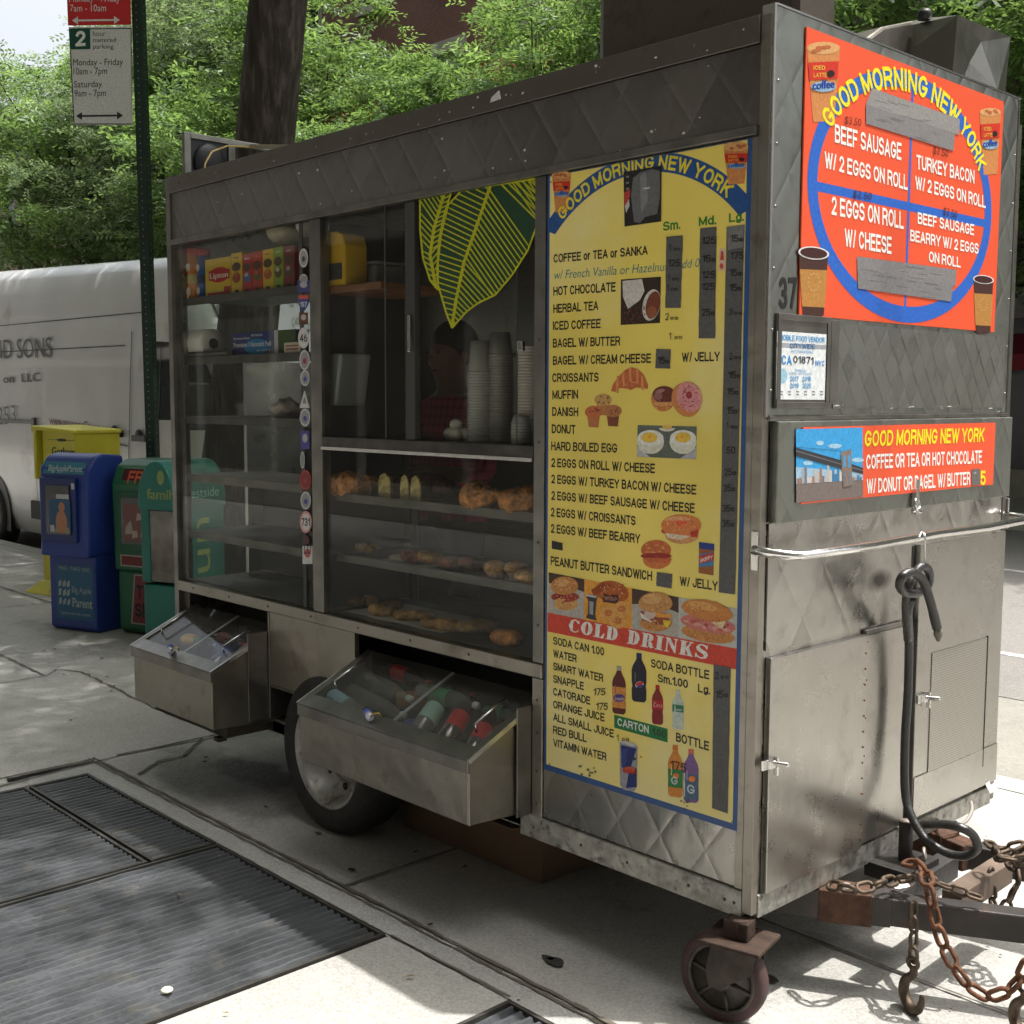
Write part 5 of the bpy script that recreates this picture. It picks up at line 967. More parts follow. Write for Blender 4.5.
# leaf decal in the serving window
A = Art(FP, .0015, -1, step=.0003); dkg = (.012, .05, .022); ye = (.42, .42, .012)
big = [(462, 190), (541, 178), (541, 200), (538, 222), (528, 250), (512, 275), (495, 295), (478, 303), (466, 312), (452, 328), (446, 312), (438, 285), (438, 262), (441, 235), (448, 205)]
sml = [(420, 199), (452, 190), (444, 215), (439, 240), (437, 270), (438, 290), (430, 280), (423, 258), (420, 230)]
for pl, mid in ((sml, [(444, 194), (434, 228), (430, 255), (436, 288)]), (big, [(491, 184), (478, 222), (464, 262), (456, 300), (452, 326)])):
    A.poly(pl, dkg, 0)
    def strip_(a, b, w0, w1, l):
        d = Vector((b[0] - a[0], b[1] - a[1])).normalized(); n_ = Vector((-d.y, d.x)); A.poly([(a[0] - n_.x * w0, a[1] - n_.y * w0), (b[0] - n_.x * w1, b[1] - n_.y * w1), (b[0] + n_.x * w1, b[1] + n_.y * w1), (a[0] + n_.x * w0, a[1] + n_.y * w0)], ye, l)
    for i in range(len(pl)): strip_(pl[i], pl[(i + 1) % len(pl)], .9, .9, 2)
    for i in range(len(mid) - 1): strip_(mid[i], mid[i + 1], 1.6, 1.4, 3)
    def inside(x, y, pl=pl):
        c_ = False
        for i in range(len(pl)):
            (x1_, y1_), (x2_, y2_) = pl[i], pl[i - 1]
            if (y1_ > y) != (y2_ > y) and x < (x2_ - x1_) * (y - y1_) / (y2_ - y1_) + x1_: c_ = not c_
        return c_
    L = []
    for i in range(len(mid) - 1):
        a, b = Vector(mid[i]), Vector(mid[i + 1]); k = int((b - a).length / (5.2 if pl is big else 5))
        L += [(a.lerp(b, j / k), (b - a).normalized()) for j in range(k)]
    if pl is big: L += [(Vector((491 + 5.2 * j, 184 - .6 * j)), Vector((-.33, .94))) for j in range(1, 10)]
    for m0, d in L:
        for sd in (-1, 1):
            n_ = Vector((-d.y, d.x)) * sd; dr_ = (n_ * .85 + d * (.62 if (sd < 0 and pl is big) else -.1 if pl is big else -.7)).normalized(); q = Vector(m0); s_ = 0
            while inside(q.x + dr_.x, q.y + dr_.y) and s_ < 110: q = q + dr_; s_ += 1
            if s_ > 3: strip_(m0, q, .75, .65, 1)
for a_, b_ in (((501, 184), (539, 222)), ((508, 183), (540, 214)), ((515, 182), (541, 206)), ((522, 181), (541, 198)), ((529, 180), (541, 190))): strip_(a_, b_, .9, .7, 1)
A.build('leaf_decal', cart)
# ================================================================== the yellow menu
YEL = (.80, .64, .13); YE2 = (.62, .49, .12); BLU = (.02, .075, .24); BLK = (.022, .02, .018); GRY = (.095, .093, .093); ORG = (.72, .10, .035)
sg = MB(); a, b_, c_, d_ = FP(548.5, 176.5), FP(754, 134), FP(738, 831), FP(545.3, 770.5); xs0, xs1, zs0, zs1 = -.762, -.050, .512, 2.268
sg.box(xs0, xs1, -.0075, -.0045, zs0, zs1); menu = sg.build('menu_sign', mat('menu_edge_blue', BLU, .4), cart)
menu_glare = mat('menu_yellow', YEL, .36, spec=.5, var=.12, vscale=1.6, dirt=(.78, .68, .30), dscale=1.1, dthr=.54)  # pale patches in the yellow stand in for gloss reflected off the sheet
m_ = MB(); m_.box(xs0 + .010, xs1 - .014, -.0082, -.0076, zs0 + .018, zs1 - .002); m_.build('menu_sheet', menu_glare, menu)
def A_(pl=FP, c=-.0084, sgn=-1, step=.0004): return Art(pl, c, sgn, step, .0002)
A = A_()
def pa(x, z): return Vector((x, -.0086, z))
# header arch
P3 = [FP(553, 229), FP(655, 162.5), FP(747, 208)]
def circ(p):
    (x1, y1), (x2, y2), (x3, y3) = p; a = x1 * (y2 - y3) - y1 * (x2 - x3) + x2 * y3 - x3 * y2
    bx = ((x1 ** 2 + y1 ** 2) * (y3 - y2) + (x2 ** 2 + y2 ** 2) * (y1 - y3) + (x3 ** 2 + y3 ** 2) * (y2 - y1)); by = ((x1 ** 2 + y1 ** 2) * (x2 - x3) + (x2 ** 2 + y2 ** 2) * (x3 - x1) + (x3 ** 2 + y3 ** 2) * (x1 - x2)); cx, cy = -bx / (2 * a), -by / (2 * a); return cx, cy, math.hypot(x1 - cx, y1 - cy)
cx, cz, cr = circ([(p.x, p.z) for p in P3]); a0 = math.atan2(P3[0].z - cz, P3[0].x - cx); a1 = math.atan2(P3[2].z - cz, P3[2].x - cx)
def arc_text(mb, txt, fn, a0, a1, hgt, bold=.03, off_=Vector((0, -1, 0))):
    """letters along an arc; fn(angle, radial offset) -> 3d"""
    adv = [];  tot = 0
    for ch in txt:
        if ch == ' ': adv.append((None, .30)); tot += .30; continue
        vs, fs = stroke_text(ch, .19); x0 = min(v.x for v in vs); x1 = max(v.x for v in vs); adv.append(((vs, fs, x0), x1 - x0 + .11)); tot += x1 - x0 + .11
    h1, h0 = 1, 0; s = 0
    for g, w_ in adv:
        if g:
            vs, fs, x0 = g; mb.add([fn(a0 + (a1 - a0) * (s + v.x - x0) / tot, (v.y - h0) / (h1 - h0) * hgt) + off_ * (v.z * 6e-5) for v in vs], fs)
        s += w_
hw = .025
ab = MB().use(ink(BLU)); N = 40; f = lambda a, r, y=-.0086: Vector((cx + (cr + r) * math.cos(a), y, min(cz + (cr + r) * math.sin(a), zs1 - .001)))
for i in range(N): q0 = a0 + (a1 - a0) * i / N; q1 = a0 + (a1 - a0) * (i + 1) / N; ab.quad(f(q0, -hw), f(q1, -hw), f(q1, hw), f(q0, hw))
for e, s_ in ((a0, 1), (a1, -1)): ab.quad(f(e, -hw), f(e, hw), f(e + s_ * .025, 0))
ab.build('header_arch', None, menu)
tx = MB().use(ink((.72, .60, .04))); arc_text(tx, 'GOOD MORNING NEW YORK', lambda a, r: f(a, r - hw * .74, -.0092), a0 - .10, a1 + .12, hw * 1.48, bold=.03); tx.build('header_lettering', None, menu)
MEN = [('COFFEE or TEA or SANKA', 553.5, 262.8, 647.8, 254.6, 8.5), ('HOT CHOCOLATE', 553.3, 295.8, 615.6, 291.5, 9), ('HERBAL TEA', 553.3, 313.2, 598.4, 310, 8.8), ('ICED COFFEE', 552.9, 330.2, 600.6, 328, 8.8), ('BAGEL W/ BUTTER', 552.9, 347.6, 620.1, 345.5, 8.8), ('BAGEL W/ CREAM CHEESE', 552.9, 365, 651, 362.9, 8.8), ('W/ JELLY', 681.8, 361.8, 720, 361.1, 9.2), ('CROISSANTS', 552.2, 382.2, 598.6, 381.6, 8.8), ('MUFFIN', 552.2, 399.4, 578.2, 398.7, 8.8), ('DANISH', 552.2, 415.9, 578.2, 416.4, 8.8), ('DONUT', 551.8, 433.1, 575.4, 434, 8.8), ('HARD BOILED EGG', 551.2, 450.3, 617.3, 452.9, 8.8), ('2 EGGS ON ROLL W/ CHEESE', 551.2, 466.8, 654.9, 473.3, 8.8), ('2 EGGS W/ TURKEY BACON W/ CHEESE', 551.2, 483.2, 696.2, 494.8, 8.8), ('2 EGGS W/ BEEF SAUSAGE W/ CHEESE', 551.2, 499.7, 694.7, 513.2, 8.8), ('2 EGGS W/ CROISSANTS', 550.7, 516.3, 635.6, 525.5, 8.8), ('2 EGGS W/ BEEF BEARRY', 550.7, 532.6, 640.3, 543.7, 8.8), ('PEANUT BUTTER SANDWICH', 550.7, 565.1, 652.1, 581, 9), ('W/ JELLY', 679.6, 585.3, 717.9, 590.9, 9.3),
 ('SODA CAN 1.00', 553.1, 644.3, 604.1, 655.9, 7.8), ('WATER', 553.1, 657.1, 576.5, 662.7, 7.8), ('SMART WATER', 553.1, 669.9, 603.2, 682.2, 7.8), ('SNAPPLE', 553.1, 682.4, 583.9, 690.3, 7.8), ('CATORADE', 553.1, 695.2, 590.2, 704.9, 7.8), ('ORANGE JUICE', 553.1, 708, 604.6, 721.8, 7.8), ('ALL SMALL JUICE', 553.1, 720.6, 613.8, 737.9, 7.8), ('RED BULL', 553.1, 733.4, 586.6, 742.4, 7.8), ('VITAMIN WATER', 553.1, 746.2, 606.4, 761, 7.8), ('SODA BOTTLE', 650.8, 667.2, 709.2, 679.5, 8.5), ('Sm.1.00', 657.6, 681.8, 687.9, 688.5, 8.3), ('Lg.', 698, 691.9, 710.1, 694.6, 8.3), ('BOTTLE', 676, 741.3, 709, 751, 9)]
for t_, u0, v0, u1, v1, h in MEN: A.text(t_, (u0, v0), (u1, v1), h, BLK, 1, bold=.010)
A.text('w/ French Vanilla or Hazelnut', (553.5, 279.3), (667.5, 270.7), 8.3, (.03, .22, .25), 1, bold=-.004, shear=.2); A.text('Add 0', (675, 269.2), (699, 266.8), 8.3, (.03, .22, .25), 1, bold=-.004, shear=.2)
for t_, u0, v0, u1, v1 in (('Sm.', 662.9, 231, 680.3, 228.8), ('Md.', 698.5, 226.2, 716.2, 224.2), ('Lg.', 729, 222.4, 744, 220.8)): A.text(t_, (u0, v0), (u1, v1), 9, (.02, .20, .03), 1)
A.build('lettering', menu)
# red band
A = A_(); A.poly([(547.5, 612.5), (737, 648.7), (736, 669.5), (547.5, 631.5)], (.58, .055, .03), 0)
SER = {'C': [[(.95, .72), (.9, 1), (.84, .9), (.55, 1), (.22, .9), (.02, .5), (.22, .1), (.55, 0), (.85, .08), (.97, .3), (.75, .12), (.60, .08), (.42, .14), (.40, .5), (.42, .86), (.60, .93), (.8, .72)]],
 'L': [[(0, 0), (.88, 0), (.93, .38), (.85, .38), (.62, .07), (.50, .07), (.50, .93), (.62, .93), (.62, 1), (0, 1), (0, .93), (.13, .93), (.13, .07), (0, .07)]],
 'I': [[(0, 0), (.6, 0), (.6, .07), (.48, .07), (.48, .93), (.6, .93), (.6, 1), (0, 1), (0, .93), (.12, .93), (.12, .07), (0, .07)]],
 'N': [[(0, 0), (.33, 0), (.33, .07), (.22, .07), (.22, .74), (.76, 0), (.86, 0), (.86, .93), (.97, .93), (.97, 1), (.64, 1), (.64, .93), (.76, .93), (.76, .42), (.36, 1), (0, 1), (0, .93), (.11, .93), (.11, .07), (0, .07)]],
 'K': [[(0, 0), (.56, 0), (.56, .07), (.46, .07), (.46, .38), (.50, .42), (.66, .07), (.58, .07), (.58, 0), (1.05, 0), (1.05, .07), (.98, .07), (.70, .60), (.88, .93), (.98, .93), (.98, 1), (.66, 1), (.66, .93), (.76, .93), (.46, .52), (.46, .93), (.56, .93), (.56, 1), (0, 1), (0, .93), (.11, .93), (.11, .07), (0, .07)]]}
def ring_glyph(o, i):  # outer and inner outlines -> quads
    return [[o[k], o[(k + 1) % len(o)], i[(k + 1) % len(i)], i[k]] for k in range(len(o))]
el = lambda cx_, cy_, rx, ry, n=16, a=0, b=2 * PI: [(cx_ + rx * math.cos(a + (b - a) * k / n), cy_ + ry * math.sin(a + (b - a) * k / n)) for k in range(n)]
SER['O'] = ring_glyph(el(.5, .5, .5, .51), el(.5, .5, .13, .42))
Do = [(0, 0), (.5, 0), (.75, .05), (.95, .25), (1, .5), (.95, .75), (.75, .95), (.5, 1), (0, 1), (0, .93), (.11, .93), (.11, .07), (0, .07)]
SER['D'] = [[(0, 0), (.45, 0), (.45, 1), (0, 1), (0, .93), (.11, .93), (.11, .07), (0, .07)], [(.45, 0), (.62, .02), (.85, .15), (.98, .5), (.85, .85), (.62, .98), (.45, 1), (.45, .93), (.56, .86), (.60, .5), (.56, .14), (.45, .07)]]
SER['R'] = [[(0, 0), (.56, 0), (.56, .07), (.45, .07), (.45, 1), (0, 1), (0, .93), (.11, .93), (.11, .07), (0, .07)], [(.45, .46), (.66, .47), (.90, .60), (.92, .85), (.7, 1), (.45, 1), (.45, .93), (.55, .88), (.56, .6), (.45, .53)], [(.45, .53), (.45, .46), (.55, .42), (.60, .10), (.78, -.01), (1.02, .08), (1.0, .14), (.92, .14), (.88, .34), (.72, .5)]]
SER['S'] = [[(.04, .32), (.0, .02), (.06, .02), (.12, .08), (.48, -.01), (.85, .08), (.95, .32), (.85, .5), (.40, .68), (.28, .80), (.42, .93), (.70, .82), (.80, .68), (.86, .68), (.86, .98), (.81, .98), (.76, .93), (.45, 1.01), (.15, .92), (.03, .70), (.15, .50), (.60, .32), (.68, .18), (.48, .07), (.20, .18), (.10, .34)]]
A.mb.use(ink((.72, .70, .66))); Aa = A.p(567.9, 631.3, 1); Bb = A.p(709.7, 660.3, 1); Tt = A.p(567.9, 619.5, 1); U = Bb - Aa; V_ = Tt - Aa; s = 0; tot = 0; W_L = {'I': .6, 'L': .93, 'K': 1.05, ' ': .55}
word = 'COLD DRINKS'; tot = sum(W_L.get(c, 1) + .12 for c in word)
for ch in word:
    for pl in SER.get(ch, []): A.mb.quad(*[Aa + U * (s + x + .12 * y) / tot + V_ * y * 1.12 for x, y in pl])
    s += W_L.get(ch, 1) + .12
A.build('cold_drinks_band', menu)
A = A_(); A.poly([(614.2, 714.6), (667.7, 728.8), (667.7, 742.6), (614.2, 727.6)], (.012, .17, .045), 0); A.text('CARTON', (617.5, 725.4), (649, 733.8), 7.6, (.7, .72, .68), 1); A.text('1.00', (652, 734.5), (666, 738), 7, (.03, .05, .03), 1, bold=.02); A.build('carton_label', menu)
# tape strips and handwritten prices
A = A_()
def tape(q, l=3, col=GRY):
    A = A_(); n = 14; (x0, y0), (x1, y1), (x2, y2), (x3, y3) = q; L1 = [(x0 + (x3 - x0) * k / n + R.uniform(-.25, .25), y0 + (y3 - y0) * k / n) for k in range(n + 1)]; L2 = [(x1 + (x2 - x1) * k / n + R.uniform(-.25, .25), y1 + (y2 - y1) * k / n) for k in range(n + 1)]
    for k in range(n): A.poly([L1[k], L2[k], L2[k + 1], L1[k + 1]], col, l); A.k = 0
    A.build('grey_tape', menu)
tape([(666.1, 236.8), (682.9, 235.3), (680.7, 307.9), (665.2, 307.9)]); tape([(700, 228.4), (716.6, 226.7), (715.1, 338.4), (698.5, 338.4)]); tape([(726.5, 227), (744.5, 224.5), (735.1, 594.5), (718.7, 592.4)]); tape([(656, 348.9), (671, 349.3), (670, 368.7), (655.4, 368.2)]); tape([(656.6, 572), (672.1, 574.1), (671.5, 588.5), (656.2, 585.9)]); tape([(713.7, 664.2), (730.6, 667.6), (727.7, 813.6), (711.9, 808.2)])
A = A_(); A.poly([(551.8, 540.6), (562.4, 543), (562.6, 550.6), (551.8, 548.8)], BLK, 3); A.build('marker_patch', menu)
A = A_(); A.poly([(727, 227), (744, 224.6), (743, 247), (728, 250)], (.17, .17, .17), 4); A.build('pale_tape', menu)  # lighter grey piece over the top of the price strip
pass
A = A_(); HND = [('100', 668.9, 251, 11), ('125', 667.8, 266.4, 12), ('100', 667.6, 281, 11), ('100', 667, 291, 10), ('200', 665.2, 320.3, 12), ('100', 668.9, 339.6, 12.5), ('125', 701.3, 243.9, 14), ('150', 701.5, 262.1, 14), ('125', 701.5, 278.2, 13), ('125', 701.5, 290, 13), ('250', 701.5, 315.8, 13), ('150', 730.3, 241.9, 12.5), ('175', 730.1, 258.9, 13.5), ('150', 729.5, 276, 12), ('150', 729, 291.1, 12), ('300', 728.6, 315.4, 13), ('200', 729, 359.5, 12), ('150', 728.2, 378.6, 12), ('150', 727, 394.8, 11), ('150', 726.5, 414, 10.5), ('100', 726.5, 429, 10), ('50', 726, 453.8, 9), ('250', 724, 475.5, 12), ('350', 723, 491.6, 12), ('350', 722.2, 511.8, 12), ('350', 722, 527.1, 12), ('150', 657.5, 364, 11), ('200', 714.8, 679.1, 13.5), ('150', 715, 697.7, 13), ('175', 593, 695.4, 12), ('175', 595.5, 710, 12), ('100', 616.5, 741.5, 12)]
for t_, u, v, w_ in HND:
    sl_ = -.05 * (400 - v) / 200; big_ = t_[-2:] != '00' or t_ in ('250',)
    if t_.endswith('00'):
        A.text(t_[0], (u, v), (u + w_ * (.17 if t_[0] == '1' else .28), v), 7, (.008, .008, .01), 6, bold=-.016)
        for k in (.55, .9): A.ell(u + w_ * k, v - 1.8, 1.7, 1.6, (.008, .008, .01), 6, n=8); A.ell(u + w_ * k, v - 1.8, .8, .8, YEL if v in (320.3, 339.6, 741.5) else GRY, 7, n=6)
    elif t_.endswith('50') and len(t_) == 3:
        A.text(t_[:2], (u, v), (u + w_ * .66, v), 7, (.008, .008, .01), 6, bold=-.016); A.ell(u + w_ * .86, v - 2.2, 2.0, 2.0, (.008, .008, .01), 6, n=10); A.ell(u + w_ * .86, v - 2.2, .9, .9, GRY, 7, n=8)
    else: A.text(t_, (u, v), (u + w_, v), 7, (.008, .008, .01), 6, bold=-.016, shear=.08)
for i in range(9): A.ell(574 + R.uniform(0, 22), 769 + R.uniform(-6, 7) + .25 * i, R.uniform(.6, 2), R.uniform(.4, 1.6), (.13, .12, .08), 2, n=7)
for i in range(9): A.ell(681 + R.uniform(0, 9), 803 + R.uniform(-4, 6), R.uniform(.5, 1.6), R.uniform(.4, 1.3), (.05, .045, .035), 2, n=7)
for u, v in ((551, 182), (549.5, 764), (732, 822), (641, 757), (737, 478)): A.ell(u, v, .8, .9, (.1, .09, .07), 2, n=7)
A.build('handwritten_prices', menu)
# ---- printed pictures
def speck(A, cx_, cy_, rx, ry, cols, n, l, s=.9):
    for _ in range(n):
        a = R.uniform(0, 6.28); r = R.uniform(0, 1) ** .5; A.ell(cx_ + rx * r * math.cos(a), cy_ + ry * r * math.sin(a), R.uniform(.5, 1.3) * s, R.uniform(.3, .8) * s, R.choice(cols), l, n=6, rot=R.uniform(0, 90))
def picture(nm, fn, pl=FP, c=-.0084, sgn=-1, parent=None):
    A = Art(pl, c, sgn, .0004, .0002); fn(A); return A.build(nm, parent or menu)
BUN = (.52, .22, .06); BUN2 = (.62, .33, .11); BUND = (.32, .10, .03)
def iced_cup(A, cx_, top_, rx, h, tilt=0):
    b = (.55, .22, .07); A.poly([(cx_ - rx, top_), (cx_ + rx, top_ - 1), (cx_ + rx * .66, top_ + h), (cx_ - rx * .62, top_ + h + 1)], b, 1); A.ell(cx_, top_, rx, rx * .38, (.62, .33, .13), 2)
    for k in range(6): A.ell(cx_ + R.uniform(-.6, .6) * rx, top_ + R.uniform(-.15, .2) * rx, rx * .2, rx * .12, (.42, .12, .04), 3, n=8)
    A.poly([(cx_ - rx * .94, top_ + h * .2), (cx_ + rx * .93, top_ + h * .18), (cx_ + rx * .85, top_ + h * .42), (cx_ - rx * .84, top_ + h * .44)], (.55, .03, .015), 3)
    A.text('ICED', (cx_ - rx * .6, top_ + h * .30), (cx_ + rx * .1, top_ + h * .30), h * .06, (.7, .4, .05), 4); A.text('LATTE', (cx_ - rx * .6, top_ + h * .40), (cx_ + rx * .2, top_ + h * .40), h * .06, (.7, .4, .05), 4)
    A.ell(cx_ + rx * .45, top_ + h * .35, rx * .25, h * .05, (.02, .01, .01), 5, n=7); A.ell(cx_, top_ + h * .53, rx * .75, h * .07, (.25, .40, .55), 4); A.text('coffee', (cx_ - rx * .68, top_ + h * .57), (cx_ + rx * .68, top_ + h * .54), h * .11, (.01, .05, .30), 5, bold=.03)
picture('iced_coffee_picture', lambda A: iced_cup(A, 561.5, 174.5, 9.6, 37)); picture('iced_coffee_picture', lambda A: iced_cup(A, 736, 146.5, 12.5, 37))
def dark_photo(A):
    A.poly([(623.5, 172), (661.5, 165.5), (661, 221.5), (624.5, 226.5)], (.02, .018, .018), 4); A.poly([(624, 193), (630, 189), (630, 196), (625, 207)], (.45, .05, .04), 5); A.poly([(625, 206), (629, 199), (629.5, 206), (626, 213)], (.55, .52, .5), 5)
    A.poly([(633, 178), (640, 172.5), (652, 169), (660, 171), (660, 197), (657, 214), (645, 217), (640, 223), (634, 222), (631, 196)], (.13, .13, .135), 6); A.poly([(640, 176), (646, 172), (648, 200), (641, 214)], (.20, .20, .205), 7); A.poly([(643, 188), (650, 187), (650, 188.5), (644, 189.5)], (.5, .5, .5), 8)
    for y in (176, 182, 188): A.poly([(626, y), (629, y - .5), (629, y + 1.5), (626, y + 2)], (.2, .19, .18), 5)
picture('taped_photo', dark_photo)
def coffee_photo(A):
    A.poly([(621, 279.5), (661, 276.6), (660, 322.9), (620.6, 325)], (.035, .02, .014), 0); A.poly([(622.5, 281), (642, 279), (644.5, 291), (640, 300), (628, 309), (623, 297)], (.55, .53, .50), 1); A.ell(651.5, 305, 8.8, 16, (.60, .58, .54), 1, rot=12); A.ell(653, 305, 7, 14, (.18, .05, .025), 2, rot=12); A.ell(652, 312, 5, 6, (.28, .09, .04), 3, n=10)
    for k in range(40): A.ell(R.uniform(623, 648), R.uniform(305, 323), R.uniform(.5, 1.2), R.uniform(.4, .9), (.16, .055, .03), 3, n=6)
picture('coffee_picture', coffee_photo)
def croissant_p(A):
    A.poly([(611, 391), (613, 384), (619, 376), (625, 370), (631, 367), (638, 369), (644, 375), (648, 385), (647.5, 389), (642, 388), (636, 387.5), (631, 390), (626, 388.5), (620, 388), (615, 392)], (.50, .13, .045), 1)
    for k, (x, y) in enumerate(((617, 380), (623, 374), (630, 369), (637, 371), (642, 377))): A.poly([(x - 1.2, y - 1), (x + 1.4, y - 2), (x + 1.5, y + 13), (x - .4, y + 13)], (.66, .26, .10), 2)
_c0 = croissant_p
def croissant_p(A): _c0(A); speck(A, 630, 379, 14, 7, [(.70, .34, .14), (.36, .08, .03), (.60, .22, .08)], 34, 3)
picture('croissant_picture', croissant_p)
def donuts_p(A):
    A.ell(663, 399, 12, 12.5, (.55, .20, .06), 1); A.ell(664, 394.5, 11.5, 8.5, (.14, .035, .025), 2); A.ell(658, 396, 4.5, 4, (.28, .12, .11), 3); A.ell(664, 404, 11, 2, (.65, .32, .12), 3)
    A.ell(686, 400, 14, 17.5, (.58, .22, .07), 4, rot=-22); A.ell(689, 397, 12.3, 15.5, (.66, .27, .27), 5, rot=-22); A.ell(689, 395, 3, 3.7, (.30, .04, .04), 6)
    for k in range(46):
        a = R.uniform(0, 6.28); r = R.uniform(.4, .95); A.ell(689 + 11.3 * r * math.cos(a), 397 + 14 * r * math.sin(a), .7, .6, R.choice([(.15, .02, .12), (.1, .03, .04), (.5, .05, .1)]), 7, n=5)
_d0 = donuts_p
def donuts_p(A): _d0(A); speck(A, 661, 405, 10, 5, [(.66, .34, .14), (.45, .14, .05)], 18, 3); A.ell(660, 391, 5, 2, (.34, .17, .15), 3, rot=-15)
picture('donut_picture', donuts_p)
def muffins_p(A):
    for cx_, cy_, c1, c2 in ((603, 399, (.52, .30, .10), (.45, .20, .06)), (593.5, 411, (.5, .14, .05), (.45, .16, .06)), (613, 410, (.42, .17, .06), (.20, .06, .03))):
        A.poly([(cx_ - 6.5, cy_ + 3), (cx_ + 6.5, cy_ + 3), (cx_ + 4.8, cy_ + 16.5), (cx_ - 4.8, cy_ + 16)], c2, 1); A.ell(cx_, cy_ + 1, 8.7, 6.2, c1, 2)
        for k in range(7): A.ell(cx_ + R.uniform(-6, 6), cy_ + R.uniform(-3, 4), 1, .8, (.20, .04, .03), 3, n=6)
picture('muffin_picture', muffins_p)
def eggs_p(A):
    A.poly([(637.6, 425), (696.8, 426.5), (696, 459.3), (636.8, 456.7)], (.11, .13, .11), 0); A.poly([(636.8, 446), (650, 457), (636.9, 456.6)], (.45, .43, .45), 1); A.poly([(696.4, 447), (680, 458.5), (696, 459.2)], (.40, .38, .42), 1); A.ell(667, 428, 8, 3.5, (.62, .58, .48), 1, 0, 180); A.ell(667, 427, 5, 2, (.66, .44, .10), 2)
    for cx_ in (650.5, 683): A.ell(cx_, 442, 13.5, 12, (.62, .62, .52), 2); A.ell(cx_, 438, 13, 8, (.70, .70, .66), 3); A.ell(cx_ - (1 if cx_ < 660 else 0), 437.5, 8, 5.2, (.72, .47, .06), 4); A.ell(cx_ - 1, 437, 1.6, 1.2, (.75, .3, .05), 5)
picture('egg_picture', eggs_p)
def bagel_p(A):
    A.ell(682, 535, 17, 9, (.62, .30, .12), 1); A.ell(680, 531, 19, 5, (.45, .05, .03), 2); A.ell(681, 525.5, 20, 11, (.66, .20, .06), 3); A.ell(681, 522.5, 6, 3.5, (.72, .10, .04), 4); A.ell(678, 520.5, 13, 4, (.72, .36, .17), 4, 180, 360); A.poly([(690, 532), (698, 529), (697, 537), (691, 537)], (.5, .04, .03), 4); A.poly([(665, 533), (690, 536), (682, 540), (668, 538)], (.72, .58, .42), 4)
_b0 = bagel_p
def bagel_p(A): _b0(A); speck(A, 681, 525, 16, 7, [(.74, .42, .2), (.55, .15, .05), (.72, .30, .12)], 40, 5); speck(A, 682, 538, 14, 4, [(.72, .45, .25), (.5, .2, .08)], 16, 5)
picture('bagel_sandwich_picture', bagel_p)
def toast_p(A):
    A.ell(657, 560, 14, 9, (.60, .18, .05), 1); A.ell(656, 550, 15, 10, (.52, .13, .04), 2); A.ell(656, 556, 15.5, 3, (.30, .03, .02), 3); A.poly([(642, 558), (650, 562), (668, 563), (672, 559), (660, 558)], (.55, .12, .04), 4)
    for k in range(12): A.ell(656 + R.uniform(-11, 11), 550 + R.uniform(-7, 5), R.uniform(1, 2.5), R.uniform(.6, 1.4), (.66, .28, .10), 4, n=7)
picture('toast_sandwich_picture', toast_p)
def jar_p(A):
    A.poly([(699, 543.5), (714, 545.5), (713.5, 575.5), (698.5, 573)], (.30, .10, .03), 1); A.poly([(698.8, 542), (714.2, 544), (714.2, 550.5), (699, 548.5)], (.02, .04, .22), 2); A.poly([(699, 554), (713.8, 552), (713.5, 566), (698.8, 567)], (.06, .20, .40), 2); A.poly([(699, 556), (713.8, 552.5), (713.8, 560), (699.4, 564)], (.5, .04, .04), 3); A.text('SKIPPY', (700, 562.8), (712.8, 559), 4, (.72, .7, .68), 4)
picture('peanut_butter_picture', jar_p)
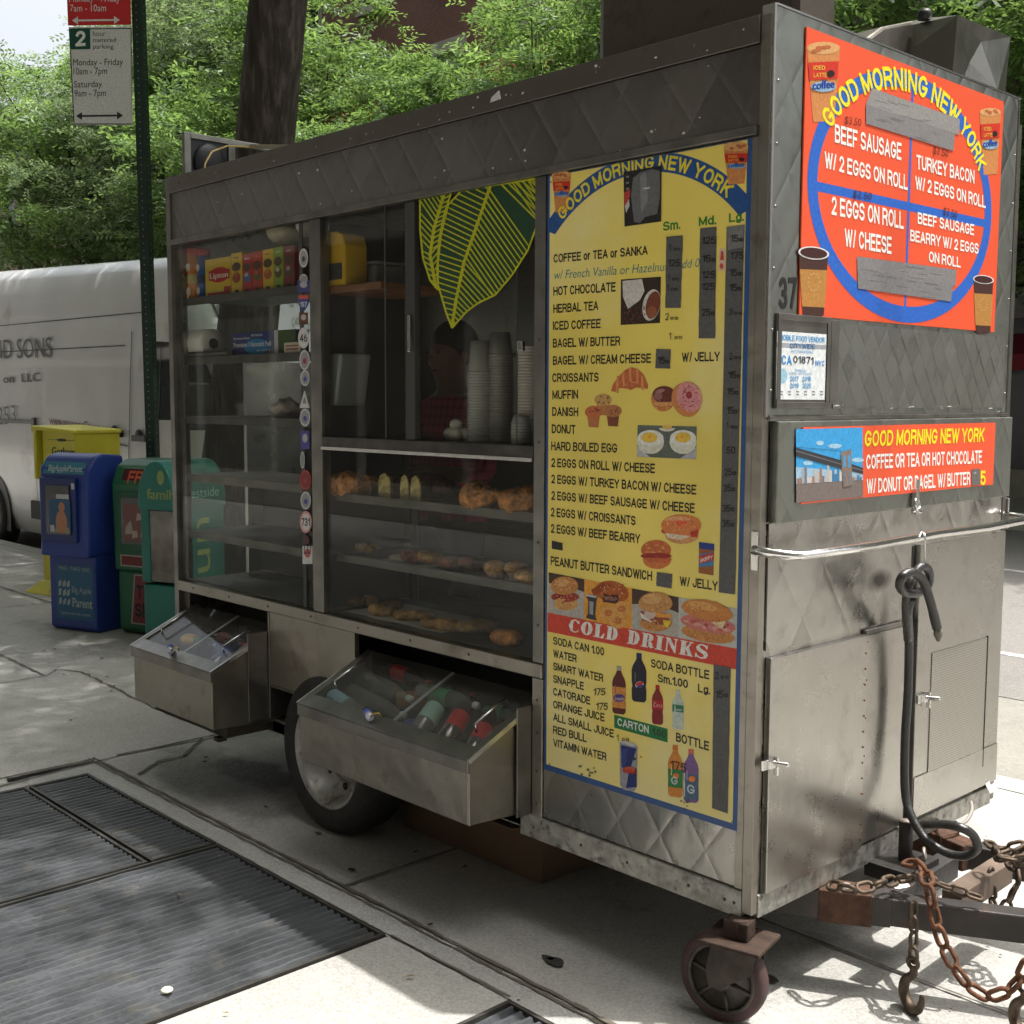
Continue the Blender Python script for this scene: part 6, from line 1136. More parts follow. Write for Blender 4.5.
def sandwiches_p(A):
    A.poly([(548.5, 572.3), (584.3, 579.2), (584, 620), (548.2, 613)], (.42, .39, .36), 0); A.poly([(548.5, 572.3), (584.3, 579.2), (584, 592), (576, 589), (549, 583)], (.06, .03, .02), 1); A.ell(566, 604, 12, 6.5, BUN2, 2); A.ell(565, 597, 14, 5, (.33, .04, .02), 3); A.ell(560, 600, 5, 2, (.60, .30, .10), 4); A.ell(564.5, 586, 13.7, 9.5, BUN, 4, 180, 360); A.ell(564.5, 586, 13.7, 9.0, BUN, 4, 0, 180); A.ell(562, 583, 8, 4, (.66, .36, .13), 5)
    A.poly([(584.3, 579.2), (632, 588.3), (631.7, 629), (584, 620)], (.70, .31, .04), 0); A.ell(612, 592, 17, 11, (.42, .10, .02), 1, rot=12); A.poly([(591, 590), (604, 582), (606, 590), (594, 596)], (.30, .05, .01), 2); A.poly([(603, 594), (619, 595), (617.5, 604), (603, 602)], (.06, .018, .02), 2); A.text('WRAP', (604.5, 600), (617, 601.5), 4, (.35, .18, .12), 3, bold=.02)
    for cx_, cy_ in ((608, 613), (622, 609), (618, 621)): A.ell(cx_, cy_, 8.5, 7.8, (.66, .33, .08), 3); A.ell(cx_, cy_, 4, 3.5, (.55, .17, .04), 4)
    A.poly([(584.6, 594), (598, 596), (596, 601), (595, 616), (596.5, 620.5), (586, 618), (588, 613), (588.2, 600)], (.035, .035, .045), 4); A.poly([(585, 594), (597, 596), (596, 598), (586, 596)], (.5, .48, .45), 5); A.poly([(589.5, 601), (593.5, 602), (593, 615), (589.5, 614)], (.3, .3, .33), 5)
    A.poly([(632, 588.3), (678.6, 597.2), (678.5, 638), (631.7, 629)], (.40, .37, .33), 0); A.poly([(632, 588.3), (678.6, 597.2), (678.6, 613), (672, 610), (650, 604), (632, 604)], (.06, .03, .02), 1); A.ell(656, 623, 16, 8.5, BUN, 2); A.poly([(640, 611), (656, 613), (668, 614), (670, 626), (654, 624), (642, 620)], (.30, .07, .03), 3); A.poly([(640, 612), (650, 620), (652, 623), (641, 618)], (.68, .64, .56), 4); A.ell(650, 614, 6, 5, (.55, .42, .38), 4); A.poly([(655, 612), (671, 614), (672, 618), (656, 617)], (.68, .30, .05), 4); A.poly([(663, 620), (671, 621), (668, 628), (664, 626)], (.72, .55, .03), 5); A.ell(655.5, 604, 17, 12, (.52, .25, .08), 5, 180, 360); A.ell(655.5, 604, 17, 8.5, (.52, .25, .08), 5, 0, 180); A.ell(652, 599, 10, 5, (.62, .35, .13), 6)
    A.poly([(678.6, 597.2), (737.2, 608.5), (736.8, 648.6), (678.5, 638)], (.46, .45, .42), 0); A.ell(708, 634, 27, 8.5, BUN, 1, rot=10); A.ell(708, 624, 28, 8.5, (.55, .17, .15), 2, rot=10)
    for k in range(9): A.ell(688 + k * 4.8, 621.5 + k * 1.1 + R.uniform(-2, 2), 4.5, 1.6, R.choice([(.66, .32, .28), (.48, .10, .09)]), 3, rot=R.uniform(-20, 30), n=10)
    A.poly([(710, 618), (726, 621), (722, 629), (712, 623)], (.68, .58, .32), 4); A.ell(707, 611, 26, 10.5, (.55, .21, .05), 5, 180, 360, rot=12); A.ell(707, 611, 26, 9.5, (.55, .21, .05), 5, 0, 180, rot=12); A.ell(703, 606, 15, 4, (.66, .33, .10), 6, rot=12)
_s0 = sandwiches_p
def sandwiches_p(A):
    _s0(A)
    for q_ in ((564, 585, 11, 7), (655, 602, 14, 9), (705, 609, 22, 8), (708, 636, 22, 5), (566, 606, 9, 4), (656, 625, 12, 5)): speck(A, *q_, [(.64, .36, .14), (.42, .16, .05), (.58, .28, .09), (.70, .46, .22)], 34, 8, 1.1)
    for q_ in ((565, 597, 12, 3), (708, 624, 24, 5)): speck(A, *q_, [(.55, .12, .08), (.22, .02, .02), (.62, .30, .22)], 30, 8, 1.0)
    speck(A, 612, 590, 14, 8, [(.55, .20, .05), (.30, .05, .02), (.65, .35, .2)], 40, 8, 1.2); speck(A, 615, 615, 12, 8, [(.72, .45, .16), (.5, .15, .04)], 26, 8)
picture('sandwich_pictures', sandwiches_p)
def bott(A, cx_, y0_, y1_, w_, body, cap, neck=.28, lab=None, lc=None, tilt=.0):
    h = y1_ - y0_; pr = [(-.30, 0), (.30, 0), (.32, .10), (.42, .15), (.85, .27), (1, .36), (1, .60), (.90, .67), (1, .76), (.97, .95), (.7, 1), (-.7, 1), (-.97, .95), (-1, .76), (-.90, .67), (-1, .60), (-1, .36), (-.85, .27), (-.42, .15), (-.32, .10)]
    A.poly([(cx_ + w_ * x + tilt * h * y, y0_ + h * y + .12 * w_ * x) for x, y in pr], body, 1); A.poly([(cx_ - w_ * .36, y0_), (cx_ + w_ * .36, y0_ + .4), (cx_ + w_ * .36, y0_ + h * .10), (cx_ - w_ * .36, y0_ + h * .09)], cap, 2)
    if lab: a, b = lab; A.poly([(cx_ - w_ * .97, y0_ + h * a), (cx_ + w_ * .97, y0_ + h * a + .24 * w_), (cx_ + w_ * .97, y0_ + h * b + .24 * w_), (cx_ - w_ * .97, y0_ + h * b)], lc, 2)
    A.poly([(cx_ - w_ * .6, y0_ + h * .4), (cx_ - w_ * .45, y0_ + h * .4), (cx_ - w_ * .45, y0_ + h * .58), (cx_ - w_ * .6, y0_ + h * .58)], tuple(min(.7, c * 1.6 + .10) for c in body), 3)
def drink_0(A):
    bott(A, 619, 666, 714, 6.8, (.10, .015, .012), (.42, .35, .33), lab=(.42, .86), lc=(.60, .24, .05)); A.ell(619, 698, 5.6, 4, (.06, .04, .20), 4); A.text('Snapple', (614.5, 700), (624, 700), 3.4, (.6, .4, .45), 5)
picture('drink_picture', drink_0)
def drink_1(A):
    bott(A, 639, 653, 702, 7.4, (.015, .014, .028), (.02, .03, .14)); A.ell(639.5, 684.5, 4.4, 3.2, (.6, .58, .58), 4, rot=-20); A.ell(639.5, 683.7, 4.2, 1.9, (.55, .03, .03), 5, rot=-20, n=14); A.ell(640, 686.3, 3.3, 1.2, (.02, .05, .30), 5, rot=-20, n=12)
picture('drink_picture', drink_1)
def drink_2(A):
    bott(A, 657.5, 685, 724.5, 5.6, (.22, .015, .015), (.45, .02, .02), lab=(.38, .60), lc=(.45, .015, .02)); A.text('Coca', (653, 706.5), (662, 707.5), 4, (.7, .5, .5), 4, shear=.2, bold=-.01)
picture('drink_picture', drink_2)
def drink_3(A):
    bott(A, 678, 690, 729.5, 5.8, (.50, .57, .50), (.55, .6, .6), lab=(.36, .54), lc=(.02, .20, .10)); A.text('water', (674, 710.5), (682.5, 711.5), 3, (.5, .6, .6), 4)
picture('drink_picture', drink_3)
def drink_4(A):
    A.poly([(619.5, 742), (629, 744), (637.5, 746.5), (637, 786), (634, 791.5), (624, 790), (620, 785)], (.30, .30, .34), 1); A.poly([(621, 745), (636.5, 748.5), (630, 770), (621.5, 767)], (.015, .025, .15), 2); A.poly([(629, 771), (636.5, 768), (636.5, 787), (626, 788)], (.015, .025, .15), 2); A.poly([(621, 750), (628, 748), (625, 770), (621.4, 766)], (.03, .05, .2), 3); A.ell(629, 770, 6.5, 3.4, (.55, .10, .04), 4); A.text('RedBull', (623, 772), (635.5, 774.5), 4, (.5, .03, .03), 5); A.ell(628.5, 743.5, 8, 1.7, (.5, .5, .5), 3, rot=14); A.ell(634, 759, 2.5, 1.5, (.05, .05, .05), 5, n=7)
picture('drink_picture', drink_4)
def drink_5(A):
    bott(A, 675.3, 745, 797, 7.4, (.62, .23, .035), (.62, .18, .03), lab=(.45, .80), lc=(.02, .20, .06)); A.text('G', (671, 784), (678, 785), 8, (.5, .55, .5), 4); A.ell(676, 776, 3, 3, (.7, .2, .03), 4)
picture('drink_picture', drink_5)
def drink_6(A):
    bott(A, 691, 749, 802.5, 7.6, (.19, .10, .28), (.60, .15, .08), lab=(.45, .93), lc=(.07, .13, .22)); A.text('G', (687, 793), (695, 794.5), 9, (.5, .55, .6), 4); A.ell(692, 779, 3.5, 3, (.7, .2, .03), 4); A.poly([(684, 773), (685, 773), (685, 797), (684, 796.5)], (.6, .6, .6), 4); A.text('175', (670, 769), (686, 773), 9, (.08, .03, .02), 6, bold=-.02)
picture('drink_picture', drink_6)
A = A_(); A.poly([(719.5, 249), (724.8, 248.5), (724.8, 270), (718.5, 271)], (.6, .45, .4), 1); A.poly([(721, 251), (723, 251), (724, 260), (720, 260)], (.5, .05, .04), 2); A.ell(721.5, 266, 2, 3, (.55, .08, .05), 2); A.build('small_bottle_picture', menu)
# ================================================================== orange sign on the end
so = MB(); ys0, ys1, zo0, zo1 = .128, 1.212, 1.842, 2.548; so.box(.0045, .0085, ys0, ys1, zo0, zo1); osg = so.build('orange_sign', mat('sign_orange', (.76, .095, .035), .38, spec=.45), cart)
def O_(): return Art(EP, .0086, 1, .0004, .0002)
lf = EP(807.5, 178, .009); rt = EP(992, 206, .009); tp = EP(904.4, 70.5, .009); bt = EP(907, 322.8, .009); yc = (lf.y + rt.y) / 2; zc = (tp.z + bt.z) / 2; ry_ = (rt.y - lf.y) / 2; rz_ = (tp.z - bt.z) / 2; wb = .045
g = lambda a, r, x=.0090: Vector((x, yc + (ry_ - wb + r) * math.cos(a), zc + (rz_ - wb + r) * math.sin(a)))
rg = MB().use(ink((.025, .12, .50)))
for i in range(72): q0, q1 = 2 * PI * i / 72, 2 * PI * (i + 1) / 72; rg.quad(g(q0, 0), g(q1, 0), g(q1, wb), g(q0, wb))
hy = .010; rg.quad((.0088, yc - hy * .6, zc - rz_ + wb), (.0088, yc + hy * .6, zc - rz_ + wb), (.0088, yc + hy * .6, zc + rz_ - wb), (.0088, yc - hy * .6, zc + rz_ - wb))
zh = EP(902, 205, .009).z; rg.quad((.0087, yc - ry_ + wb * .6, zh - .012), (.0087, yc + ry_ - wb * .6, zh - .012), (.0087, yc + ry_ - wb * .6, zh + .012), (.0087, yc - ry_ + wb * .6, zh + .012)); rg.build('blue_ring', None, osg)
pL = EP(826, 121, .009); pR = EP(985, 168, .009); aL = math.atan2((pL.z - zc) / rz_, (pL.y - yc) / ry_); aR = math.atan2((pR.z - zc) / rz_, (pR.y - yc) / ry_)
tx = MB().use(ink((.80, .68, .02))); arc_text(tx, 'GOOD MORNING NEW YORK', lambda a, r: g(a, r - .008, .0096), aL, aR, wb * 1.33, bold=.035, off_=Vector((1, 0, 0))); tx.build('header_lettering', None, osg)
A = O_(); WH = (.80, .78, .74)
for t_, u0, v0, u1, v1, h in (('BEEF SAUSAGE', 834.8, 142.3, 901.3, 160.4, 18.5), ('W/ 2 EGGS ON ROLL', 824.5, 167.6, 907.7, 190.3, 16.5), ('TURKEY BACON', 916.5, 168.9, 974.5, 183.8, 14.5), ('W/ 2 EGGS ON ROLL', 915.2, 189, 985.6, 208.3, 13.5), ('2 EGGS ON ROLL', 831.4, 214.5, 903.6, 229.2, 18.5), ('W/ CHEESE', 844.6, 246.2, 891.5, 254.2, 18), ('BEEF SAUSAGE', 917.8, 223.8, 974, 235.5, 11.8), ('BEARRY W/ 2 EGGS', 910.3, 241, 978.6, 254.2, 11.5), ('ON ROLL', 928.9, 261.9, 960.6, 267.8, 10.8)): A.text(t_, (u0, v0), (u1, v1), h, WH, 1, bold=.012)
A.build('lettering', osg)
A = O_(); T1 = (.21, .20, .205)

for q_, c_, l_ in (([(872, 88), (960, 119), (959, 135), (866, 104.5)], (.26, .25, .245), 3), ([(866, 104), (955, 134), (953.4, 151), (866.2, 123.5)], T1, 4), ([(857, 256.3), (956.5, 269.8), (955.5, 286), (857.5, 272)], T1, 3), ([(857.5, 270), (953.5, 284), (951, 301.5), (858, 288.5)], (.19, .185, .19), 4)): 
    A = O_(); A.poly(q_, c_, l_); (xa_, ya_), (xb_, yb_), (xc_, yc_), (xd_, yd_) = q_
    for k_ in range(9):
        s0 = R.uniform(.02, .8); s1 = s0 + R.uniform(.05, .2); r0 = R.uniform(.1, .85); r1 = r0 + R.uniform(-.05, .05); pp = lambda s, r: (xa_ + (xb_ - xa_) * s + (xd_ - xa_) * r, ya_ + (yb_ - ya_) * s + (yd_ - ya_) * r); m_ = R.choice([1.12, 1.18, .88]); A.poly([pp(s0, r0), pp(s1, r1), pp(s1, r1 + .04), pp(s0 + .02, r0 + .05)], tuple(c * m_ for c in c_), l_ + 1)
    A.build('grey_tape', osg)
A = O_()
for t_, u0, v0, u1, v1 in (('$3.50', 845, 123.5, 861, 126.5), ('$3.50', 933.5, 153.5, 948, 157.5), ('$2.50', 853.5, 197.5, 871.5, 200), ('$3.50', 943.5, 214.5, 957, 218.5)): A.text(t_, (u0, v0), (u1, v1), 7.5, (.05, .015, .015), 6, bold=-.006, shear=.1)
A.build('handwritten_prices', osg)
picture('iced_coffee_picture', lambda A: iced_cup(A, 823.5, 48, 16.5, 73), EP, .0086, 1, osg); picture('iced_coffee_picture', lambda A: iced_cup(A, 990.3, 112, 10.6, 62), EP, .0086, 1, osg)
def hot_cup(A, cx_, top_, rx, h):
    A.poly([(cx_ - rx * .93, top_ + 1), (cx_ + rx * .93, top_ + 1), (cx_ + rx * .65, top_ + h), (cx_ - rx * .72, top_ + h - 1)], (.06, .025, .02), 1); A.ell(cx_ - rx * .03, top_ + h - 1, rx * .68, rx * .25, (.06, .025, .02), 1); A.poly([(cx_ - rx * .9, top_ + h * .26), (cx_ + rx * .88, top_ + h * .28), (cx_ + rx * .70, top_ + h * .88), (cx_ - rx * .76, top_ + h * .86)], (.42, .20, .05), 2); A.ell(cx_, top_, rx, rx * .42, (.68, .66, .66), 3, rot=6); A.ell(cx_, top_, rx * .88, rx * .34, (.05, .015, .012), 4, rot=6)
    for k in range(12): a = k * .52; A.ell(cx_ + rx * .35 * math.cos(a), top_ + h * .47 + rx * .55 * math.sin(a), rx * .09, rx * .09, (.52, .28, .10), 3, n=6)
picture('coffee_cup_picture', lambda A: hot_cup(A, 813.8, 253, 15.5, 62), EP, .0086, 1, osg); picture('coffee_cup_picture', lambda A: hot_cup(A, 983.5, 279.5, 10.5, 53), EP, .0086, 1, osg)
# ================================================================== banner on the flap
bn = MB(); bn.box(.0225, .0255, .132, 1.210, 1.362, 1.558); ban = bn.build('promo_banner', mat('sign_orange'), cart)
def B_(): return Art(EP, .0256, 1, .0003, .0002)
A = B_(); A.text('GOOD MORNING NEW YORK', (864.3, 446.8), (984, 441.8), 16.3, (.80, .66, .02), 1, bold=.02, shear=.15); A.text('COFFEE OR TEA OR HOT CHOCOLATE', (866.2, 469.3), (981.8, 463.2), 14.8, WH, 1, bold=.012); A.text('W/ DONUT OR BAGEL W/ BUTTER', (866.7, 493.7), (970.2, 484.8), 14.8, WH, 1, bold=.012); A.text('5', (980.3, 485.3), (985.6, 484.9), 14.5, (.80, .66, .02), 1, bold=.02); A.build('lettering', ban)
A = B_(); A.poly([(971.5, 469.5), (980, 468.7), (980.3, 484.6), (972, 485.4)], (.13, .12, .12), 3); A.ell(975, 473, 1.5, 1.2, (.3, .3, .3), 4); A.build('grey_tape', ban)
A = B_(); A.poly([(796, 429.2), (862.6, 427.5), (863, 497), (796.3, 502.8)], (.04, .30, .62), 0)
A.poly([(796.2, 484), (863, 480), (863, 497), (796.3, 502.8)], (.16, .13, .12), 1); A.poly([(796, 467), (830, 470), (863, 468), (863, 480), (796.2, 484)], (.30, .45, .58), 1)
for k in range(26):
    x = 797 + k * 2.5; hh = R.uniform(4, 17) if x < 841 else R.uniform(2, 7); A.poly([(x, 483.5 - .05 * (x - 796) - hh), (x + 2.4, 483.4 - .05 * (x - 796) - hh), (x + 2.4, 483.6 - .06 * (x - 796)), (x, 483.8 - .06 * (x - 796))], R.choice([(.30, .33, .38), (.05, .18, .34), (.42, .40, .38), (.14, .17, .22), (.5, .48, .46), (.28, .16, .13)]), 2)
A.poly([(796, 447.5), (842, 460.5), (863, 468), (863, 474), (842, 469), (796, 456)], (.035, .035, .04), 3); A.poly([(796, 450.3), (863, 470.2), (863, 471.2), (796, 451.4)], (.14, .14, .15), 4)
A.poly([(841, 452.5), (851, 449), (852.5, 485), (843, 487)], (.22, .15, .12), 5)
for x in (843.2, 847.8): A.poly([(x, 457), (x + 1.3, 454), (x + 2.4, 456.5), (x + 2.6, 467), (x + .3, 467.5)], (.05, .28, .55), 6); A.poly([(x + .3, 472), (x + 2.3, 471.5), (x + 2.6, 484), (x + .6, 484.5)], (.12, .16, .2), 6)
for k in range(14): A.poly([(796 + k * 3.3, 447 + k * .25), (799.3 + k * 3.3, 447.2 + k * .28), (799.3 + k * 3.3, 447.7 + k * .28), (796 + k * 3.3, 447.5 + k * .25)], (.03, .10, .2), 3)
for cx_, cy_, rx in ((835, 446, 7), (858, 460, 6), (820, 443, 4), (808, 463, 5)): A.ell(cx_, cy_, rx, 2.4, (.30, .50, .66), 1, n=14)
A.build('bridge_picture', ban)
# ================================================================== permit
pm_ = MB(); yA, yB, zA, zB = .030, .268, 1.606, 1.842; pm_.box(.004, .012, yA, yB, zA, zB); pmo = pm_.build('permit_frame', S_d, cart, bevel=.001)
f_ = MB()
for q in ((yA, yB, zB - .016, zB), (yA, yB, zA, zA + .016), (yA, yA + .016, zA + .016, zB - .016), (yB - .016, yB, zA + .016, zB - .016)): f_.box(.012, .0155, *q)
f_.prism([(.012, yB + .001, zA + .004), (.026, yB + .001, zA + .004), (.020, yB + .035, zA + .02), (.020, yB + .035, zB - .02), (.026, yB + .001, zB - .004), (.012, yB + .001, zB - .004)][::-1], (0, 0, 0)) if False else f_.box(.012, .016, yB + .001, yB + .038, zA + .012, zB - .006)
f_.build('permit_cover', S_d, pmo, bevel=.002)
def P_(): return Art(EP, .0125, 1, .0003, .0002)
A = P_(); LB = (.08, .32, .62); A.poly([(777.2, 331), (826.5, 334.4), (824.6, 399.8), (775.9, 399.4)], (.68, .71, .72), 0); A.poly([(777, 342.6), (826, 345), (825.9, 349.3), (777, 347)], (.30, .33, .36), 1)
for t_, u0, v0, u1, v1, h, c_ in (('MOBILE FOOD VENDOR', 779.8, 340, 824.6, 342.9, 5.6, LB), ('CITYWIDE', 789.9, 348.2, 814.8, 349.1, 5, (.03, .12, .3)), ('NOT TRANSFERABLE', 791.5, 352.8, 813, 353.5, 2.8, LB), ('CA', 781.6, 364.4, 791.9, 364.9, 9.3, (.02, .22, .55)), ('01871', 793.3, 362.9, 813.8, 364.3, 7.3, (.05, .05, .06)), ('NYC', 815.3, 365.7, 824.6, 366, 5.2, (.02, .22, .6)), ('EXPIRES IN', 795, 371.6, 806, 372, 2.5, LB), ('MONTH, YEAR CHECKED', 789, 374.6, 812, 375, 2.3, LB), ('2017', 789.9, 381.3, 798.7, 381.4, 5, LB), ('2018', 802.2, 381.4, 810.9, 381.5, 5, LB), ('2019', 789.9, 388.1, 798.7, 388.2, 5, LB), ('2020', 802.2, 388.2, 810.9, 388.3, 5, LB)): A.text(t_, (u0, v0), (u1, v1), h, c_, 2, bold=.012 if h > 4 else 0)
A.ell(783, 376, 4.5, 7.5, (.30, .50, .62), 1)
for r_ in range(2):
    for k in range(6): x = 780 + k * 8; A.poly([(x, 391 + r_ * 2.8), (x + 3, 391.2 + r_ * 2.8), (x + 3, 392.4 + r_ * 2.8), (x, 392.2 + r_ * 2.8)], (.2, .22, .25), 1)
A.build('permit_card', pmo)
# ================================================================== things on the shelves
def stand(x, y, z): return (x, y, z)
Z1 = 2.047; Z2 = 1.797; Z3 = 1.547; ZC = 1.488
def carton(label, u0, u1, vt, vb, y, z, col, dp, draw=None, cat='tea box', group='cartons of tea on the top shelf', nm='tea_box', top=None):
    a = FP(u0, vb, y); b = FP(u1, vb, y); t = FP(u0, vt, y); h = t.z - a.z
    o = thing(nm, label, cat, ((a.x + b.x) / 2, y, z), group=group)
    MB().box(a.x, b.x, y, y + dp, z, z + h).build('carton', mat('card_%02x%02x%02x' % tuple(int(c * 255) for c in col), col, .4, spec=.5), o, bevel=.0015)
    m = MB()
    W = b.x - a.x
    def P(s, t_): return (a.x + W * s, y - .0008, z + h * t_)
    if draw: draw(m, P, W, h, y); m.build('print', None, o)
    return o
def q4(m, P, s0, t0, s1, t1, c, d=0): m.use(ink(c)); m.quad(*[(p[0], p[1] - d, p[2]) for p in (P(s0, t0), P(s1, t0), P(s1, t1), P(s0, t1))])
def elp(m, P, s, t, rs, rt, c, d=0): m.use(ink(c)); m.quad(*[(lambda p: (p[0], p[1] - d, p[2]))(P(s + rs * math.cos(a), t + rt * math.sin(a))) for a in [2 * PI * k / 18 for k in range(18)]])
def dl(m, P, W, h, y):
    elp(m, P, .56, .56, .40, .20, (.45, .01, .015), .0004); q4(m, P, .15, .43, .97, .69, (.45, .01, .015), .0003); m.use(ink((.72, .66, .6))); p0 = P(.20, .48); fit_text(m, 'Lipton', Vector((p0[0], y - .0020, p0[2])), Vector((P(.92, 0)[0], y - .0020, p0[2])), Vector((p0[0], y - .0020, P(0, .62)[2])), bold=.02); q4(m, P, .08, .05, .78, .11, (.45, .02, .02), .0004); q4(m, P, .74, .03, .99, .24, (.40, .02, .03), .0006)
def dt(c2, c3):
    def f(m, P, W, h, y):
        elp(m, P, .5, .66, .42, .11, (.10, .06, .04), .0004); elp(m, P, .5, .40, .38, .13, c2, .0004); q4(m, P, .25, .86, .75, .90, c3, .0004); elp(m, P, .5, .07, .2, .04, (.05, .03, .03), .0004); elp(m, P, .45, .47, .2, .05, c3, .0008)
    return f
R1 = (.50, .03, .03); Y1 = (.66, .45, .03); G1_ = (.24, .36, .03)
yb = .062
carton('large yellow tea carton with a red oval badge', 205.5, 231, 253, 291, yb, Z1, Y1, .13, dl)
carton('narrow yellow tea carton beside the large one with the red badge', 231.6, 242.2, 247, 288.5, yb, Z1, Y1, .13, dt((.30, .05, .02), (.4, .1, .02)))
carton('narrow red tea carton with a blue picture', 242.6, 252.2, 247.5, 286.5, yb, Z1, R1, .13, dt((.05, .12, .3), (.5, .5, .5)))
carton('narrow red tea carton with a green and red picture, left of the second yellow one', 252.6, 262.6, 245.5, 286, yb, Z1, (.50, .04, .02), .13, dt((.10, .10, .03), (.6, .1, .05)))
carton('narrow yellow tea carton standing against the green one', 263, 273.4, 243, 284.5, yb, Z1, Y1, .13, dt((.35, .10, .03), (.5, .2, .05)))
carton('narrow lime green tea carton', 273.8, 283.4, 240.5, 283, yb, Z1, G1_, .13, dt((.12, .07, .03), (.5, .5, .3)))
carton('dark red tea carton at the right end of the row', 284, 294.5, 239, 281.5, yb, Z1, (.22, .025, .03), .13, dt((.10, .07, .06), (.4, .3, .3)))
carton('brown carton tucked behind the stickers at the top of the display', 295.5, 302, 241, 281, yb + .02, Z1, (.12, .07, .05), .12, None)
def canister(label, uc, y, z, r, h, c1, c2, cap):
    p = Vector((-2.985 if uc < 190 else -2.922, y, 0)); o = thing('drink_canister', label, 'canister', (p.x, y, z)); MB().lathe([(r, 0), (r, h * .88)], c=(p.x, y, z), n=28).build('body', mat('can_%d' % int(uc), c1, .35, spec=.6), o)
    b = MB(); b.use(ink(c2)); b.lathe([(r + .0008, h * .30), (r + .0008, h * .48)], c=(p.x, y, z), n=28, capped=False); b.use(ink((.6, .55, .5)));
    for zz in (.62, .15): b.lathe([(0, 0), (r * .55, 0)][::-1], c=(p.x, y - r - .0012, z + h * zz), ax=(0, -1, 0), n=14, capped=False)
    b.build('label', None, o); MB().lathe([(r * 1.02, 0), (r * 1.03, h * .02), (r * 1.03, h * .12), (r * .95, h * .13), (0, h * .13)], c=(p.x, y, z + h * .875), n=28).build('lid', mat('lid_red', (.42, .02, .03), .4), o)
canister('orange drink powder canister with a red lid at the left end of the top shelf', 188, .072, Z1, .033, .215, (.60, .20, .035), (.5, .42, .2), 0)
canister('blue canister with a red lid beside the orange one', 200.5, .078, Z1, .028, .205, (.02, .10, .34), (.03, .05, .12), 0)
# crumpled cream bag under the fascia
def crumple(mb, c, r, s, amp, seed, n=22, m=14):
    g = random.Random(seed); ph = [g.uniform(0, 6.3) for _ in range(6)]
    def fn(v):
        d = v.normalized(); k = 1 + amp * (math.sin(5 * d.x + 4 * d.z + ph[0]) * math.cos(6 * d.y + ph[1]) + .6 * math.sin(13 * d.x + ph[2]) * math.sin(11 * d.z + ph[3]) + .4 * math.sin(19 * d.y + 17 * d.z + ph[4])); return v * k
    mb.ball(c, r, *s, n=n, m=m, fn=fn); return mb
p = FP(279, 231, .15); tag(crumple(MB(), (p.x, .17, p.z - .005), .058, (1.35, 1, .75), .10, 4).build('paper_bag', mat('cream_bag', (.48, .42, .30), .7)), 'crumpled cream bag lying on top of the tea cartons', 'paper bag')
p = FP(300, 222, .15); tag(crumple(MB(), (p.x, .17, p.z), .035, (.8, 1, 1.5), .10, 9).build('napkin_stack', mat('napkin_white', (.6, .57, .5), .8)), 'small white bundle of napkins tucked high behind the display mullion', 'napkins')
# middle shelf: paper towels, foil box, small cards
a = FP(182.5, 339, .10); b = FP(229, 334, .16)
o = thing('paper_towel_roll', 'white paper towel roll lying on its side on the second shelf', 'paper towels', ((a.x + b.x) / 2, .12, Z2)); rr = .062
rl_ = MB(); ax_v = Vector((1, .02, 0)); s0 = Vector((a.x + .03, .105, Z2 + rr)); rl_.lathe([(rr * .35, 0), (rr * .98, 0), (rr, .004), (rr, .222), (rr * .98, .226), (rr * .36, .226)], c=s0, ax=ax_v, n=36, capped=False); rl_.build('paper', mat('paper_white', (.72, .70, .66), .9), o)
MB().lathe([(rr * .36, .002), (rr * .36, .2262), (rr * .30, .2262), (rr * .30, .002)], c=s0, ax=ax_v, n=24, capped=False).build('core', mat('core_card', (.10, .07, .05), .8), o)
def dfoil(m, P, W, h, y):
    q4(m, P, .68, .0, .74, 1, (.5, .5, .5), .0004); q4(m, P, .74, 0, 1, 1, (.06, .10, .03), .0003); elp(m, P, .40, .35, .2, .35, (.02, .22, .5), .0003); m.use(ink((.65, .66, .7)))
    for t_, s0_, s1_, t0, t1 in (('Parchment Paper', .03, .30, .70, .80), ('Premium / Nonstick Foil', .03, .63, .36, .56), ('25 SQ FT', .40, .62, .14, .20), ('REYNOLDS', .32, .50, .80, .90)): pp = P(s0_, t0); fit_text(m, t_, Vector((pp[0], y - .002, pp[2])), Vector((P(s1_, 0)[0], y - .002, pp[2])), Vector((pp[0], y - .002, P(0, t1)[2])), bold=.01)
carton('long dark blue foil box beside the paper towel roll', 232.5, 296, 330.5, 352.5, .07, Z2 + .004, (.012, .03, .18), .06, dfoil, cat='foil box', group=None, nm='foil_box')
def dcard(m, P, W, h, y):
    q4(m, P, .12, .62, .9, .74, (.3, .08, .06), .0004); q4(m, P, .12, .30, .9, .46, (.35, .12, .08), .0004)
carton('small white card box at the right end of the second shelf', 284, 300, 340, 351, .04, Z2, (.60, .52, .44), .03, dcard, cat='card box', group=None, nm='card_box')
def dtag(m, P, W, h, y): q4(m, P, .1, .3, .9, .7, (.2, .2, .2), .0004)
carton('flat black tray under the paper towel roll', 182.5, 232, 349, 355, .05, Z2, (.02, .02, .02), .14, dtag, cat='tray', group=None, nm='flat_tray')
p = FP(283, 402, .12); o = MB(); crumple(o, (p.x - .005, .14, Z3 + .035), .055, (1.5, 1, .72), .22, 5); tag(o.build('bread_bag', mat('cloudy_plastic', (.52, .44, .40), .35, spec=.6, var=.2, vscale=20)), 'cloudy plastic bag of rolls on the third shelf of the display', 'bread bag')
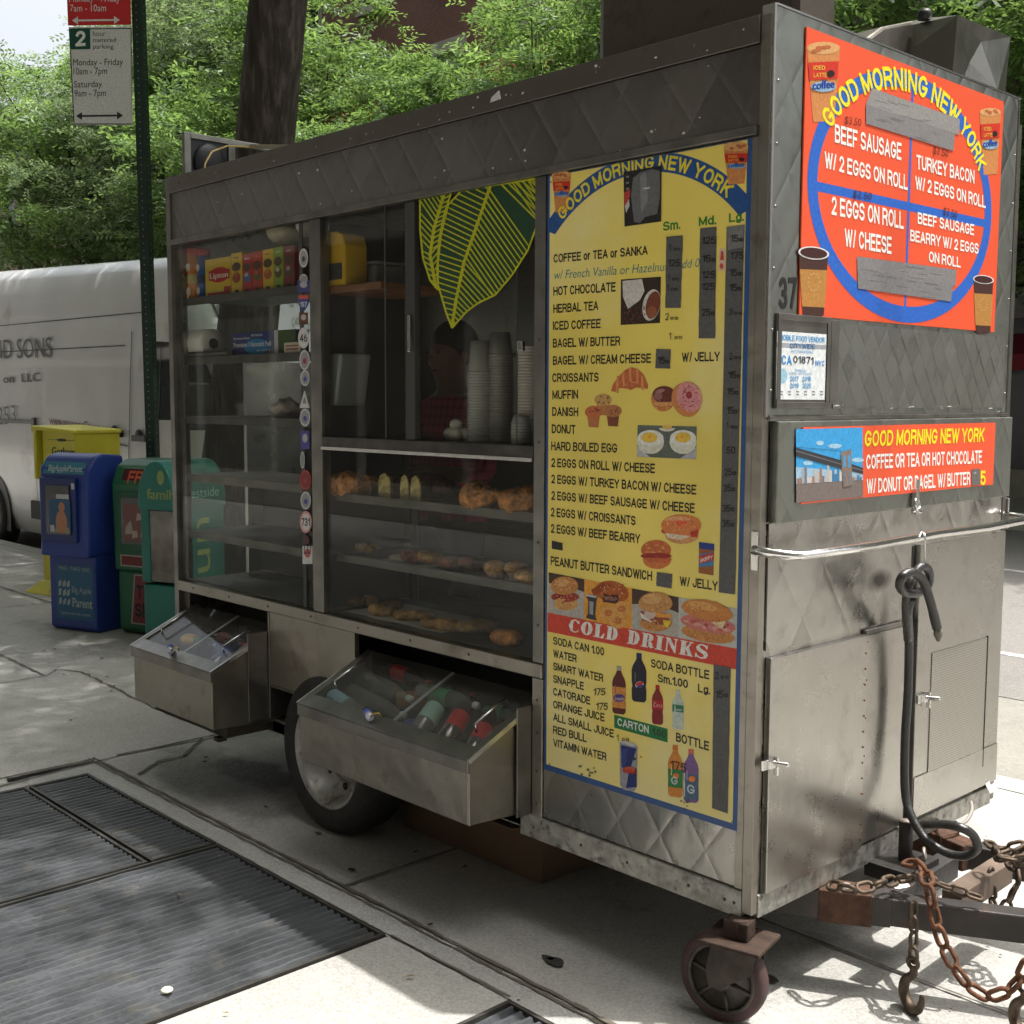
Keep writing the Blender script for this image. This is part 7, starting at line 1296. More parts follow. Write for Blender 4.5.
# yellow jug, tub inside the serving window
y = .045; a = FP(323.5, 282, y); b = FP(345, 282, y); zz = 2.031
o = thing('yellow_jug', 'yellow rounded container with a dark label on the wooden shelf in the serving window', 'container', ((a.x + b.x) / 2, y, zz)); w_ = b.x - a.x; h_ = FP(323, 233, y).z - zz
j = MB(); j.prism([(a.x, y, zz), (b.x, y, zz), (b.x, y, zz + h_ * .72), (b.x - w_ * .12, y, zz + h_ * .93), (b.x - w_ * .4, y, zz + h_), (a.x, y, zz + h_)], (0, .10, 0)); j.build('body', mat('jug_yellow', (.60, .36, .02), .4), o, bevel=.006)
j = MB().use(ink((.05, .045, .04))); j.quad((a.x + .004, y - .001, zz + h_ * .12), (b.x - w_ * .12, y - .001, zz + h_ * .12), (b.x - w_ * .12, y - .001, zz + h_ * .42), (a.x + .004, y - .001, zz + h_ * .42)); j.use(ink((.2, .05, .02))); j.quad((a.x, y - .001, zz + h_ * .82), (a.x + w_ * .3, y - .001, zz + h_ * .82), (a.x + w_ * .3, y - .001, zz + h_ * .88), (a.x, y - .001, zz + h_ * .88)); j.build('label', None, o)
a = FP(348, 283, .16); o = thing('plastic_tub', 'clear plastic tub on the wooden shelf in the serving window', 'tub', (a.x + .08, .22, zz)); MB().box(a.x, a.x + .17, .16, .30, zz, zz + .085).build('tub', mat('tub_clear', (.26, .25, .23), .2, spec=.7), o, bevel=.012); MB().box(a.x - .006, a.x + .176, .154, .306, zz + .086, zz + .094).build('rim', mat('tub_rim', (.4, .4, .38), .3), o, bevel=.003)
# inner shelf items: basket
a = FP(325, 350, .05); o = MB()
o.prism([(a.x, .05, 1.60), (a.x + .06, .05, 1.60), (a.x + .10, .05, 1.79), (a.x, .05, 1.79)], (0, .14, 0)); tag(o.build('cup_basket', mat('grey_basket', (.30, .30, .30), .35, metal=.3, spec=.6), bevel=.01), 'grey plastic basket at the left of the serving window', 'basket')
# stacks of cups and lids on the counter
def cup_stack(label, u, v, y, r, n, h0, col, grp='stacks of cups in the serving window', dz=.0095, lean=0, taper=.80):
    p = FP(u, v, y); o = thing('cup_stack', label, 'cup stack', (p.x, y, ZC), group=grp); b = MB(); pr = []
    for k in range(n): z = k * dz; pr += [(r * .93, z), (r, z + dz * .35), (r, z + dz * .8), (r * .93, z + dz * .95)]
    b.lathe(pr, c=(p.x, y, ZC), n=26, capped=False); z = n * dz; b.lathe([(r * .92, z), (r * taper * .92, z + h0), (0, z + h0)], c=(p.x, y, ZC), n=26, capped=False); b.build('cups', col, o); return o
cupc = mat('clear_cup', (.34, .33, .31), .22, spec=.8); cupw = mat('paper_cup', (.50, .44, .40), .6); cupg = mat('cloudy_cup', (.24, .22, .20), .3, spec=.7)
cup_stack('tall stack of clear plastic cups nearest the leaf decal tip', 481, 425, .13, .046, 24, .10, cupc); cup_stack('reddish grey stack of cups in the middle of the serving window', 500, 424, .17, .044, 30, .07, cupg); cup_stack('tall pale stack of paper cups against the right window frame', 530, 428, .12, .040, 32, .0, cupw, taper=.9); cup_stack('short stack of clear lids in front of the paper cups', 521, 428, .07, .032, 7, .02, cupc)
egg = mat('egg_white', (.66, .62, .54), .5)
for i, (u, v, lb) in enumerate(((450, 421, 'left egg of the pile on the counter'), (464, 421, 'right egg of the pile on the counter'), (457, 421, 'egg at the front middle of the pile on the counter'), (456, 412, 'egg resting on top of the pile on the counter'))):
    p = FP(u, 420, .09 + (.02 if i != 2 else -.005)); up = 0 if i < 3 else .030
    tag(MB().ball((p.x, .09 + (.02 if i != 2 else -.012), ZC + .021 + up), .021, 1.15, 1, 1, n=18, m=12).build('egg', egg), 'white ' + lb, 'egg', 'eggs on the counter')
# ---------------- bakery
def crust(nm, c): return mat(nm, c, .42, spec=.45, var=.55, vscale=38, bump=.9, bscale=90, dirt=tuple(x * .35 for x in c), dscale=30, dthr=.56)
M_cr = crust('croissant_crust', (.58, .23, .055)); M_bg = crust('bagel_crust', (.62, .34, .11)); M_mf = crust('muffin_top', (.55, .30, .11)); M_ck = crust('cake_crumb', (.70, .52, .20)); M_dk = crust('cake_crust', (.08, .03, .015)); M_dn = crust('donut_glaze', (.26, .09, .05)); M_pap = mat('muffin_paper', (.55, .40, .28), .7)
def croissant(label, x, y, z, s, rot, grp):
    pts = []; rs = []; N = 57; r0 = .040 * s
    for i in range(N):
        t = i / (N - 1) * 2 - 1; a = t * 1.75; pts.append(Vector((math.sin(a) * .055 * s * 1.1, -math.cos(a) * .045 * s, r0 * .95 * (1 - .3 * abs(t)))));  k = 1 - abs(t) ** 1.7; step = (abs(t) * 3.6) % 1; rs.append(r0 * (.20 + .80 * k) * (1.15 - .30 * step))
    M = Matrix.Translation((x, y, z)) @ Matrix.Rotation(rot, 4, 'Z') @ Matrix.Rotation(.5, 4, 'X'); b = MB(); b.tube([M @ (p * 1.0) for p in pts], rs, 16); return tag(b.build('croissant', M_cr), label, 'croissant', grp)
gt = 'croissants on the top bakery shelf'; zs = 1.272
p = FP(357, 487, .14); croissant('fat croissant at the left end of the top bakery shelf', p.x, .15, zs + .02, 1.25, .4, gt); p = FP(495, 495, .14); croissant('croissant leaning near the right of the top bakery shelf', p.x, .15, zs + .02, 1.25, -.5, gt); p = FP(523, 495, .13); croissant('croissant cut off by the right mullion on the top bakery shelf', p.x, .14, zs + .02, 1.2, .9, gt)
for i, (u, w_) in enumerate(((383, .034), (403, .022), (414, .026))):
    p = FP(u, 492, .08); o = thing('cake_slice', ['wide pale yellow cake slice beside the left croissant', 'thin pale cake slice in the middle of the top bakery shelf', 'thin pale cake slice right of the other thin one'][i], 'cake', (p.x, .09, zs), group='cut cake loaves on the top bakery shelf')
    pr = [(-1, 0), (1, 0), (1.05, .55), (.75, .9), (0, 1.02), (-.75, .9), (-1.05, .55)]; MB().prism([(p.x + a_ * w_, .085, zs + .002 + c_ * .085) for a_, c_ in pr], (0, .004, 0)).build('crumb', M_ck, o); MB().prism([(p.x + a_ * w_ * 1.12, .0895, zs + .001 + c_ * .092) for a_, c_ in pr], (.01, .11, 0)).build('crust', M_dk, o, bevel=.004)
for i, (u, dy) in enumerate(((435, .1), (446, .06))):
    p = FP(u, 495, .12 + dy); tag(MB().ball((p.x, .12 + dy, zs + .04), .05, 1.2, 1, .8, n=16, m=10).build('dark_loaf', M_dk), ['dark glazed loaf behind the cake slices', 'second dark glazed loaf, nearer the middle of the shelf'][i], 'loaf')
z2 = 1.047; items2 = [(357, .10), (366, .07), (371, .12)]
for i, (u, dy) in enumerate(items2): p = FP(u, 555, .05 + dy); tag(MB().ball((p.x, .07 + dy, z2 + .018), .024, 1.1, 1, .8, n=14, m=8).build('small_pastry', M_bg), ['leftmost small golden pastry on the middle bakery shelf', 'small golden pastry at the front of the little group', 'small golden pastry at the right of the little group'][i], 'pastry', 'small pastries on the middle shelf')
p = FP(397, 560, .10); tag(MB().ball((p.x, .12, z2 + .012), .05, 1.1, .8, .25, n=18, m=8).build('sugared_pastry', mat('icing', (.62, .58, .52), .6)), 'flat white sugared pastry on the middle bakery shelf', 'pastry')
for i, u in enumerate((414, 424, 452, 466)): p = FP(u, 566, .12); tag(MB().torus((p.x, .12 + .03 * (i % 2), z2 + .022), .032, .020, ax=(.1, .2, 1), n=24, m=10).build('donut', M_dn if i != 1 else M_bg), ['brown glazed ring donut left of the middle of the shelf', 'plain ring donut behind the brown glazed one', 'brown ring donut right of the middle of the shelf', 'brown ring donut just left of the muffin'][i], 'donut', 'donuts on the middle bakery shelf')
def muffin(label, x, y, z, s=1):
    o = thing('muffin', label, 'muffin', (x, y, z), group='muffins on the middle bakery shelf'); b = MB(); pr = []; n = 32; vs = []
    for r, h in ((.024, 0), (.032, .034)):
        for k in range(n): a = 2 * PI * k / n; q = r * (1 + .04 * (k % 2)); vs.append((x + q * s * math.cos(a), y + q * s * math.sin(a), z + h * s))
    b.add(vs, [(k, (k + 1) % n, n + (k + 1) % n, n + k) for k in range(n)] + [tuple(range(n))[::-1]]); b.build('paper_cup', M_pap, o); MB().ball((x, y, z + .036 * s), .040 * s, 1, 1, .62, n=18, m=10).build('muffin_top', M_mf, o)
p = FP(493, 573, .08); muffin('muffin in a pleated paper cup on the middle bakery shelf', p.x, .09, z2); p = FP(512, 576, .10); muffin('muffin half hidden behind the pleated one, nearer the mullion', p.x, .12, z2, 1.05)
p = FP(524, 578, .07); tag(MB().ball((p.x, .09, z2 + .024), .045, 1.2, .9, .55, n=18, m=8).build('roll', M_bg), 'flat roll at the right end of the middle bakery shelf', 'roll')
z3 = .836
for x0_, x1_, zz_, lb_ in ((-1.88, -1.32, z3 - .001, 'crumpled white paper sheet under the rolls on the bottom bakery shelf'), (-1.70, -1.42, z2 - .0005, 'small white paper square under the sugared pastry on the middle bakery shelf')):
    b = MB(); n_ = 9; g_ = [[(x0_ + (x1_ - x0_) * i / n_, .055 + .27 * j / 5, zz_ + .001 + R.uniform(0, .005)) for i in range(n_ + 1)] for j in range(6)]; b.add([p for r_ in g_ for p in r_], [(j * (n_ + 1) + i, j * (n_ + 1) + i + 1, (j + 1) * (n_ + 1) + i + 1, (j + 1) * (n_ + 1) + i) for j in range(5) for i in range(n_)]); tag(b.build('paper_sheet', mat('deli_paper', (.62, .58, .50), .7)), lb_, 'paper sheet')
for i, (u, dy, k) in enumerate(((350, .14, 0), (363, .2, 0), (378, .10, 1), (388, .2, 0), (400, .10, 0), (416, .14, 1), (428, .08, 0), (445, .10, 1), (462, .12, 0), (478, .18, 1))):
    p = FP(u, 615 + (u - 350) * .17, dy)
    mbx = MB().torus((p.x, dy + .02, z3 + .018), .034, .020, ax=(.1 * math.sin(i), .15, 1), n=24, m=10) if k else MB().ball((p.x, dy + .02, z3 + .018), .044, 1.2, .85, .45, n=18, m=8)
    tag(mbx.build('bagel' if k else 'flat_roll', M_bg if i % 3 else M_mf), ('bagel' if k else 'flat roll') + ', %s from the left on the bottom bakery shelf' % ['first', 'second', 'third', 'fourth', 'fifth', 'sixth', 'seventh', 'eighth', 'ninth', 'tenth'][i], 'bagel' if k else 'roll', 'rolls and bagels on the bottom bakery shelf')
p = FP(502, 636, .07); tag(MB().ball((p.x, .09, z3 + .026), .052, 1.25, .9, .55, n=20, m=10).build('roll', M_cr), 'shiny round brown roll at the right end of the bottom bakery shelf', 'roll')
# price strip behind glass
# ================================================================== drawer contents, padlocks
def bottle(label, c, ax, r, L, col, cap, lab=None, grp=None, nm='drink_bottle'):
    o = thing(nm, label, 'bottle', c, group=grp); c = Vector(c); ax = Vector(ax).normalized()
    MB().lathe([(r * .8, 0), (r, .008), (r, L * .62), (r * .9, L * .70), (r * .36, L * .90), (r * .34, L * .94)], c=c, ax=ax, n=22).build('bottle', col, o)
    MB().lathe([(r * .42, L * .94), (r * .42, L), (0, L)], c=c, ax=ax, n=16, capped=False).build('cap', cap, o)
    if lab: MB().lathe([(r * 1.02, L * .25), (r * 1.02, L * .55)], c=c, ax=ax, n=22, capped=False).build('label', lab, o)
    return o
pet = glass('pet_clear', (.72, .80, .80), 1.6, .14); cola = mat('cola_dark', (.03, .008, .006), .12, spec=.8); redl = mat('bottle_red', (.50, .012, .015), .35); grnl = mat('bottle_green', (.05, .28, .12), .4); blul = mat('bottle_blue', (.02, .05, .26), .4); whtc = mat('cap_white', (.66, .66, .64), .4)
g2 = 'bottles lying in the long drawer'
def inD(u, v, z=.5): q = GP(u, v, z); return q
def lidp(u, v, pt, dep):
    o_ = pt(0, 0, 0); n_ = (pt(0, 0, 1) - o_); o_ = pt(0, 0, -dep); d = ray(u, v); return CAM + d * ((o_ - CAM).dot(n_) / d.dot(n_))
sl_dir = (pt2(0, 1, 0) - pt2(0, 0, 0))
def lb(label, u0, v0, u1, v1, r, col, cap, lab, pt, grp, dep=.012):
    a = lidp(u0, v0, pt, dep + r); b = lidp(u1, v1, pt, dep + r); bottle(label, a, b - a, r, (b - a).length, col, cap, lab, grp)
D2 = dict(pt=pt2, grp=g2)
lb('clear water bottle lying at the front left of the long drawer', 322, 690, 372, 722, .030, pet, whtc, mat('label_sky', (.25, .42, .5), .5), **D2)
lb('clear bottle lying behind the front left one in the long drawer', 352, 672, 412, 700, .030, pet, whtc, None, **D2)
lb('clear bottle with its cap toward the middle of the long drawer', 350, 690, 405, 716, .026, pet, whtc, None, dep=.05, **D2)
lb('bottle with a pale green label in the middle of the long drawer', 416, 736, 450, 688, .034, pet, grnl, mat('label_mint', (.30, .50, .40), .5), **D2)
lb('cola bottle with a red label beside the green labelled one', 444, 744, 474, 696, .032, cola, redl, redl, **D2)
lb('cola bottle with a red label in the front right corner of the long drawer', 470, 756, 496, 708, .028, cola, redl, redl, **D2)
lb('clear ribbed bottle lying across the right half of the long drawer', 420, 690, 478, 706, .028, pet, whtc, grnl, dep=.004, **D2)
lb('red topped cola bottle at the back of the long drawer', 385, 668, 430, 684, .028, cola, redl, redl, dep=.03, **D2)
lb('dark green labelled bottle at the right side of the long drawer', 486, 712, 520, 716, .026, mat('dark_green_bottle', (.02, .06, .03), .15, spec=.8), grnl, mat('label_green', (.06, .2, .08), .5), dep=.03, **D2)
for k_, (u_, v_, c_m, lb_) in enumerate(((436, 756, redl, 'red'), (404, 728, blul, 'blue'), (346, 712, mat('can_silver', (.5, .5, .5), .3, metal=.8), 'silver'), (500, 730, redl, 'red and black'), (396, 700, mat('can_orange', (.6, .2, .03), .3), 'orange'))):
    c_ = lidp(u_, v_, pt2, .10); o = thing('drink_can', lb_ + ' drink can lying deeper among the bottles in the long drawer', 'can', c_, group='cans in the long drawer'); dv = Vector((R.uniform(-1, 1), R.uniform(.2, 1), 0)).normalized(); MB().lathe([(.025, 0), (.031, .008), (.031, .10), (.026, .112)], c=c_, ax=dv, n=20).build('can', c_m, o); MB().lathe([(.026, .1125), (.024, .110), (0, .110)], c=c_, ax=dv, n=16, capped=False).build('can_end', mat('can_silver', (.5, .5, .5), .3, metal=.8), o)
g1 = 'bottles lying in the short drawer'; D1 = dict(pt=pt1, grp=g1)
def juice(label, c): o = thing('juice_bottle', label, 'bottle', c, group=g1); MB().ball(c, .045, 1.2, .9, .7, n=18, m=10).build('bottle', mat('juice_yellow', (.60, .36, .03), .3, var=.5, vscale=18), o); MB().cyl(c + Vector((.05, 0, .01)), c + Vector((.075, .005, .012)), .013, 14).build('cap', grnl, o)
juice('yellow and green juice bottle in the left half of the short drawer', lidp(190, 641, pt1, .04))
lb('clear bottle lying at the left side of the short drawer', 158, 640, 196, 616, .028, pet, whtc, None, **D1)
lb('dark blue bottle lying near the front right of the short drawer', 212, 668, 240, 640, .030, mat('pepsi_dark', (.015, .02, .08), .15, spec=.8), blul, blul, **D1)
lb('blue capped bottle in the middle of the short drawer', 232, 662, 210, 640, .028, mat('pepsi_dark'), blul, blul, dep=.03, **D1)
lb('dark red bottle at the back right of the short drawer', 214, 636, 246, 646, .028, cola, redl, mat('label_wine', (.20, .03, .04), .4), dep=.02, **D1)
M_brs = mat('brass', (.5, .36, .12), .3, metal=1); M_pdl = mat('padlock_blue', (.05, .08, .45), .35)
def padlock(label, pt, x):
    c = pt(x, .03, .016); o = thing('padlock', label, 'padlock', c, group='padlocks on the drawer lids'); d = Vector((.75, -.35, -.10)).normalized(); s_ = Vector((.35, .75, .45)).normalized()
    b = MB(); b.cyl(c - d * .002 + Vector((0, -.02, .006)), c + Vector((0, -.02, .006)) - d * .032, .013, 16); b.build('body', mat('padlock_pale', (.5, .52, .6), .3, metal=.3), o); b = MB(); b.cyl(c + Vector((0, -.02, .006)) - d * .033, c + Vector((0, -.02, .006)) - d * .052, .0135, 16); b.build('bumper', M_pdl, o)
    b = MB(); b.tube([c + Vector((0, -.02, .006)) + Vector(v) for v in ((.0, 0, .004), (.012, .006, .016), (.026, .014, .018), (.030, .022, .004))], .003, 8); b.build('shackle', M_brs, o)
xm1 = (-2.985 - 2.325) / 2 + .02; xm2 = (-1.712 - .826) / 2 + .02
padlock('pale blue padlock on the lid of the short left drawer', pt1, xm1 - .02); padlock('padlock with a dark blue bumper on the lid of the long drawer', pt2, xm2 - .06)
# ================================================================== cardboard box under the cart
cb = thing('cardboard_box', 'brown cardboard box on the pavement under the cart', 'cardboard box', (-1.35, .42, 0)); MB().box(-1.78, -1.02, .24, .62, 0.001, .20).build('carton', mat('cardboard', (.13, .082, .048), .85, var=.15, vscale=6), cb, bevel=.004)
fl = MB(); fl.prism([(-1.78, .24, .202), (-1.02, .24, .202), (-1.02, .10, .225), (-1.78, .10, .225)], (0, 0, .004)); fl.prism([(-1.016, .24, .202), (-1.016, .62, .202), (-.90, .62, .17), (-.90, .24, .17)], (0, 0, .004)); fl.build('flap', mat('cardboard'), cb)
# ================================================================== cable, hook
M_cab = mat('black_rubber', (.022, .021, .021), .38, spec=.6, bump=.3, bscale=60)
X = .125
def ce(u, v, x=X): q = EP(u, v, x); return (x, q.y, q.z)
cb_ = thing('power_cable', 'thick black cable knotted over the push bar and looped down to the tow bar', 'cable', (X, .70, 0))
pts = [ce(912, 598, .12), ce(908, 612, .10), ce(909, 640, .06), ce(908, 690, .05), ce(905, 740, .05), ce(905, 790, .06), ce(911, 815, .09), ce(925, 838, .14), ce(945, 852, .20), ce(965, 856, .26), ce(977, 848, .30), ce(972, 834, .30), ce(955, 826, .26), ce(935, 824, .16), ce(915, 826, .05), ce(900, 830, -.05)]
def smooth(P, k=5):
    P = [Vector(p) for p in P]; Q = []
    for i in range(len(P) - 1):
        p0, p1, p2, p3 = P[max(0, i - 1)], P[i], P[i + 1], P[min(len(P) - 1, i + 2)]
        for j in range(k): t = j / k; Q.append(.5 * ((2 * p1) + (-p0 + p2) * t + (2 * p0 - 5 * p1 + 4 * p2 - p3) * t * t + (-p0 + 3 * p1 - 3 * p2 + p3) * t ** 3))
    return Q + [P[-1]]
m_ = MB(); m_.tube(smooth(pts), .0125, 10); m_.build('cable', M_cab, cb_)
kn = [ce(908, 640, .075), ce(906, 610, .10), ce(908, 588, .12), ce(914, 575, .125), ce(922, 566, .13), ce(929, 572, .13), ce(928, 585, .12), ce(918, 593, .12), ce(907, 593, .135), ce(900, 587, .14), ce(902, 577, .15), ce(912, 572, .16), ce(921, 578, .165), ce(926, 588, .165), ce(931, 604, .165), ce(935, 620, .16), ce(937, 628, .16)]
m_ = MB(); m_.tube(smooth(kn), [.0125] * (len(smooth(kn)) - 8) + [.0135] * 8, 10); m_.build('knot', M_cab, cb_)
m_ = MB(); m_.tube([ce(937, 627, .16), ce(938, 634, .16), ce(938.5, 641, .16)], [.010, .013, .005], 8); m_.build('frayed_end', mat('connector_grey', (.14, .13, .10), .5), cb_)
th = MB(); 
th.tube([ce(911, 578, .155), ce(914, 583, .16)], .014, 8); tag(th.build('cable_tie', M_blk), 'short strap round the knot of the black cable', 'cable tie') if False else None
hk = MB(); hk.tube(smooth([ce(919, 538, .115), ce(922, 532, .11), ce(925, 537, .125), ce(925, 552, .125), ce(925, 566, .125), ce(921, 569, .12), ce(918, 565, .12)]), .0028, 8); tag(hk.build('wire_hook', M_b2 if False else S_b), 'thin bright wire hook hanging from the push bar above the cable knot', 'hook')
cb2 = MB(); cb2.tube(smooth([ce(938, 820, .0), ce(945, 824, .05), ce(957, 826, .07), ce(967, 820, .07), ce(972, 810, .06), ce(971, 802, .04)]), .006, 8); tag(cb2.build('grey_cable', mat('grey_cable', (.25, .23, .20), .5)), 'thin grey cable loop below the right hand door', 'cable')
# ================================================================== chains
def link_mesh(L=.040, w_=.026, r=.0040):
    b = MB(); P = []
    h = (L - w_) / 2
    for k in range(8): a = -PI / 2 + PI * k / 7; P.append((h + math.cos(a) * (w_ / 2 - r), math.sin(a) * (w_ / 2 - r), 0))
    for k in range(8): a = PI / 2 + PI * k / 7; P.append((-h + math.cos(a) * (w_ / 2 - r), math.sin(a) * (w_ / 2 - r), 0))
    b.tube(P, r, 8, closed=True); return b
def chain(label, path, L, mats_, w_=None, roll0=0, wrap=None):
    w_ = w_ or L * .64; P = smooth(path, 12); o = thing('safety_chain', label, 'chain', P[0]); pitch = L - 2.1 * L * .098; r = L * .098
    me = link_mesh(L, w_, r); proto = me.build('link', mats_, o, local=True); proto.data.materials.clear(); proto.data.materials.append(mats_)
    D = [0]
    for a, b in zip(P, P[1:]): D.append(D[-1] + (b - a).length)
    n = int(D[-1] / pitch); j = 0
    for i in range(n):
        d = (i + .5) * pitch
        while j < len(D) - 2 and D[j + 1] < d: j += 1
        t = (d - D[j]) / max(1e-6, D[j + 1] - D[j]); p = P[j].lerp(P[j + 1], t); tg = (P[j + 1] - P[j]).normalized()
        q = tg.to_track_quat('X', 'Z') @ Euler((roll0 + i * PI / 2 + R.uniform(-.15, .15), 0, 0)).to_quaternion()
        l = proto if i == 0 else proto.copy()
        if i: col.objects.link(l); l.parent = o
        l.location = p - P[0]; l.rotation_mode = 'QUATERNION'; l.rotation_quaternion = q
    return o
def F4(u, v, y): q = FP(u, v, y); return Vector(q)
M_r2 = mat('chain_rust', (.12, .052, .027), .8, metal=.4, var=.5, vscale=40, bump=.3); M_r3 = mat('chain_grey_rust', (.095, .070, .05), .6, metal=.7, var=.4, vscale=40)
hz = .30
chain('rusty chain wrapped along the near rail of the tow frame', [GP(829, 884, .31), GP(850, 889, .325), GP(872, 886, .33), GP(895, 880, .325), GP(915, 878, .33)], .062, M_r3, roll0=.6)
chain('orange rusted chain swooping below the near rail of the tow frame', [F4(905, 862, .47), F4(922, 868, .43), F4(929, 888, .375), F4(933, 910, .37), F4(940, 935, .37), F4(950, 958, .37), F4(964, 980, .37), F4(984, 995, .38), F4(1002, 993, .39), F4(1020, 978, .40), F4(1034, 950, .41)], .066, M_r2, roll0=.3)
chain('short dark chain hanging straight down to a hook', [F4(914, 902, .37), F4(913.5, 932, .37), F4(913.5, 968, .37)], .052, M_r3, roll0=.2)
chain('dull chain slung over the cross members behind the near rail', [GP(918, 872, .33), GP(940, 884, .33), GP(965, 893, .32), GP(985, 900, .31)], .050, M_r3)
far = GP(1004, 862, .34)
chain('tangled chain bundle on the far rail of the tow frame', [Vector((far.x + dx_, far.y + dy_, .335 + dz_)) for dx_, dy_, dz_ in ((-.07, .05, .03), (-.05, .03, .03), (.0, -.02, .02), (.05, .03, .05), (.02, .07, .04), (-.03, .02, .02), (.01, -.03, .03), (.06, .0, .03), (.09, .05, .05), (.04, .08, .02), (.0, .04, .0), (.05, -.02, -.02), (.03, -.03, -.09))], .058, M_r3)
chain('chain loop dangling from the far rail at the right edge', [F4(991, 868, .80), F4(991, 890, .80), F4(995, 908, .80), F4(1003, 910, .80), F4(1011, 896, .80), F4(1016, 876, .80)], .056, M_r3)
def hook(label, c, s=1.0, rot=0):
    o = thing('chain_hook', label, 'hook', c, group='hooks at the ends of the chains'); c = Vector(c); M = Matrix.Translation(c) @ Matrix.Rotation(rot, 4, 'Z'); P = []; r = []
    for p, rr_ in (((0, 0, 0), .010), ((.004, 0, -.018), .011), ((-.012, 0, -.035), .012), ((-.032, 0, -.055), .0135), ((-.038, 0, -.085), .015), ((-.020, 0, -.110), .0155), ((.010, 0, -.117), .014), ((.034, 0, -.102), .011), ((.044, 0, -.078), .0085), ((.045, 0, -.060), .006)): P.append(M @ (Vector(p) * s)); r.append(rr_ * s)
    n = len(P); Q = smooth(P, 4); rs = [r[min(n - 1, i // 4)] + (r[min(n - 1, i // 4 + 1)] - r[min(n - 1, i // 4)]) * (i % 4) / 4 for i in range(len(Q))]; b = MB(); b.tube(Q, rs, 10); b.build('hook', M_r3, o)
    b = MB(); b.torus(M @ Vector((0, 0, .008)), .014 * s, .006 * s, ax=(0, 1, 0), n=16, m=8); b.tube([M @ (Vector(p) * s) for p in ((-.018, 0, -.004), (-.022, 0, .012))], .006 * s, 8); b.build('hook_eye', M_r3, o)
hook('grey brown steel hook hanging from the short chain', F4(913, 966, .37), 1.0, -.5); hook('steel hook at the right edge of the frame, lower than the rail', F4(1024, 990, .40), 1.0, -.6)
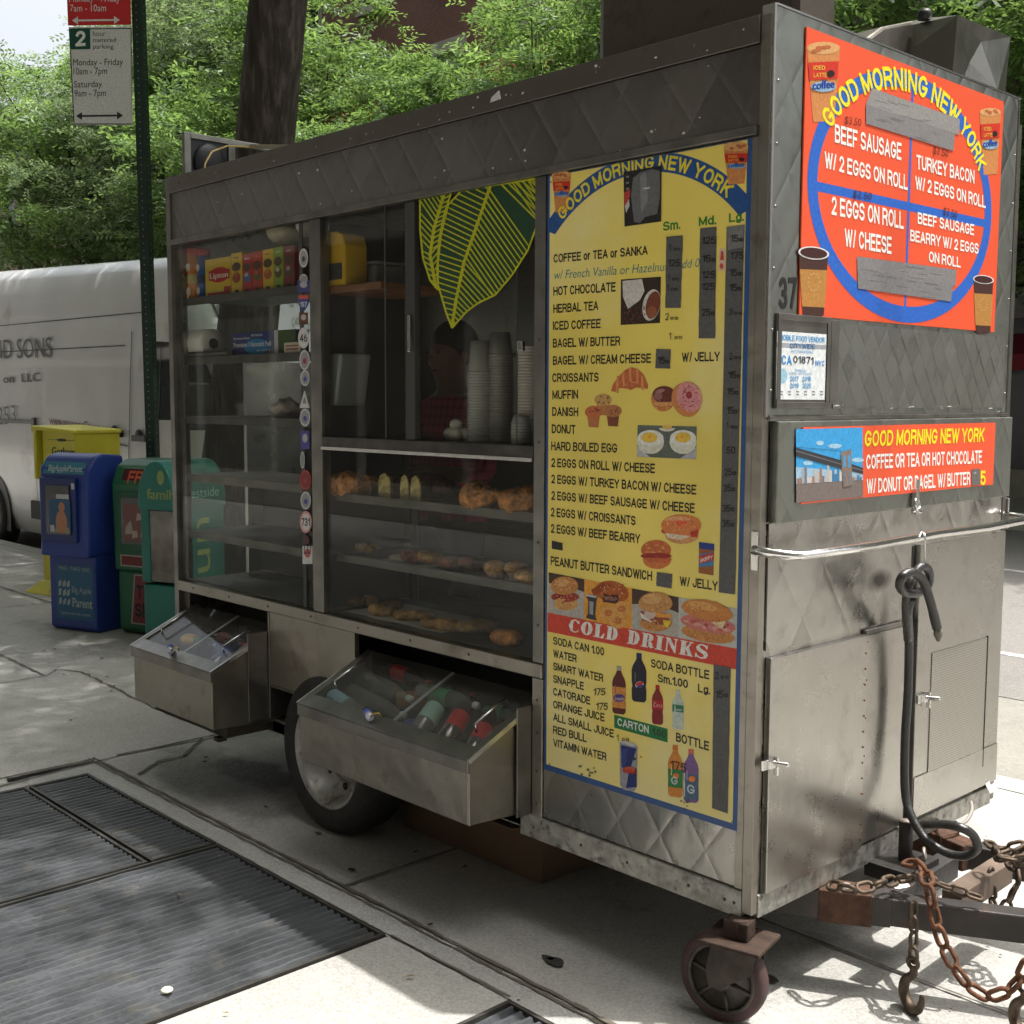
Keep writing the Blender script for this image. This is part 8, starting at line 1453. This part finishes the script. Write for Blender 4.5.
# ================================================================== vendor inside the cart
def person():
    o = thing('person', 'person in a dark red plaid shirt standing inside the cart behind the bakery shelves', 'person', (-2.03, .70, .336))
    me = bpy.data.meshes.new('body'); bx0, by0, z0_ = 0, 0, 0
    V = {'pel': (0, 0, .82, .135), 'wai': (0, 0, .95, .125), 'che': (0, .01, 1.14, .150), 'nec': (0, .01, 1.31, .062), 'hd0': (0, -.01, 1.38, .062), 'hd1': (0, -.02, 1.45, .086), 'hd2': (0, -.01, 1.53, .080),
         'shl': (-.17, .01, 1.24, .060), 'ell': (-.24, -.03, .98, .042), 'wrl': (-.12, -.20, .98, .028), 'hal': (-.06, -.24, .99, .030), 'shr': (.17, .01, 1.24, .060), 'elr': (.25, -.02, .98, .042), 'wrr': (.17, -.22, 1.00, .028), 'har': (.13, -.27, 1.01, .030),
         'hil': (-.09, 0, .76, .095), 'knl': (-.10, -.02, .42, .060), 'anl': (-.10, .02, .07, .040), 'tol': (-.11, -.12, .03, .035), 'hir': (.09, 0, .76, .095), 'knr': (.10, -.01, .42, .060), 'anr': (.10, .03, .07, .040), 'tor': (.11, -.11, .03, .035)}
    E = [('pel', 'wai'), ('wai', 'che'), ('che', 'nec'), ('nec', 'hd0'), ('hd0', 'hd1'), ('hd1', 'hd2'), ('che', 'shl'), ('shl', 'ell'), ('ell', 'wrl'), ('wrl', 'hal'), ('che', 'shr'), ('shr', 'elr'), ('elr', 'wrr'), ('wrr', 'har'), ('pel', 'hil'), ('hil', 'knl'), ('knl', 'anl'), ('anl', 'tol'), ('pel', 'hir'), ('hir', 'knr'), ('knr', 'anr'), ('anr', 'tor')]
    K = list(V)
    for hn, sx in (('hal', 1), ('har', -1)):
        h = V[hn]
        for i in range(5):
            if i < 4: a = (h[0] + (i - 1.5) * .018, h[1] - .035, h[2] + .004, .0085); b = (a[0], a[1] - [.032, .040, .043, .036][i], a[2] - .012, .0075)
            else: a = (h[0] + sx * .038, h[1] - .004, h[2] - .004, .0095); b = (a[0] + sx * .012, a[1] - .028, a[2] - .006, .008)
            V['%s%da' % (hn, i)] = a; V['%s%db' % (hn, i)] = b; E += [(hn, '%s%da' % (hn, i)), ('%s%da' % (hn, i), '%s%db' % (hn, i))]
    K = list(V); me.from_pydata([V[k][:3] for k in K], [(K.index(a), K.index(b)) for a, b in E], []); b = bpy.data.objects.new('body', me); col.objects.link(b); b.parent = o
    sk = b.modifiers.new('skin', 'SKIN'); me.skin_vertices.new() if not me.skin_vertices else None
    for i, k in enumerate(K):
        sv = me.skin_vertices[0].data[i]; r = V[k][3]; sv.radius = (r * (1.25 if k in ('che', 'wai', 'pel') else 1), r * (.85 if k in ('che', 'wai') else 1)); sv.use_root = (k == 'pel')
    ss = b.modifiers.new('sub', 'SUBSURF'); ss.levels = 2; ss.render_levels = 2; me.materials.append(mat('skin', (.22, .11, .07), .55))
    dg = bpy.context.evaluated_depsgraph_get(); m2 = bpy.data.meshes.new_from_object(b.evaluated_get(dg))
    b.modifiers.clear(); b.data = m2; m2.materials.clear()
    pl = bpy.data.materials.new('plaid_shirt'); pl.use_nodes = True; nt = pl.node_tree; g = nd(nt, 'ShaderNodeTexCoord'); s = nd(nt, 'ShaderNodeSeparateXYZ'); nt.links.new(g.outputs['Object'], s.inputs[0]); f1 = mth(nt, 'LESS_THAN', mth(nt, 'FRACT', mth(nt, 'MULTIPLY', s.outputs[0], 28.)), .3); f2 = mth(nt, 'LESS_THAN', mth(nt, 'FRACT', mth(nt, 'MULTIPLY', s.outputs[2], 28.)), .3); k_ = mth(nt, 'MULTIPLY', mth(nt, 'ADD', f1, f2), .5)
    mx = nd(nt, 'ShaderNodeMix', data_type='RGBA'); nt.links.new(k_, mx.inputs[0]); mx.inputs[6].default_value = (.55, .05, .11, 1); mx.inputs[7].default_value = (.22, .02, .045, 1); nt.links.new(mx.outputs[2], nt.nodes['Principled BSDF'].inputs['Base Color']); nt.nodes['Principled BSDF'].inputs['Roughness'].default_value = .9
    for mm in (mat('skin'), pl, mat('dark_trousers', (.02, .022, .03), .9), M_blk): m2.materials.append(mm)
    for p in m2.polygons:
        c = p.center; arm = abs(c.x) > .14 and c.y < -.06
        p.material_index = 3 if c.z < .09 else 2 if c.z < .80 else 1 if (c.z < 1.30 and not (c.y < -.12)) else 0; p.use_smooth = True
    h = MB(); h.ball((0, .022, 1.515), .098, .98, 1.0, 1.02, n=20, m=12); h.build('hair', mat('hair_black', (.012, .01, .009), .6), o, local=True)
    f = MB(); f.use(ink((.03, .02, .02)))
    for s_ in (-1, 1): f.ball((s_ * .033, -.098, 1.475), .010, 1.3, .5, .7, n=10, m=6)
    f.use(mat('skin')); f.ball((0, -.108, 1.445), .014, .8, 1.1, 1.5, n=10, m=6)
    for s_ in (-1, 1): f.ball((s_ * .088, -.005, 1.46), .020, .4, .8, 1.3, n=10, m=6)
    f.use(ink((.16, .05, .045))); f.ball((0, -.094, 1.405), .018, 1.2, .4, .28, n=10, m=6); f.build('face', None, o, local=True)
person()
